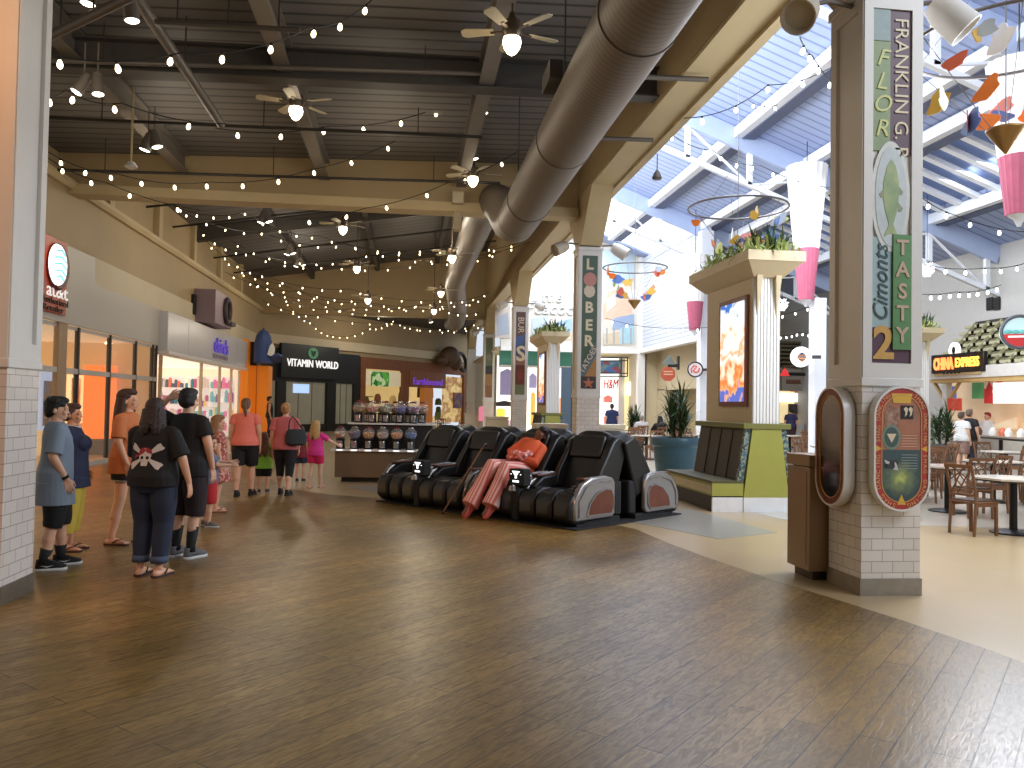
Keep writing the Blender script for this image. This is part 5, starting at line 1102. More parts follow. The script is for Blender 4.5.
# ================================================================== FURNITURE
LEA = mat('black leatherette', (17, 16, 16), .42, noise=.25, ns=5, bump=.05); LEA2 = mat('dull black cloth', (17, 17, 18), .75, noise=.2)
SILV = mat('silver plastic shell', (150, 148, 148), .25, .6, noise=.05); BRN = mat('red brown inset', (96, 48, 34), .25, noise=.25, ns=7)
CPH = math.radians(-50)
CC = V((2.83, 11.83, 0)); CR = V((math.cos(CPH), math.sin(CPH), 0)); CB = V((-math.sin(CPH), math.cos(CPH), 0))
def shell_pts():
    return [(-1.2, .1), (-.36, .1), (-.3, .16), (-.3, .62), (-.36, .7), (-.55, .74), (-.85, .72), (-1.05, .64), (-1.17, .48), (-1.23, .3)]
def massage_chair(loc, rz, label, ends=(True, True)):
    t = thing('massage_chair', label, 'massage chair', loc, rz, 'massage chairs set back to back')
    MB().box((-.4, -1.12, .0), (.4, -.12, .1)).build('base', LEA2, t, bev=.01)
    # leg rest of three upright pads with calf channels
    for x in (-.28, 0, .28):
        w = .132
        MB().rings([[(x - w, y0, z), (x + w, y0, z), (x + w, y1, z), (x - w, y1, z)] for z, y0, y1 in ((.04, -1.2, -.9), (.14, -1.3, -.88), (.36, -1.3, -.86), (.48, -1.22, -.82), (.53, -1.05, -.8))]).build('leg_pad', LEA, t, bev=.05, seg=3)
    for x in (-.145, .145): MB().box((x - .05, -1.16, .06), (x + .05, -.86, .46)).build('calf_channel', LEA2, t, bev=.03)
    MB().box((-.3, -1.05, .3), (.3, -.3, .5)).build('seat', LEA, t, bev=.07, seg=3)
    # backrest : padded slab leaning back, hooded at the top
    mx = MX.Translation((0, -.42, .45)) @ MX.Rotation(-.36, 4, 'X')
    MB().rings([[(-w, -.06, z), (-w * .6, -.12, z), (w * .6, -.12, z), (w, -.06, z), (w, .2, z), (-w, .2, z)] for z, w in ((-.05, .3), (.2, .33), (.5, .34), (.75, .33), (.9, .27), (.96, .18))], True).add([], [], None).build('backrest', LEA, t, bev=.04, seg=3).matrix_local = mx
    o = MB().rings([[(-.25, -.17, z), (.25, -.17, z), (.25, -.08, z), (-.25, -.08, z)] for z in (.5, .62, .78, .86)]).build('head_pillow', LEA, t, bev=.035, seg=3); o.matrix_local = mx
    for s in (-1, 1):
        o = MB().rings([[(s * .27, y0, z), (s * .37, y0 + .03, z), (s * .37, .24, z), (s * .27, .24, z)] for z, y0 in ((0, -.25), (.25, -.26), (.5, -.2), (.78, -.14), (.9, -.05))]).build('shoulder_wing', LEA, t, bev=.03, seg=3); o.matrix_local = mx
        # side shell
        a, b = (.36, .44) if s > 0 else (-.44, -.36)
        sh = MB().prism(shell_pts(), a, b, 'YZ').build('side_shell', SILV, t, bev=.03, seg=3)
        xo = .445 * s
        ins = [(-.95, .17), (-.42, .17), (-.36, .24), (-.36, .42), (-.42, .52), (-.55, .54), (-.75, .48), (-.9, .34)]
        MB().prism(ins, xo - .008, xo + .008, 'YZ').build('brown_inset', BRN, sh, bev=.004)
        MB().tube([(xo, y, z) for y, z in ins + [ins[0]]], .014, 6).build('inset_rim', SILV, sh)
        MB().tube([(xo, -1.13, .16), (xo, -1.12, .4), (xo, -.98, .58), (xo, -.7, .66), (xo, -.4, .64)], .012, 6).build('moulding', SILV, sh)
        MB().rings([[(s * .28, y, .5), (s * .36, y, .5), (s * .36, y, h), (s * .28, y, h)] for y, h in ((-1.1, .56), (-.9, .68), (-.6, .7), (-.34, .68))]).build('arm_pad', LEA, t, bev=.03)
        MB().box((s * .3, -1.0, .68), (s * .42, -.5, .715)).build('arm_trim', mat('brown arm trim', (92, 56, 42), .3, noise=.15), t, bev=.01)
    MB().box((-.36, -.2, .1), (.36, -.02, .62)).build('back_cover', LEA2, t, bev=.03)
    pn = MB().prism([(-1.18, .44), (-1.02, .6), (-.98, .58), (-1.13, .42)], .25, .35, 'YZ').build('control_pad', LEA2, t, smooth=False)
    for k in range(4): MB().box((.27, -1.165 + k * .035, .485 + k * .036), (.33, -1.155 + k * .035, .49 + k * .036)).build('button', mat('grey button', (150, 150, 150), .4), pn)
    return t
mc = massage_chair(CC, CPH, 'black massage chair at the near end of the front row, silver shell showing')
PITCH = 1.05
mc.scale = (1.13, 1, .93)
lb = ['black massage chair under the sleeping person in orange', 'black massage chair second from the left in the front row', 'black massage chair at the far left end of the front row']
for k in range(1, 4): dup(mc, CC - CR * (PITCH * k), CPH, lb[k - 1])
lb = ['black massage chair at the near end of the back row, silver shell by the bench', 'second black massage chair from the near end of the back row', 'third black massage chair from the near end of the back row', 'farthest black massage chair of the back row']
for k in range(4): dup(mc, CC - CR * (PITCH * k) + CB * .06 + CR * .06, CPH + PI, lb[k])
mm = MX.Translation(CC) @ MX.Rotation(CPH, 4, 'Z')
o = MB().box((-3.62, -1.3, .004), (.6, 1.3, .022)).build('floor_mat', mat('black rubber mat', (22, 22, 24), .8, noise=.3, ns=20), None, bev=.005); o.matrix_world = mm; tag(o, 'black rubber mat under the massage chairs', 'mat')
# pay boxes with lit screen between chairs
def paybox(k, label):
    p = CC - CR * (PITCH * (k + .5)) - CB * 1.16; t = thing('pay_terminal', label, 'pay terminal', p, CPH, 'pay terminals of the massage chairs')
    MB().box((-.07, -.12, .02), (.07, .1, .5)).build('post', LEA2, t, bev=.03)
    MB().lathe([(.06, 0), (.05, .06), (.02, .08)], 16, (-.02, -.14, .44)).build('coin_cup', SILV, t)
    MB().box((-.14, -.1, .5), (.14, .06, .74)).build('screen_box', LEA2, t, bev=.02)
    G = mat('white lit screen mark', (240, 248, 255), .3, emit=2, noise=0)
    MB().prism([(-.06, .69), (.06, .69), (.07, .71), (-.07, .71)], -.108, -.1, 'XZ').build('screen_bar', G, t, smooth=False)
    MB().prism([(-.045, .68), (.045, .68), (.012, .645), (.018, .61), (-.018, .61), (-.012, .645)], -.108, -.1, 'XZ').build('screen_logo', G, t, smooth=False)
    MB().box((-.055, -.108, .555), (.055, -.1, .58)).build('screen_bar', G, t)
    for s in (-1, 1): MB().box((s * .09 - .008, -.108, .66), (s * .09 + .008, -.1, .67)).build('screen_dot', G, t)
    return t
paybox(0, 'pay terminal with lit white screen beside the sleeping person'); paybox(2, 'pay terminal with lit white screen between the two leftmost chairs')
# ------------------------------------------------------------------ gumball stand
KA = -.13; KO = onZ(384, 483); KO = V((KO.x, KO.y + .45, 0)); KM = MX.Translation(KO) @ MX.Rotation(KA, 4, 'Z')
t = thing('gumball_stand', 'brown two tier stand carrying rows of gumball machines', 'stand', KO, KA)
MB().box((-.97, -.4, .1), (.97, .5, .64)).build('stand_base', mat('brown laminate', (112, 92, 70), .45, noise=.08, ns=2), t, bev=.006)
MB().box((-.85, -.3, 0), (.85, .42, .1)).build('kick', BLACK, t)
MB().box((-1.06, -.48, .64), (1.06, .55, .68)).build('lower_top', mat('white stand top', (226, 222, 216), .4), t, bev=.006)
MB().box((-.72, -.02, .68), (.98, .5, 1.18)).build('riser', mat('dark riser', (44, 40, 38), .5), t)
MB().box((-.78, -.1, 1.18), (1.02, .6, 1.215)).build('upper_shelf', mat('white stand top', (226, 222, 216), .4), t, bev=.006)
for k in range(6): MB().box((-.92 + k * .29, -.5, .645), (-.8 + k * .29, -.482, .675)).build('price_tag', LITW, t)
GLB = mat('clear globe', (240, 240, 240), .04, noise=0, alpha=.16)
BODY = mat('black machine body', (22, 22, 24), .35); CHR = mat('chrome mechanism', (206, 206, 208), .2, .9)
def gumball(loc, cols, key, label, grp):
    t = thing('gumball_machine', label, 'gumball machine', loc, KA, grp)
    MB().lathe([(.1, 0), (.105, .01), (.09, .03), (.085, .18), (.1, .2), (.1, .21)], 20).build('body', BODY, t)
    MB().box((-.045, -.105, .03), (.045, -.075, .17)).build('mechanism', CHR, t, bev=.008)
    MB().cyl((0, -.105, .12), (0, -.13, .12), .025, n=14).build('crank', CHR, t)
    MB().box((-.025, -.125, .03), (.025, -.1, .06)).build('chute_flap', CHR, t, bev=.005)
    MB().lathe([(.06, .205), (.1, .23), (.128, .29), (.13, .33), (.115, .385), (.08, .42), (.05, .43)], 24).build('globe', GLB, t)
    mb = MB(); rs = random.Random(key)
    MB().lathe([(.05, .212), (.092, .235), (.118, .29), (.118, .325), (.09, .35), (.02, .36)], 18).build('gumballs', blotmat('gumballs %d' % key, cols, 26, rough=.3), t)
    MB().lathe([(.055, .425), (.06, .44), (.045, .46), (.01, .47)], 18).build('lid', CHR if key % 2 else mat('red lid', (120, 30, 30), .4), t)
    return t
GB = [[(206, 130, 90), (236, 226, 210), (190, 70, 60), (150, 130, 90)], [(60, 50, 110), (90, 80, 140), (40, 34, 60)], [(206, 140, 60), (226, 180, 100), (150, 100, 50)], [(200, 180, 160), (226, 200, 170), (150, 130, 130)], [(220, 130, 60), (236, 190, 120), (190, 100, 50)], [(40, 90, 160), (60, 120, 190), (30, 60, 120)]]
LBL = ['mixed colour', 'dark purple', 'amber', 'pale grey', 'orange', 'blue']
for k in range(6): gumball(KM @ V((-.88 + k * .29, -.32, .68)), GB[k], k, LBL[k] + ' gumball machine in the lower row of the stand', 'gumball machines on the lower tier')
GB2 = [[(190, 150, 110), (150, 60, 50), (120, 130, 60)], [(206, 90, 70), (226, 200, 180), (190, 120, 90)], [(120, 140, 90), (90, 110, 70), (190, 190, 160)], [(110, 90, 170), (150, 130, 200), (80, 60, 120)], [(190, 150, 190), (160, 110, 160), (120, 60, 100)]]
LB2 = ['red brown', 'pinkish red', 'green', 'violet', 'pink purple']
for k in range(5): gumball(KM @ V((-.58 + k * .29, .02, 1.215)), GB2[k], 20 + k, LB2[k] + ' gumball machine in the front of the upper tier', 'gumball machines on the upper tier')
for k in range(5): gumball(KM @ V((-.44 + k * .29, .35, 1.215)), GB[(k + 2) % 6], 40 + k, 'gumball machine at the back of the upper tier, ' + ['first', 'second', 'third', 'fourth', 'fifth'][k] + ' from the left', 'gumball machines on the upper tier')
# ------------------------------------------------------------------ cafe tables and chairs
TT = mat('pale stone table top', (214, 204, 190), .25, noise=.08); TE = mat('dark table edge', (60, 48, 40), .4); TB = mat('black table base', (24, 23, 22), .4, .3)
CW = mat('brown chair wood', (122, 82, 52), .45, noise=.2, ns=5); CS = mat('dark brown seat pad', (72, 52, 38), .6, noise=.15)
def cafe_table(loc, rz, label, w=.9):
    t = thing('cafe_table', label, 'table', loc, rz, 'food court tables')
    c = w * .28; h = w / 2; po = [(-h + c, -h), (h - c, -h), (h, -h + c), (h, h - c), (h - c, h), (-h + c, h), (-h, h - c), (-h, -h + c)]
    MB().prism(po, .735, .76, 'XY').build('table_top', TT, t, smooth=False); MB().prism([(x * .985, y * .985) for x, y in po], .715, .735, 'XY').build('table_edge', TE, t, smooth=False)
    MB().cyl((0, 0, .05), (0, 0, .72), .05, n=16).build('pedestal', TB, t); MB().lathe([(.29, 0), (.29, .02), (.24, .035), (.06, .06)], 28).build('base_plate', TB, t)
    MB().lathe([(.16, .7), (.16, .715), (.05, .69)], 16).build('top_bracket', TB, t)
    return t
def cafe_chair(loc, rz, label):
    t = thing('cafe_chair', label, 'chair', loc, rz, 'food court chairs')      # faces -y
    for s in (-1, 1):
        MB().bar((s * .19, -.19, 0), (s * .19, -.18, .44), .035).build('leg', CW, t)
        MB().tube([(s * .19, .22, 0), (s * .19, .19, .44), (s * .19, .2, .6), (s * .2, .28, .92)], .02, 8).build('leg', CW, t)
        MB().bar((s * .19, -.18, .41), (s * .19, .19, .41), .03, .05).build('seat_rail', CW, t)
    MB().box((-.215, -.23, .43), (.215, .21, .455)).build('seat', CW, t, bev=.01); MB().box((-.195, -.21, .455), (.195, .19, .475)).build('seat_pad', CS, t, bev=.01)
    MB().bar((-.215, .282, .92), (.215, .282, .92), .025, .05).build('top_rail', CW, t); MB().bar((-.19, .205, .54), (.19, .205, .54), .022, .03).build('lower_rail', CW, t)
    f = lambda x, z: (x, .2 + (z - .54) / .38 * .08, z)
    for a, b in (((-.18, .55), (.06, .9)), ((.18, .55), (-.06, .9)), ((-.18, .72), (.1, .9)), ((.18, .72), (-.1, .9)), ((-.18, .9), (.08, .55)), ((.18, .9), (-.08, .55))): MB().bar(f(*a), f(*b), .012, .014).build('lattice_bar', CW, t)
    return t
tb = cafe_table((8.25, 10.3, 0), .2, 'nearest octagonal cafe table at the right edge of the photo', .95)
ch = cafe_chair((7.62, 10.25, 0), PI / 2 + .25, 'nearest brown lattice back chair left of the edge table')
ch2 = dup(ch, (8.75, 10.0, 0), -PI / 2 + .2, 'brown chair cut by the right edge beside the nearest table')
n = 0
TL = [((8.9, 12.6), 'second cafe table behind the nearest one'), ((9.2, 14.6), 'third cafe table back at the right'), ((10.8, 14.0), 'cafe table beside the third one at the right edge'), ((11.0, 16.8), 'cafe table in front of the louvred stall'), ((13.9, 17.6), 'cafe table right before the louvred stall counter'), ((12.2, 22.4), 'cafe table by the stall queue'), ((13.4, 24.6), 'cafe table closest to the louvred stall'),
      ((8.6, 22.5), 'cafe table behind the blue planter'), ((7.6, 25.5), 'cafe table far behind the planter to the left'), ((9.8, 27), 'cafe table under the siding wall opening'), ((10.6, 19.5), 'cafe table right of the advert column'), ((13.4, 27.5), 'cafe table before the far slatted stall'), ((7.7, 29.2), 'cafe table beyond the green letter pillar'), ((4.2, 36.5), 'cafe table between the third and fourth pillars'), ((1.6, 40), 'cafe table in front of the wooden shop')]
for (x, y), lab in TL:
    r = random.uniform(-.4, .4); dup(tb, (x, y, 0), r, lab)
    for k in range(3 if y > 16 else 2):
        a = r + PI / 2 * k + .2; dup(ch, (x + .68 * math.sin(a), y - .68 * math.cos(a), 0), a + PI, ['first', 'second', 'third'][k] + ' brown chair at the ' + lab.replace('cafe table', 'table', 1))

BT = mat('black bar table top', (30, 27, 26), .35)
def bar_table(loc, rz, label):
    t = thing('bar_table', label, 'table', loc, rz, 'long black tables by the food stall')
    MB().box((-1.1, -.35, .98), (1.1, .35, 1.03)).build('table_top', BT, t, bev=.008)
    for s in (-1, 1):
        MB().cyl((s * .75, 0, .04), (s * .75, 0, .98), .05, n=14).build('leg', BT, t); MB().lathe([(.28, 0), (.28, .02), (.06, .05)], 24, (s * .75, 0, 0)).build('base_plate', BT, t)
    return t
b0 = bar_table((12.4, 19.3, 0), 1.3, 'nearest long black high table in front of the louvred stall')
dup(b0, (15.2, 18.9, 0), 1.35, 'long black high table closest to the louvred stall counter')
# ================================================================== PEOPLE
def capsule(mb, a, b, ra, rb, n=14):
    a, b = V(a), V(b); d = b - a
    if d.length < 1e-5: d = V((0, 0, 1e-4))
    d = d.normalized()
    return mb.tube([a - d * ra * .96, a - d * ra * .7, a, b, b + d * rb * .7, b + d * rb * .96], [ra * .28, ra * .71, ra, rb, rb * .71, rb * .28], n)
def flat_tube(mb, pts, rs, n=18): return mb.tube(pts, rs, n)
def solidify(mb, vox, smooth=3, fac=.5, name='body'):
    me = mb.mesh(name); o = bpy.data.objects.new('tmp', me); COL.objects.link(o)
    r = o.modifiers.new('r', 'REMESH'); r.mode = 'VOXEL'; r.voxel_size = vox; r.use_smooth_shade = True
    if smooth: s = o.modifiers.new('s', 'SMOOTH'); s.factor = fac; s.iterations = smooth
    bpy.context.view_layer.update()
    out = bpy.data.meshes.new_from_object(o.evaluated_get(bpy.context.evaluated_depsgraph_get()))
    bpy.data.objects.remove(o); bpy.data.meshes.remove(me); out.name = name; out.shade_smooth()
    return out
def hand(mb, w, d, side, s=1., curl=.5, palmn=None):
    """palm, four fingers and thumb from wrist w along d"""
    d = V(d).normalized(); nrm = V(palmn) if palmn else V((-side, 0, 0)); nrm = (nrm - d * nrm.dot(d))
    nrm = nrm.normalized() if nrm.length > .05 else V((0, -1, 0)); ac = d.cross(nrm).normalized()
    if palmn is None and ac.y > 0: ac = -ac                      # thumb side points forward
    p = lambda a, c, n_: V(w) + d * (a * s) + ac * (c * s) + nrm * (n_ * s)
    for c in (-.028, -.01, .01, .028): capsule(mb, p(.015, c * .7, 0), p(.085, c, 0), .013 * s, .0115 * s, 8)
    for c, L in ((-.033, .058), (-.011, .072), (.011, .08), (.033, .07)):
        k1 = p(.09, c, 0); k2 = p(.09 + L * .5, c * 1.12, L * .22 * curl); k3 = p(.09 + L * (1 - .3 * curl), c * 1.15, L * .62 * curl)
        capsule(mb, k1, k2, .0092 * s, .0085 * s, 8); capsule(mb, k2, k3, .0085 * s, .007 * s, 8)
    t1, t2, t3 = p(.03, .03, .004), p(.065, .055, .014), p(.098, .06, .026)
    capsule(mb, t1, t2, .0125 * s, .0105 * s, 8); capsule(mb, t2, t3, .0105 * s, .008 * s, 8)
SKIN = {'fair': (222, 172, 142), 'tan': (206, 150, 116), 'pale': (230, 186, 158), 'dark': (124, 84, 64)}
def cmat(c, **k): return mat('cloth %d %d %d' % c, c, .8, noise=.12, ns=9, **k)
HANG = {1: ((.235, .03, 1.12), (.245, -.03, .88), (.02, -.15, -1)), -1: ((-.235, .03, 1.12), (-.245, -.03, .88), (-.02, -.15, -1))}
def person(label, loc, face, h=1.7, skin='fair', hair=('short', (40, 28, 22)), top=None, bottom=None, shoes=('sneaker', (30, 30, 32)), arms=None, feet=None, knees=None, head=(0, 0), wide=1., bust=0., headk=1., vox=.009, tilt=0., lean=None, seat=None, dress=None, group=None, gait=0.):
    f = V((face[0], face[1], 0)).normalized(); rz = math.atan2(f.x, -f.y); k = h / 1.7
    t = thing('person', label, 'person', loc, rz, group)
    KS = MX.Scale(k, 4)
    T = lean or MX.Identity(4)
    A = dict(HANG); A.update(arms or {})
    F = feet or {1: (.1, -.01 + gait), -1: (-.1, .01 - gait)}
    hp = {s: V((s * .092 * (1 + (wide - 1) * .5), 0, .9)) for s in (1, -1)}
    kn, an = {}, {}
    if seat:                              # seat : hip shift, knees, ankles in root space
        hp = {s: V(seat['hip']) + V((s * .1, 0, 0)) for s in (1, -1)}; kn = {s: V(seat['knee'][s]) for s in (1, -1)}; an = {s: V(seat['ank'][s]) for s in (1, -1)}
    else:
        for s in (1, -1):
            an[s] = V((F[s][0], F[s][1] + .03, .085)); kn[s] = hp[s].lerp(an[s], .5) + V((s * .005, -.035, .02))
    TP = T if not seat else MX.Translation(V(seat['hip']) - V((0, 0, .9))) @ T
    tp = lambda p: TP @ V(p)
    bw = wide
    tr = [(.80, .12 * bw, .10 * bw, .0), (.88, .165 * bw, .125 * bw, .012), (.96, .17 * bw, .125 * bw, .01), (1.08, .148 * bw, .108 * bw, -.004), (1.2, .158 * bw ** .7, .115 * bw ** .8, -.008 - bust * .3), (1.3, .172 * bw ** .5, .112 + bust * .4, 0), (1.38, .165, .09, .01), (1.43, .1, .07, .012), (1.46, .055, .055, .012)]
    def ring(z, rx, ry, yo, n=24): return [tp((rx * math.cos(2 * PI * i / n), yo + ry * math.sin(2 * PI * i / n), z)) for i in range(n)]
    mb = MB(); mb.rings([ring(*q) for q in tr])
    if bust:
        for s in (1, -1): mb.ball(tp((s * .075, -.085, 1.235)), .075 + bust)
    # neck and head
    hk = headk; HM = TP @ MX.Translation((0, .012, 1.475)) @ MX.Rotation(math.radians(head[0]), 4, 'Z') @ MX.Rotation(math.radians(head[1]), 4, 'X') @ MX.Rotation(math.radians(tilt), 4, 'Y') @ MX.Scale(hk, 4)
    capsule(mb, tp((0, .012, 1.38)), tp((0, .008, 1.5)), .058, .052)
    def hb(c, r): mb.ball(HM @ V(c), tuple(v * hk for v in r), 18, 12, HM.to_3x3().normalized().to_4x4())
    hb((0, .012, .125), (.076, .096, .1)); hb((0, -.022, .06), (.058, .07, .075)); hb((0, -.066, .02), (.028, .026, .022)); hb((0, -.078, .112), (.06, .02, .03))
    mb.add([HM @ V(p) for p in ((-.013, -.088, .105), (.013, -.088, .105), (.019, -.086, .062), (-.019, -.086, .062), (0, -.122, .066))], [(0, 1, 2, 3), (0, 4, 1), (1, 4, 2), (2, 4, 3), (3, 4, 0)])
    hb((0, -.088, .038), (.024, .012, .01))
    for s in (1, -1): hb((s * .077, .012, .085), (.012, .02, .03)); hb((s * .04, -.07, .068), (.022, .02, .022))
    # arms
    sh = {s: V((s * .178 * (1 + (bw - 1) * .3), .01, 1.365)) for s in (1, -1)}
    for s in (1, -1):
        e, w, hd = (V(q) for q in A[s][:3]); e, w = tp(e), tp(w); hd = TP.to_3x3() @ hd; S_ = tp(sh[s])
        capsule(mb, tp((s * .1, .01, 1.37)), S_, .06, .06); capsule(mb, S_, e, .054 * bw ** .5, .042 * bw ** .4); capsule(mb, e, w, .042 * bw ** .4, .027)
        hand(mb, w, hd, s, 1., .45, A[s][3] if len(A[s]) > 3 else None)
    # legs and feet
    fd = {}
    for s in (1, -1):
        capsule(mb, hp[s], kn[s], .088 * bw ** .7, .058 * bw ** .4); capsule(mb, kn[s], an[s].lerp(kn[s], .5) + (V((0, .012, 0)) if not seat else V((0, 0, 0))), .056, .055 * bw ** .4); capsule(mb, an[s].lerp(kn[s], .55), an[s], .053 * bw ** .3, .036)
        d = V((s * .12, -1, 0)).normalized() if not seat else V(seat.get('toe', (0, -1, .1))).normalized(); fd[s] = d
        toe = an[s] + d * .16 + V((0, 0, -.058 if not seat else 0)); heel = an[s] - d * .03 + V((0, 0, -.05 if not seat else 0)); side_ = V((-d.y, d.x, 0))
        capsule(mb, heel, an[s] + d * .08 + V((0, 0, -.045 if not seat else 0)), .034, .034); capsule(mb, an[s] + d * .05 + V((0, 0, -.04 if not seat else 0)), toe, .036, .022)
        for q in range(5): capsule(mb, toe + side_ * (.026 - .013 * q), toe + side_ * (.03 - .015 * q) + d * (.035 - .005 * abs(q - 1)), .01, .008, 8)
    sk = mat('skin ' + skin, SKIN[skin], .5, noise=.06, ns=12)
    def put(name, m_, mt, par=t):
        for v in m_.vertices: v.co = v.co * k
        return link(name, m_, mt, par)
    body = put('body', solidify(mb, vox, 2), sk)
    def K(mb2):
        mb2.v = [p * 1 for p in mb2.v]; return mb2
    # eyes
    for s in (1, -1):
        e = MB().ball(HM @ V((s * .03, -.0815, .099)), .0125 * hk, 10, 8).mesh('eye'); e.shade_smooth(); eo = put('eye', e, mat('eye white', (226, 220, 214), .3, noise=.02))
        e = MB().ball(HM @ V((s * .03, -.0895, .099)), .0065 * hk, 8, 6).mesh('iris'); put('iris', e, mat('dark iris', (40, 28, 22), .3), eo)
    e = MB().ball(HM @ V((0, -.0985, .036)), (.02 * hk, .004 * hk, .006 * hk), 10, 6, HM.to_3x3().normalized().to_4x4()).mesh('lips'); put('lips', e, mat('lips ' + skin, tuple(int(v * .8) for v in SKIN[skin]), .5))
    # hair
    st, hc = hair[:2]; hb2 = MB()
    def h_(c, r): hb2.ball(HM @ V(c), tuple(v * hk for v in r), 18, 12, HM.to_3x3().normalized().to_4x4())
    h_((0, .026, .142), (.085, .1, .092)); h_((0, .05, .105), (.08, .075, .085))
    if st in ('short', 'shaggy'):
        h_((0, -.02, .19), (.07, .075, .045))
        for s in (1, -1): h_((s * .066, .025, .1), (.02, .04, .055))
        if st == 'shaggy':
            for i in range(16): a = i * .8; h_((.06 * math.cos(a), .02 + .075 * math.sin(a), .17 + .02 * math.sin(i * 2.3)), (.035, .035, .035))
            h_((0, .07, .07), (.07, .045, .06)); h_((.0, -.06, .19), (.06, .04, .03))
    if st in ('long', 'mid'):
        h_((0, -.01, .19), (.072, .085, .045)); Lh = hair[2] if len(hair) > 2 else .3 if st == 'long' else .16
        for i in range(9):
            a = PI * (i / 8); x = .074 * math.cos(a); y = .03 + .06 * math.sin(a)
            p0 = HM @ V((x, y, .12)); p1 = HM @ V((x * 1.12, y * 1.05 + .01, .02)); p2 = HM @ V((x * 1.35, y * 1.1 + .035, -Lh + .04 * math.sin(i * 2)))
            hb2.tube([p0, p1, p1.lerp(p2, .6), p2], [.034 * hk, .036 * hk, .034 * hk, .012], 9)
    if st in ('ponytail', 'bun'):
        h_((0, -.01, .19), (.072, .085, .04))
        if st == 'bun': h_((0, .115, .15), (.042, .04, .042))
        else: hb2.tube([HM @ V(p) for p in ((0, .11, .15), (-.01, .15, .1), (-.02, .145, 0), (-.03, .12, -.1))], [.03, .036, .034, .008], 10)
    put('hair', solidify(hb2, vox, 1, name='hair'), mat('hair %d %d %d' % hc, hc, .6, noise=.5, ns=46, bump=.6))
    # upper garment
    parts = {}
    if top:
        col, hem, sl = top['c'], top.get('hem', .86), top.get('sleeve', .55); lo = top.get('loose', .018); mb3 = MB()
        rs = [q for q in tr if q[0] > hem + .02 and q[0] < 1.455]
        def at_z(z):
            for a, b in zip(tr, tr[1:]):
                if a[0] <= z <= b[0]: u = (z - a[0]) / (b[0] - a[0]); return tuple(a[i] + (b[i] - a[i]) * u for i in range(4))
            return (z,) + tr[0][1:]
        if hem < .8: rr0 = [(hem, .19 * bw, .145 * bw, .005), (.86, .178 * bw, .135 * bw, .01)]
        else: rr0 = [(hem,) + at_z(hem)[1:]]
        he = .092 * (1 + (bw - 1) * .5) + .094 * bw ** .75 + (bottom or {}).get('loose', .015) + .014 - lo; hy = .094 * bw ** .75 + (bottom or {}).get('loose', .015) + .02 - lo
        seq = [(z, max(rx, he * max(0, min(1, (1.12 - z) / .16)) + rx * (1 - max(0, min(1, (1.12 - z) / .16)))) if z < 1.12 else rx, max(ry, hy) if z < 1.0 else ry, yo) for z, rx, ry, yo in rr0 + rs]
        flare = top.get('flare', 0)
        mb3.rings([ring(z, rx + lo + flare * max(0, (1.15 - z)), ry + lo * (1.25 if z < 1.2 else .8) + flare * max(0, 1.15 - z), yo) for z, rx, ry, yo in seq if z < 1.44] + [ring(1.452, .078, .064, .012)])
        if bust:
            for s in (1, -1): mb3.ball(tp((s * .075, -.085, 1.235)), .075 + bust + .014)
        for s in (1, -1):
            if sl <= 0: 
                capsule(mb3, tp((s * .09, .01, 1.38)), tp((s * .15, .01, 1.375)), .062, .058); continue
            e, w = tp(A[s][0]), tp(A[s][1]); S_ = tp(sh[s]); capsule(mb3, tp((s * .09, .01, 1.375)), S_, .07, .068)
            u = min(sl, 1); rU = .064 * bw ** .5 + lo * .5; q = S_.lerp(e, u); pts = [S_.lerp(tp((s * .09, .01, 1.375)), .3), S_, q]; rr = [.066, .068 * bw ** .4, rU]
            if sl > 1: pts.append(e.lerp(w, min(sl - 1, .95))); rr.append(.048 + lo * .5)
            mb3.tube(pts, rr, 16)
        parts['top'] = put(top.get('name', 'shirt'), solidify(mb3, vox * 1.1, 3, name='shirt'), top.get('m') or cmat(col))
    if dress or bottom:
        b = bottom or dress; lo = b.get('loose', .015); zh = b.get('hem', .5); mb4 = MB(); zw = min(b.get('waist', 1.02), max((top or {}).get('hem', .86) + .1, .9))
        mb4.rings([ring(z, rx + lo * .7, ry + lo * .8, yo) for z, rx, ry, yo in tr if z <= zw])
        for s in (1, -1):
            K0, A0 = kn[s], an[s]; r0, r1, r2 = .094 * bw ** .75 + lo, .064 * bw ** .5 + lo * 1.1, .046 * bw ** .4 + lo * 1.2
            up_ = hp[s] + V((0, 0, .02))
            if zh > kn[s].z and not seat:
                u = (hp[s].z - zh) / (hp[s].z - kn[s].z); mb4.tube([up_, hp[s].lerp(K0, u * .5), hp[s].lerp(K0, u)], [r0, r0, r0 + (r1 - r0) * u * .6], 20)
            else:
                u = (K0.z - zh) / max(.05, (K0.z - A0.z)) if not seat else b.get('cover', 1.)
                mb4.tube([up_, hp[s].lerp(K0, .5), K0, K0.lerp(A0, u * .5), K0.lerp(A0, u)], [r0, r0 * .95, r1, (r1 + r2) * .52, r2 if not b.get('bell') else b['bell']], 20)
            if seat: capsule(mb4, tp((s * .06, .02, .93)), hp[s], .1, .1)
        parts['bottom'] = put(b.get('name', 'trousers'), solidify(mb4, vox * 1.1, 3, name='trousers'), b.get('m') or cmat(b['c']))
        if b.get('cuff') and not seat:
            for s in (1, -1):
                p = kn[s].lerp(an[s], (kn[s].z - zh) / (kn[s].z - an[s].z)); m_ = MB().tube([p + V((0, 0, .06)), p + V((0, 0, -.005))], .046 * bw ** .4 + lo * 1.2 + .006, 18).mesh('cuff'); m_.shade_smooth(); put('cuff', m_, cmat(b['cuff']), parts['bottom'])
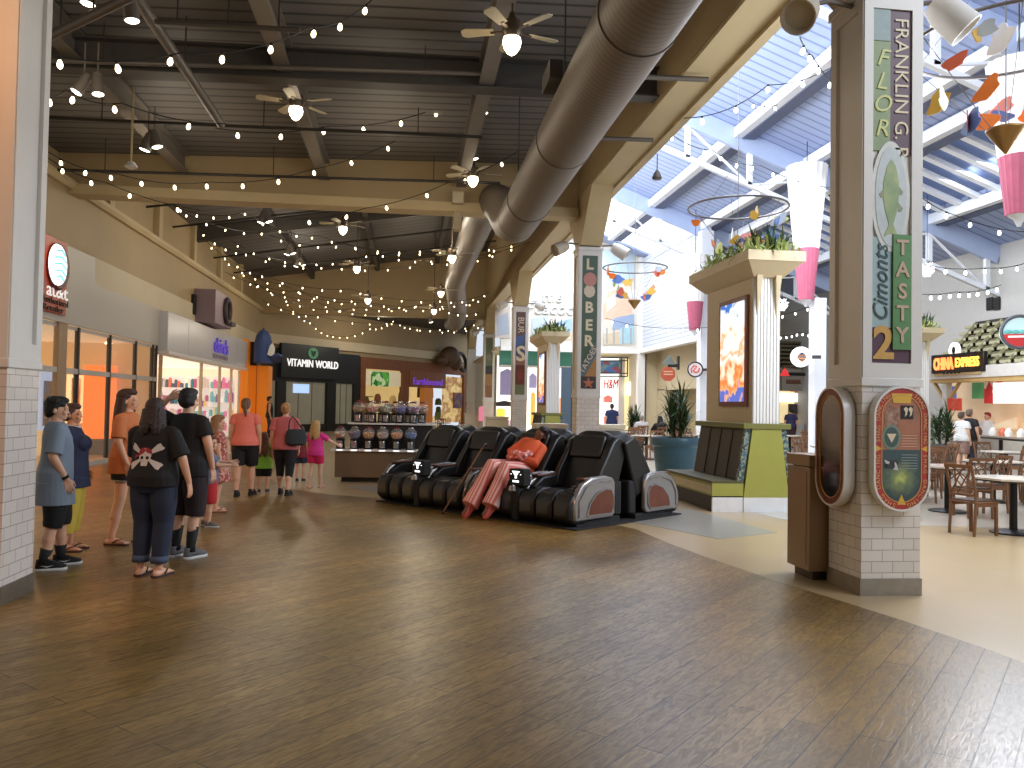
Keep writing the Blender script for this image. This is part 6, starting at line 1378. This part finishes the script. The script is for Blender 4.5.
        if b.get('trim'):
            for s in (1, -1):
                u = (hp[s].z - zh) / (hp[s].z - kn[s].z); p = hp[s].lerp(kn[s], u); q = hp[s].lerp(kn[s], u - .1); r_ = .094 * bw ** .75 + lo; m_ = MB().tube([q, p], r_ * .93, 20).mesh('trim_band'); m_.shade_smooth(); put('trim_band', m_, cmat(b['trim']), parts['bottom'])
    # footwear
    kind, sc = shoes[0], shoes[1]
    for s in (1, -1):
        d = fd[s]; sd = V((-d.y, d.x, 0)).normalized(); base = an[s].copy(); zb = base.z - .085
        up3 = V((0, 0, 1)) if not seat else sd.cross(d) * -1
        if seat and up3.z < 0: up3 = -up3
        if seat: zb = None
        P3 = lambda a, c, z: (V((base.x, base.y, 0)) if zb is not None else base - up3 * .085) + d * a + sd * c + up3 * (z + (zb or 0))
        outl = [(-.075, .0), (-.06, .032), (0, .038), (.07, .042), (.14, .046), (.18, .034), (.2, 0), (.18, -.034), (.14, -.046), (.07, -.042), (0, -.038), (-.06, -.032)]
        if kind == 'sneaker':
            so = MB().rings([[P3(a * 1.04, c * 1.1, z) for a, c in outl] for z in (.0, .03)]).mesh('sole')
            upm = MB().rings([[P3(a, c, .028) for a, c in outl], [P3(a * .98, c, .055) for a, c in outl], [P3(min(a, .13) * .85 - .004, c * .8, .085) for a, c in outl], [P3(min(a, .05) * .75 - .01, c * .95, .115) for a, c in outl]]).mesh('shoe')
            upm.shade_smooth(); so.shade_smooth()
            o = put('shoe', upm, cmat(sc)); put('sole', so, cmat(shoes[2] if len(shoes) > 2 else (200, 198, 194)), o)
            if len(shoes) > 3:
                for q in (1, -1):
                    sw = MB().add([P3(-.03, q * .0435, .06), P3(.03, q * .0455, .042), P3(.09, q * .047, .06), P3(.03, q * .0465, .052)], [(0, 1, 2, 3)]).mesh('swoosh_mark'); put('swoosh_mark', sw, cmat(shoes[3]), o)
            if len(shoes) > 4:
                sm = MB().tube([an[s] + V((0, 0, -.01)), an[s] + V((0, 0, .05)), an[s].lerp(kn[s], shoes[5])], [.047, .045, .058], 16).mesh('sock'); sm.shade_smooth(); put('sock', sm, cmat(shoes[4]))
        elif kind == 'flip':
            so = MB().rings([[P3(a * 1.05, c * 1.08, z) for a, c in outl] for z in (.0, .018)]).mesh('sandal'); o = put('sandal', so, cmat(sc))
            for q in (1, -1): put('strap', MB().tube([P3(.04, q * .042, .03), P3(.09, q * .03, .062), P3(.135, .008, .05)], .008, 6).mesh('strap'), cmat(sc), o)
    t['k'] = 1; del t['k']
    return t, parts, dict(HM=HM, tp=tp, an=an, kn=kn, k=k, A=A)
def decal(par, pieces, y_from, direction, mtx=None, off=.004):
    """project flat outlines (local root space x,z) on the garment along a direction"""
    me = par.data; bvh = BVHTree.FromPolygons([v.co for v in me.vertices], [tuple(p.vertices) for p in me.polygons])
    for nm, pts, m, lift in pieces:
        n = len(pts); cx = sum(p[0] for p in pts) / n; cz = sum(p[1] for p in pts) / n
        rings = []; 
        for f in (1, .66, .33):
            r = []
            for x, z in pts:
                q = V((cx + (x - cx) * f, y_from, cz + (z - cz) * f)); h = bvh.ray_cast(q, V(direction))
                r.append((h[0] if h[0] else q + V(direction) * .3) - V(direction) * (off + lift))
            rings.append(r)
        mb = MB().rings(rings, False); k = len(mb.v); mb.f.append([k - n + i for i in range(n)])
        o = mb.build(nm, m, par)
def G(px, py): p = onZ(px, py); return V((p.x, p.y, 0.004))
NV = .0062
# 1 boy in pale blue shirt beside the left pillar
boy, pp, info = person('boy in a long pale blue T-shirt and black shorts by the left pillar', G(53, 569), (1, .5), 1.63, 'fair', ('shaggy', (22, 18, 17)), dict(c=(124, 138, 154), hem=.64, sleeve=.9, loose=.028), dict(c=(18, 18, 20), hem=.42, loose=.03, name='shorts'), ('sneaker', (22, 22, 24), (206, 204, 200), (220, 220, 220), (20, 20, 22), .3),
       arms={-1: ((-.23, .05, 1.12), (-.21, -.07, .9), (0, -.3, -1)), 1: ((.235, .02, 1.12), (.22, -.08, .9), (0, -.3, -1))}, wide=1.05, vox=NV, head=(-12, 3), feet={1: (.12, -.1), -1: (-.1, .06)})
w_ = V(info['A'][-1][1]) * info['k']; e_w = V(info['A'][-1][0]) * info['k']; dd = (w_ - e_w).normalized()
MB().tube([w_ - dd * .03, w_ - dd * .005], .034, 14).build('wristband', cmat((16, 16, 16)), boy)
# 2 woman in navy behind him
wn, pp, info = person('woman in a navy sleeveless top and yellow cropped trousers behind the boy', G(69, 551), (1, .15), 1.56, 'tan', ('short', (70, 44, 30)), dict(c=(30, 38, 66), hem=.74, sleeve=.25, loose=.03), dict(c=(196, 172, 66), hem=.22, loose=.028), ('flip', (60, 36, 26)), wide=1.2, bust=.02, vox=NV, arms={-1: ((-.24, .08, 1.12), (-.2, .0, .9), (0, -.2, -1)), 1: ((.24, .02, 1.13), (.2, -.1, .93), (0, -.4, -1))})
m_ = MB().torus((0, .0, 1.44 * info['k']), .075, .012, 24, 8, MX.Rotation(.15, 4, 'X')).build('white_collar', cmat((214, 208, 200)), wn)
bag = thing('shoulder_bag', 'dark shoulder bag on the back of the woman in navy', 'bag', wn.location + V((-.05, -.28, .72)), wn.rotation_euler.z)
MB().rings([[(a * math.cos(2 * PI * i / 16), .09 * math.sin(2 * PI * i / 16) , z) for i in range(16)] for z, a in ((0, .1), (.04, .15), (.18, .15), (.26, .1))]).build('bag_body', cmat((26, 26, 30)), bag, bev=.01); MB().tube([(-.1, 0, .24), (-.06, 0, .45), (.04, 0, .5), (.1, 0, .24)], .012, 8).build('strap', cmat((20, 20, 22)), bag)
# 3 woman in orange T-shirt
person('woman in a loose orange T-shirt and black running shorts', G(125, 544), (1, -.1), 1.73, 'fair', ('long', (66, 42, 28)), dict(c=(206, 124, 74), hem=.78, sleeve=.85, loose=.03), dict(c=(22, 22, 24), hem=.7, loose=.024, name='shorts', trim=(224, 222, 220)), ('flip', (80, 52, 40)), vox=NV, wide=1.05, bust=.01, arms={-1: ((-.24, .0, 1.13), (-.22, -.09, .9), (.05, -.2, -1)), 1: ((.22, -.05, 1.12), (.12, -.25, 1.05), (-.3, -1, .2))}, head=(8, 0), feet={1: (.11, -.13), -1: (-.1, .08)})
# 4 woman seen from behind with skull print
sw, pp, info = person('woman from behind in a black skull print T-shirt and rolled blue jeans', G(151, 576), (.28, 1), 1.63, 'fair', ('long', (44, 28, 22), .1), dict(c=(17, 16, 18), hem=.86, sleeve=.95, loose=.032), dict(c=(34, 43, 64), hem=.14, loose=.02, cuff=(70, 84, 110), name='jeans'), ('flip', (66, 44, 38)), wide=1.22, bust=.02, vox=NV, arms={-1: ((-.3, .02, 1.13), (-.33, -.06, .9), (-.05, -.2, -1)), 1: ((.25, -.1, 1.14), (.14, -.26, 1.1), (-.3, -1, .1))}, head=(14, 2))
k = info['k']; WPR = mat('white shirt print', (206, 200, 196), .8, noise=.15, ns=30); RPR = mat('red shirt print', (156, 46, 50), .8, noise=.15, ns=30)
def bone(cx, cz, L, a, w=.016):
    c, s = math.cos(a), math.sin(a); pl = [(-L, -w), (-L - .012, -w * 2), (-L - .035, -w * 1.6), (-L - .03, -w * .2), (-L - .035, w * 1.6), (-L - .012, w * 2), (-L, w), (L, w), (L + .012, w * 2), (L + .035, w * 1.6), (L + .03, w * .2), (L + .035, -w * 1.6), (L + .012, -w * 2), (L, -w)]
    return [(cx + x * c - z * s, cz + x * s + z * c) for x, z in pl]
cz = 1.15 * k
pcs = [('bone_print', bone(0, cz, .14, .6), WPR, 0), ('bone_print', bone(0, cz, .14, PI - .6), WPR, .001),
       ('skull_print', [(.06 * math.cos(a), cz + .01 + .062 * math.sin(a)) for a in [2 * PI * i / 20 for i in range(20)]], WPR, .002), ('jaw_print', [(-.035, cz - .04), (.035, cz - .04), (.03, cz - .085), (-.03, cz - .085)], WPR, .002),
       ('bandana_print', [(-.066, cz + .02), (.064, cz + .0), (.062, cz + .05), (.03, cz + .078), (-.03, cz + .08), (-.06, cz + .055)], RPR, .003), ('bandana_knot', [(.06, cz + .01), (.11, cz - .03), (.1, cz + .02)], RPR, .003)]
for s in (1, -1): pcs.append(('eye_print', [(s * .026 + .015 * math.cos(a), cz - .012 + .016 * math.sin(a)) for a in [2 * PI * i / 12 for i in range(12)]], cmat((20, 18, 20)), .0035))
decal(pp['top'], pcs, .6, (0, -1, 0))
# 5 boy in black with a hand on his head
person('boy in black T-shirt and long dark shorts with a hand raised to his head', G(185, 558), (.5, 1), 1.74, 'fair', ('short', (30, 22, 18)), dict(c=(18, 17, 19), hem=.82, sleeve=.6, loose=.028), dict(c=(38, 24, 28), hem=.42, loose=.035, name='shorts'), ('sneaker', (104, 104, 108), (206, 206, 206), (60, 60, 64), (22, 22, 24), .55), vox=NV, arms={1: ((.34, .1, 1.45), (.15, .12, 1.6), (-1, .0, .3), (0, -1, 0)), -1: ((-.25, .0, 1.13), (-.24, -.08, .9), (0, -.2, -1))}, head=(6, 4))
# 6 toddler
person('toddler in blue grey T-shirt and red shorts reaching forward', G(208, 527), (1, .15), 1.13, 'fair', ('mid', (92, 62, 42)), dict(c=(96, 114, 140), hem=.84, sleeve=.8, loose=.035), dict(c=(190, 42, 48), hem=.46, loose=.045, name='shorts'), ('sneaker', (120, 112, 104)), headk=1.32, wide=1.12, vox=.008, arms={1: ((.2, -.16, 1.22), (.15, -.38, 1.24), (0, -1, .1)), -1: ((-.2, -.16, 1.2), (-.15, -.38, 1.2), (0, -1, .1))}, gait=.05)
# 7 girl in red patterned dress
person('girl in a faded red patterned dress behind the toddler', G(217, 512), (1, .3), 1.38, 'fair', ('mid', (150, 108, 70)), dict(c=(176, 92, 84), hem=.55, sleeve=.5, loose=.03, flare=.1, name='dress', m=blotmat('red floral cloth', [(176, 84, 76), (206, 130, 110), (150, 70, 70), (214, 170, 150)], 40, rough=.8)), dict(c=(150, 70, 66), hem=.62, name='shorts'), ('flip', (110, 80, 60)), headk=1.15, vox=.009)
# 8 woman in coral
person('woman from behind in a coral T-shirt and black knee shorts', G(244, 496), (.05, 1), 1.67, 'fair', ('ponytail', (120, 84, 52)), dict(c=(255, 134, 116), hem=.88, sleeve=.5, loose=.022), dict(c=(20, 19, 22), hem=.53, loose=.022, name='shorts'), ('sneaker', (26, 24, 26), (40, 36, 36)), wide=1.12, vox=.009, gait=.12)
# 9 child in lime
person('small child from behind in a lime green top and black shorts', G(263, 493), (.05, 1), 1.03, 'fair', ('long', (120, 86, 58)), dict(c=(150, 206, 70), hem=.72, sleeve=.4, loose=.04), dict(c=(22, 24, 22), hem=.48, loose=.045, name='shorts'), ('sneaker', (60, 60, 60)), headk=1.35, wide=1.1, vox=.008, gait=.07, arms={1: ((.24, -.05, 1.2), (.3, -.1, 1.35), (.2, 0, 1)), -1: HANG[-1]})
# 10 woman in dusty pink with handbag
pw, pp, info = person('woman from behind in a dusty pink T-shirt and black leggings', G(284, 495), (.1, 1), 1.6, 'fair', ('bun', (176, 128, 76)), dict(c=(206, 112, 116), hem=.84, sleeve=.75, loose=.028), dict(c=(20, 20, 23), hem=.32, loose=.012, name='leggings', m=None), ('sneaker', (30, 28, 30), (50, 46, 46)), wide=1.18, vox=.009, gait=-.12)
bag = thing('handbag', 'dark grey handbag hanging from the shoulder of the woman in dusty pink', 'bag', pw.location + V((.2, -.16, .87)), .3)
MB().rings([[(a * math.cos(2 * PI * i / 18), b * math.sin(2 * PI * i / 18), z) for i in range(18)] for z, a, b in ((0, .12, .06), (.03, .18, .09), (.14, .19, .09), (.24, .16, .06), (.28, .13, .03))]).build('bag_body', cmat((44, 48, 52)), bag)
MB().tube([(-.13, 0, .25), (-.11, .02, .42), (-.06, .05, .5), (.0, .04, .44), (.12, 0, .26)], .011, 8).build('strap', cmat((30, 32, 34)), bag)
# 11 child half hidden
person('child in dark red shirt half hidden between the pink woman and pink girl', G(300, 482), (.1, 1), 1.08, 'fair', ('mid', (96, 60, 42)), dict(c=(130, 40, 52), hem=.78, sleeve=.6, loose=.035), dict(c=(44, 50, 70), hem=.6, loose=.035, name='shorts'), ('sneaker', (40, 36, 36)), headk=1.3, vox=.009)
# 12 girl in bright pink pointing at the stand
person('girl in bright pink top and shorts stretching an arm towards the gumball stand', G(315, 488), (.45, 1), 1.24, 'pale', ('mid', (190, 150, 96)), dict(c=(232, 60, 150), hem=.84, sleeve=.7, loose=.028), dict(c=(214, 30, 90), hem=.64, loose=.03, name='shorts'), ('flip', (214, 170, 150)), headk=1.2, vox=.008, gait=.12, arms={-1: ((-.34, -.14, 1.22), (-.46, -.32, 1.12), (-.5, -.8, -.3)), 1: HANG[1]})
# 13 man in tank top far left
person('man in a black tank top standing at the vitamin shop', V((xatY(270, 37.5), 37.5, 0)), (1, .2), 1.86, 'tan', ('short', (28, 22, 20)), dict(c=(18, 18, 20), hem=.84, sleeve=0, loose=.016), dict(c=(40, 46, 60), hem=.1, loose=.02), ('sneaker', (30, 30, 30)), vox=.014, wide=1.05)
# 15 child in red by the stand
person('boy in a red shirt behind the right end of the gumball stand', V((xatY(419, 18.6), 18.6, 0)), (-.3, -1), 1.38, 'fair', ('short', (50, 36, 28)), dict(c=(186, 30, 40), sleeve=.6, loose=.03), dict(c=(50, 54, 70), hem=.5, loose=.03), headk=1.15, vox=.011)
# court people
person('man in a navy shirt standing with his back turned behind the low cabinet', V((xatY(612, 35), 35, 0)), (.1, 1), 1.8, 'fair', ('short', (40, 32, 28)), dict(c=(32, 44, 84), sleeve=.7, loose=.03), dict(c=(30, 30, 34), hem=.1, loose=.02), vox=.014, wide=1.15)
SEATP = dict(hip=(0, 0, .55), knee={1: (.12, -.44, .53), -1: (-.12, -.44, .53)}, ank={1: (.12, -.42, .1), -1: (-.12, -.42, .1)}, toe=(0, -1, -.05))
SA = {1: ((.24, -.12, 1.15), (.14, -.34, 1.1), (-.4, -1, 0)), -1: ((-.24, -.12, 1.15), (-.14, -.34, 1.1), (.4, -1, 0))}
def sitter(label, px, Y, face, top, hair, **k):
    l = V((xatY(px, Y), Y, 0)); p = person(label, l, face, 1.7, 'fair', hair, top, dict(c=(44, 44, 54), loose=.02, cover=.9), ('sneaker', (40, 40, 42)), SA, seat=SEATP, vox=.013, **k)
    f = V((face[0], face[1], 0)).normalized(); dup(ch, (l.x - f.x * .03, l.y - f.y * .03, 0), math.atan2(f.x, -f.y), 'brown chair under the ' + label.split(' seated')[0]); return p
sitter('person in white seated with back turned near the lit shop', 642, 31.5, (.1, 1), dict(c=(214, 210, 208), sleeve=.7, loose=.03), ('short', (150, 140, 130)), wide=1.15)
sitter('person in black seated left of the spiky plant', 660, 29.6, (-.1, 1), dict(c=(22, 20, 22), sleeve=1.5, loose=.03), ('mid', (24, 18, 16)))
person('person in dark blue standing at the far slatted stall counter', V((xatY(791, 33), 33, 0)), (.2, 1), 1.75, 'tan', ('short', (24, 20, 18)), dict(c=(40, 40, 76), sleeve=.7, loose=.03), dict(c=(60, 34, 40), hem=.5, loose=.03), vox=.015)
q = onX(962, 430, 15.6); person('woman in a white T-shirt queueing at the louvred food stall', V((q.x, q.y, 0)), (1, .25), 1.68, 'fair', ('short', (80, 66, 56)), dict(c=(222, 220, 218), sleeve=.6, loose=.03), dict(c=(150, 120, 110), hem=.5, loose=.03), vox=.013, wide=1.15)
q = onX(970, 430, 16.1); person('man in a dark shirt standing in front of the woman in white at the stall', V((q.x, q.y, 0)), (1, .3), 1.76, 'fair', ('short', (110, 90, 76)), dict(c=(26, 25, 28), sleeve=.6, loose=.03), dict(c=(60, 60, 70), hem=.1, loose=.02), vox=.013)
q = onX(987, 420, 17.75); person('cook in white with a red cap behind the stall counter', V((q.x, q.y, 0)), (-1, -.2), 1.68, 'fair', ('short', (150, 30, 30)), dict(c=(226, 222, 218), sleeve=.7, loose=.025), dict(c=(40, 40, 44), hem=.1, loose=.02), vox=.014)
# 14 sleeper in the third chair of the front row
STR = stripemat('pink striped cloth', (222, 112, 100), (250, 220, 212), .04, 'X', .8, .1, .4)
sp = CC - CR * PITCH
LEANB = MX.Translation((0, 0, .9)) @ MX.Rotation(.28, 4, 'Y') @ MX.Rotation(-.42, 4, 'X') @ MX.Translation((0, 0, -.9))
seatS = dict(hip=(0, -.62, .66), knee={1: (.16, -1.1, .74), -1: (-.14, -1.08, .76)}, ank={1: (.16, -1.42, .2), -1: (-.2, -1.48, .18)}, toe=(0, -.75, -.55))
person('person in an orange top and pink striped trousers asleep in a massage chair', sp, (math.sin(CPH), -math.cos(CPH)), 1.66, 'dark', ('short', (26, 18, 16)), dict(c=(230, 104, 62), sleeve=1.75, loose=.03, hem=.8, name='tunic'), dict(c=(236, 120, 110), loose=.04, cover=1.0, bell=.135, m=STR), ('sneaker', (226, 110, 100), (200, 90, 80)), {1: ((.26, -.1, 1.1), (.05, -.24, 1.08), (-1, -.2, 0)), -1: ((-.27, -.06, 1.1), (-.06, -.22, 1.02), (1, -.2, 0))}, lean=LEANB, seat=seatS, vox=.008, wide=1.12, head=(20, 22), tilt=14)
b = thing('cloth_bundle', 'pink patterned scarf bundled on the lap of the sleeping person', 'scarf', sp + CB * -.72 + CR * .1 + V((0, 0, .88)), CPH)
mb = MB(); rs_ = random.Random(4)
for i in range(9): mb.ball((rs_.uniform(-.14, .16), rs_.uniform(-.1, .1), rs_.uniform(-.03, .06)), (rs_.uniform(.06, .1), rs_.uniform(.05, .08), rs_.uniform(.04, .06)))
me_ = solidify(mb, .01, 3, name='scarf'); link('scarf', me_, blotmat('pink patterned cloth', [(240, 150, 140), (226, 110, 100), (250, 206, 196), (200, 90, 84)], 26, rough=.8), b)
t = thing('walking_cane', 'brown walking cane leaning on the massage chair beside the sleeping person', 'cane', (0, 0, 0))
c0 = onZ(442, 514, .02); c1 = sp - CR * .43 - CB * .98 + V((0, 0, .98))
MB().tube([c0, c0.lerp(c1, .5), c1], .013, 8).build('shaft', mat('brown cane wood', (120, 84, 56), .4, noise=.15), t); MB().tube([c1, c1 + (c1 - c0).normalized() * .06, c1 + CB * .08 + V((0, 0, .06)), c1 + CB * .12 + V((0, 0, .02))], .015, 8).build('handle', mat('dark cane handle', (60, 44, 34), .4), t); MB().cyl(c0, c0.lerp(c1, .03), .018, n=10).build('rubber_tip', cmat((20, 20, 20)), t)
# ================================================================== LIGHT
def area(loc, to, sx, sy, p, col, name='daylight lamp'):
    l = bpy.data.lights.new(name, 'AREA'); l.shape = 'RECTANGLE'; l.size = sx; l.size_y = sy; l.energy = p; l.color = col
    o = bpy.data.objects.new(name, l); COL.objects.link(o); o.location = loc
    o.rotation_euler = (V(to) - V(loc)).to_track_quat('-Z', 'Y').to_euler(); return o
def point(loc, p, col, r=.1, name='warm lamp'):
    l = bpy.data.lights.new(name, 'POINT'); l.energy = p; l.color = col; l.shadow_soft_size = r
    o = bpy.data.objects.new(name, l); COL.objects.link(o); o.location = loc; return o
def spot(loc, to, p, col, ang=60, blend=.6, r=.08, name='orange fill spot'):
    l = bpy.data.lights.new(name, 'SPOT'); l.energy = p; l.color = col; l.spot_size = math.radians(ang); l.spot_blend = blend; l.shadow_soft_size = r
    o = bpy.data.objects.new(name, l); COL.objects.link(o); o.location = loc
    o.rotation_euler = (V(to) - V(loc)).to_track_quat('-Z', 'Y').to_euler(); return o
DAY = (.86, .92, 1); WARM = (1, .87, .68); WW = (1, .88, .7)
w = bpy.data.worlds.new('world'); SC.world = w; w.use_nodes = True
bg = w.node_tree.nodes['Background']; bg.inputs[0].default_value = (.8, .88, 1, 1); bg.inputs[1].default_value = .9
area((4.95, 20, 9.8), (12, 20, 8.6), 24, 2.6, 2200, DAY)            # clerestory side
area((14.5, 19.8, 8.2), (14.0, 19.8, 0), 2.5, 22, 1500, DAY)           # long skylight
area((8.4, 36.4, 10.1), (8.2, 36.5, 0), 6.5, 6, 1300, DAY)             # end skylight
area((9.5, 1.5, 8.6), (4.2, 7.5, 2.5), 5, 4, 600, DAY)  # unseen fill lamp, added to brighten the foreground pillar's front
area((8.2, 9.6, 4.6), (-3.2, 7.2, 2.2), 2.5, 3, 420, DAY)  # unseen fill lamp, added to brighten the left pillar's inner face
spot((-5.6, 1.6, 6.4), (-3.4, 6.8, 3.2), 700, (1, .45, .2), 50)  # unseen spot added to turn the left pillar's front orange
SC.cycles.max_bounces = 6; SC.cycles.diffuse_bounces = 3; SC.cycles.glossy_bounces = 3; SC.cycles.transmission_bounces = 4; SC.cycles.transparent_max_bounces = 6
SC.cycles.caustics_reflective = False; SC.cycles.caustics_refractive = False; SC.cycles.sample_clamp_indirect = 4
for y in (3.5, 10.5, 16.5): 
    for x in (-4.6, -.5): point((x, y, 6.0), 42, WARM, .25)
for y in (24, 30, 37): 
    for x in (-4.5, .5): point((x, y, 6.6), 95, WARM, .25)
point((-1.5, 47, 5.6), 120, WARM, .2)

GROUPS = dict(pillar='row of white tiled pillars', ceiling_fan='ceiling fans', flood_lamp='flood lamps on the pillar tops', track_spot='spotlights under the roof', conduit_pipe='pipes under the roof', advert_column='advertising columns', hanging_mobile='hanging ring mobiles', flared_fabric_shade='flared fabric shades', lotus_pendant='lotus pendant lamps', waste_cabinet='low cabinets beside the pillars', wall_vent='vents on the grey wall', oval_notice_board='oval notice boards', display_rack='racks of goods in the accessories shop', wall_poster='posters in the phone shop', potted_plant='potted plants', round_sign='round signs', pendant_speaker='fittings on thin rods')
for o in list(SC.objects):
    g = GROUPS.get(o.name.split('.')[0])
    if o.parent is None and g and 'label' in o and 'group' not in o: o['group'] = g
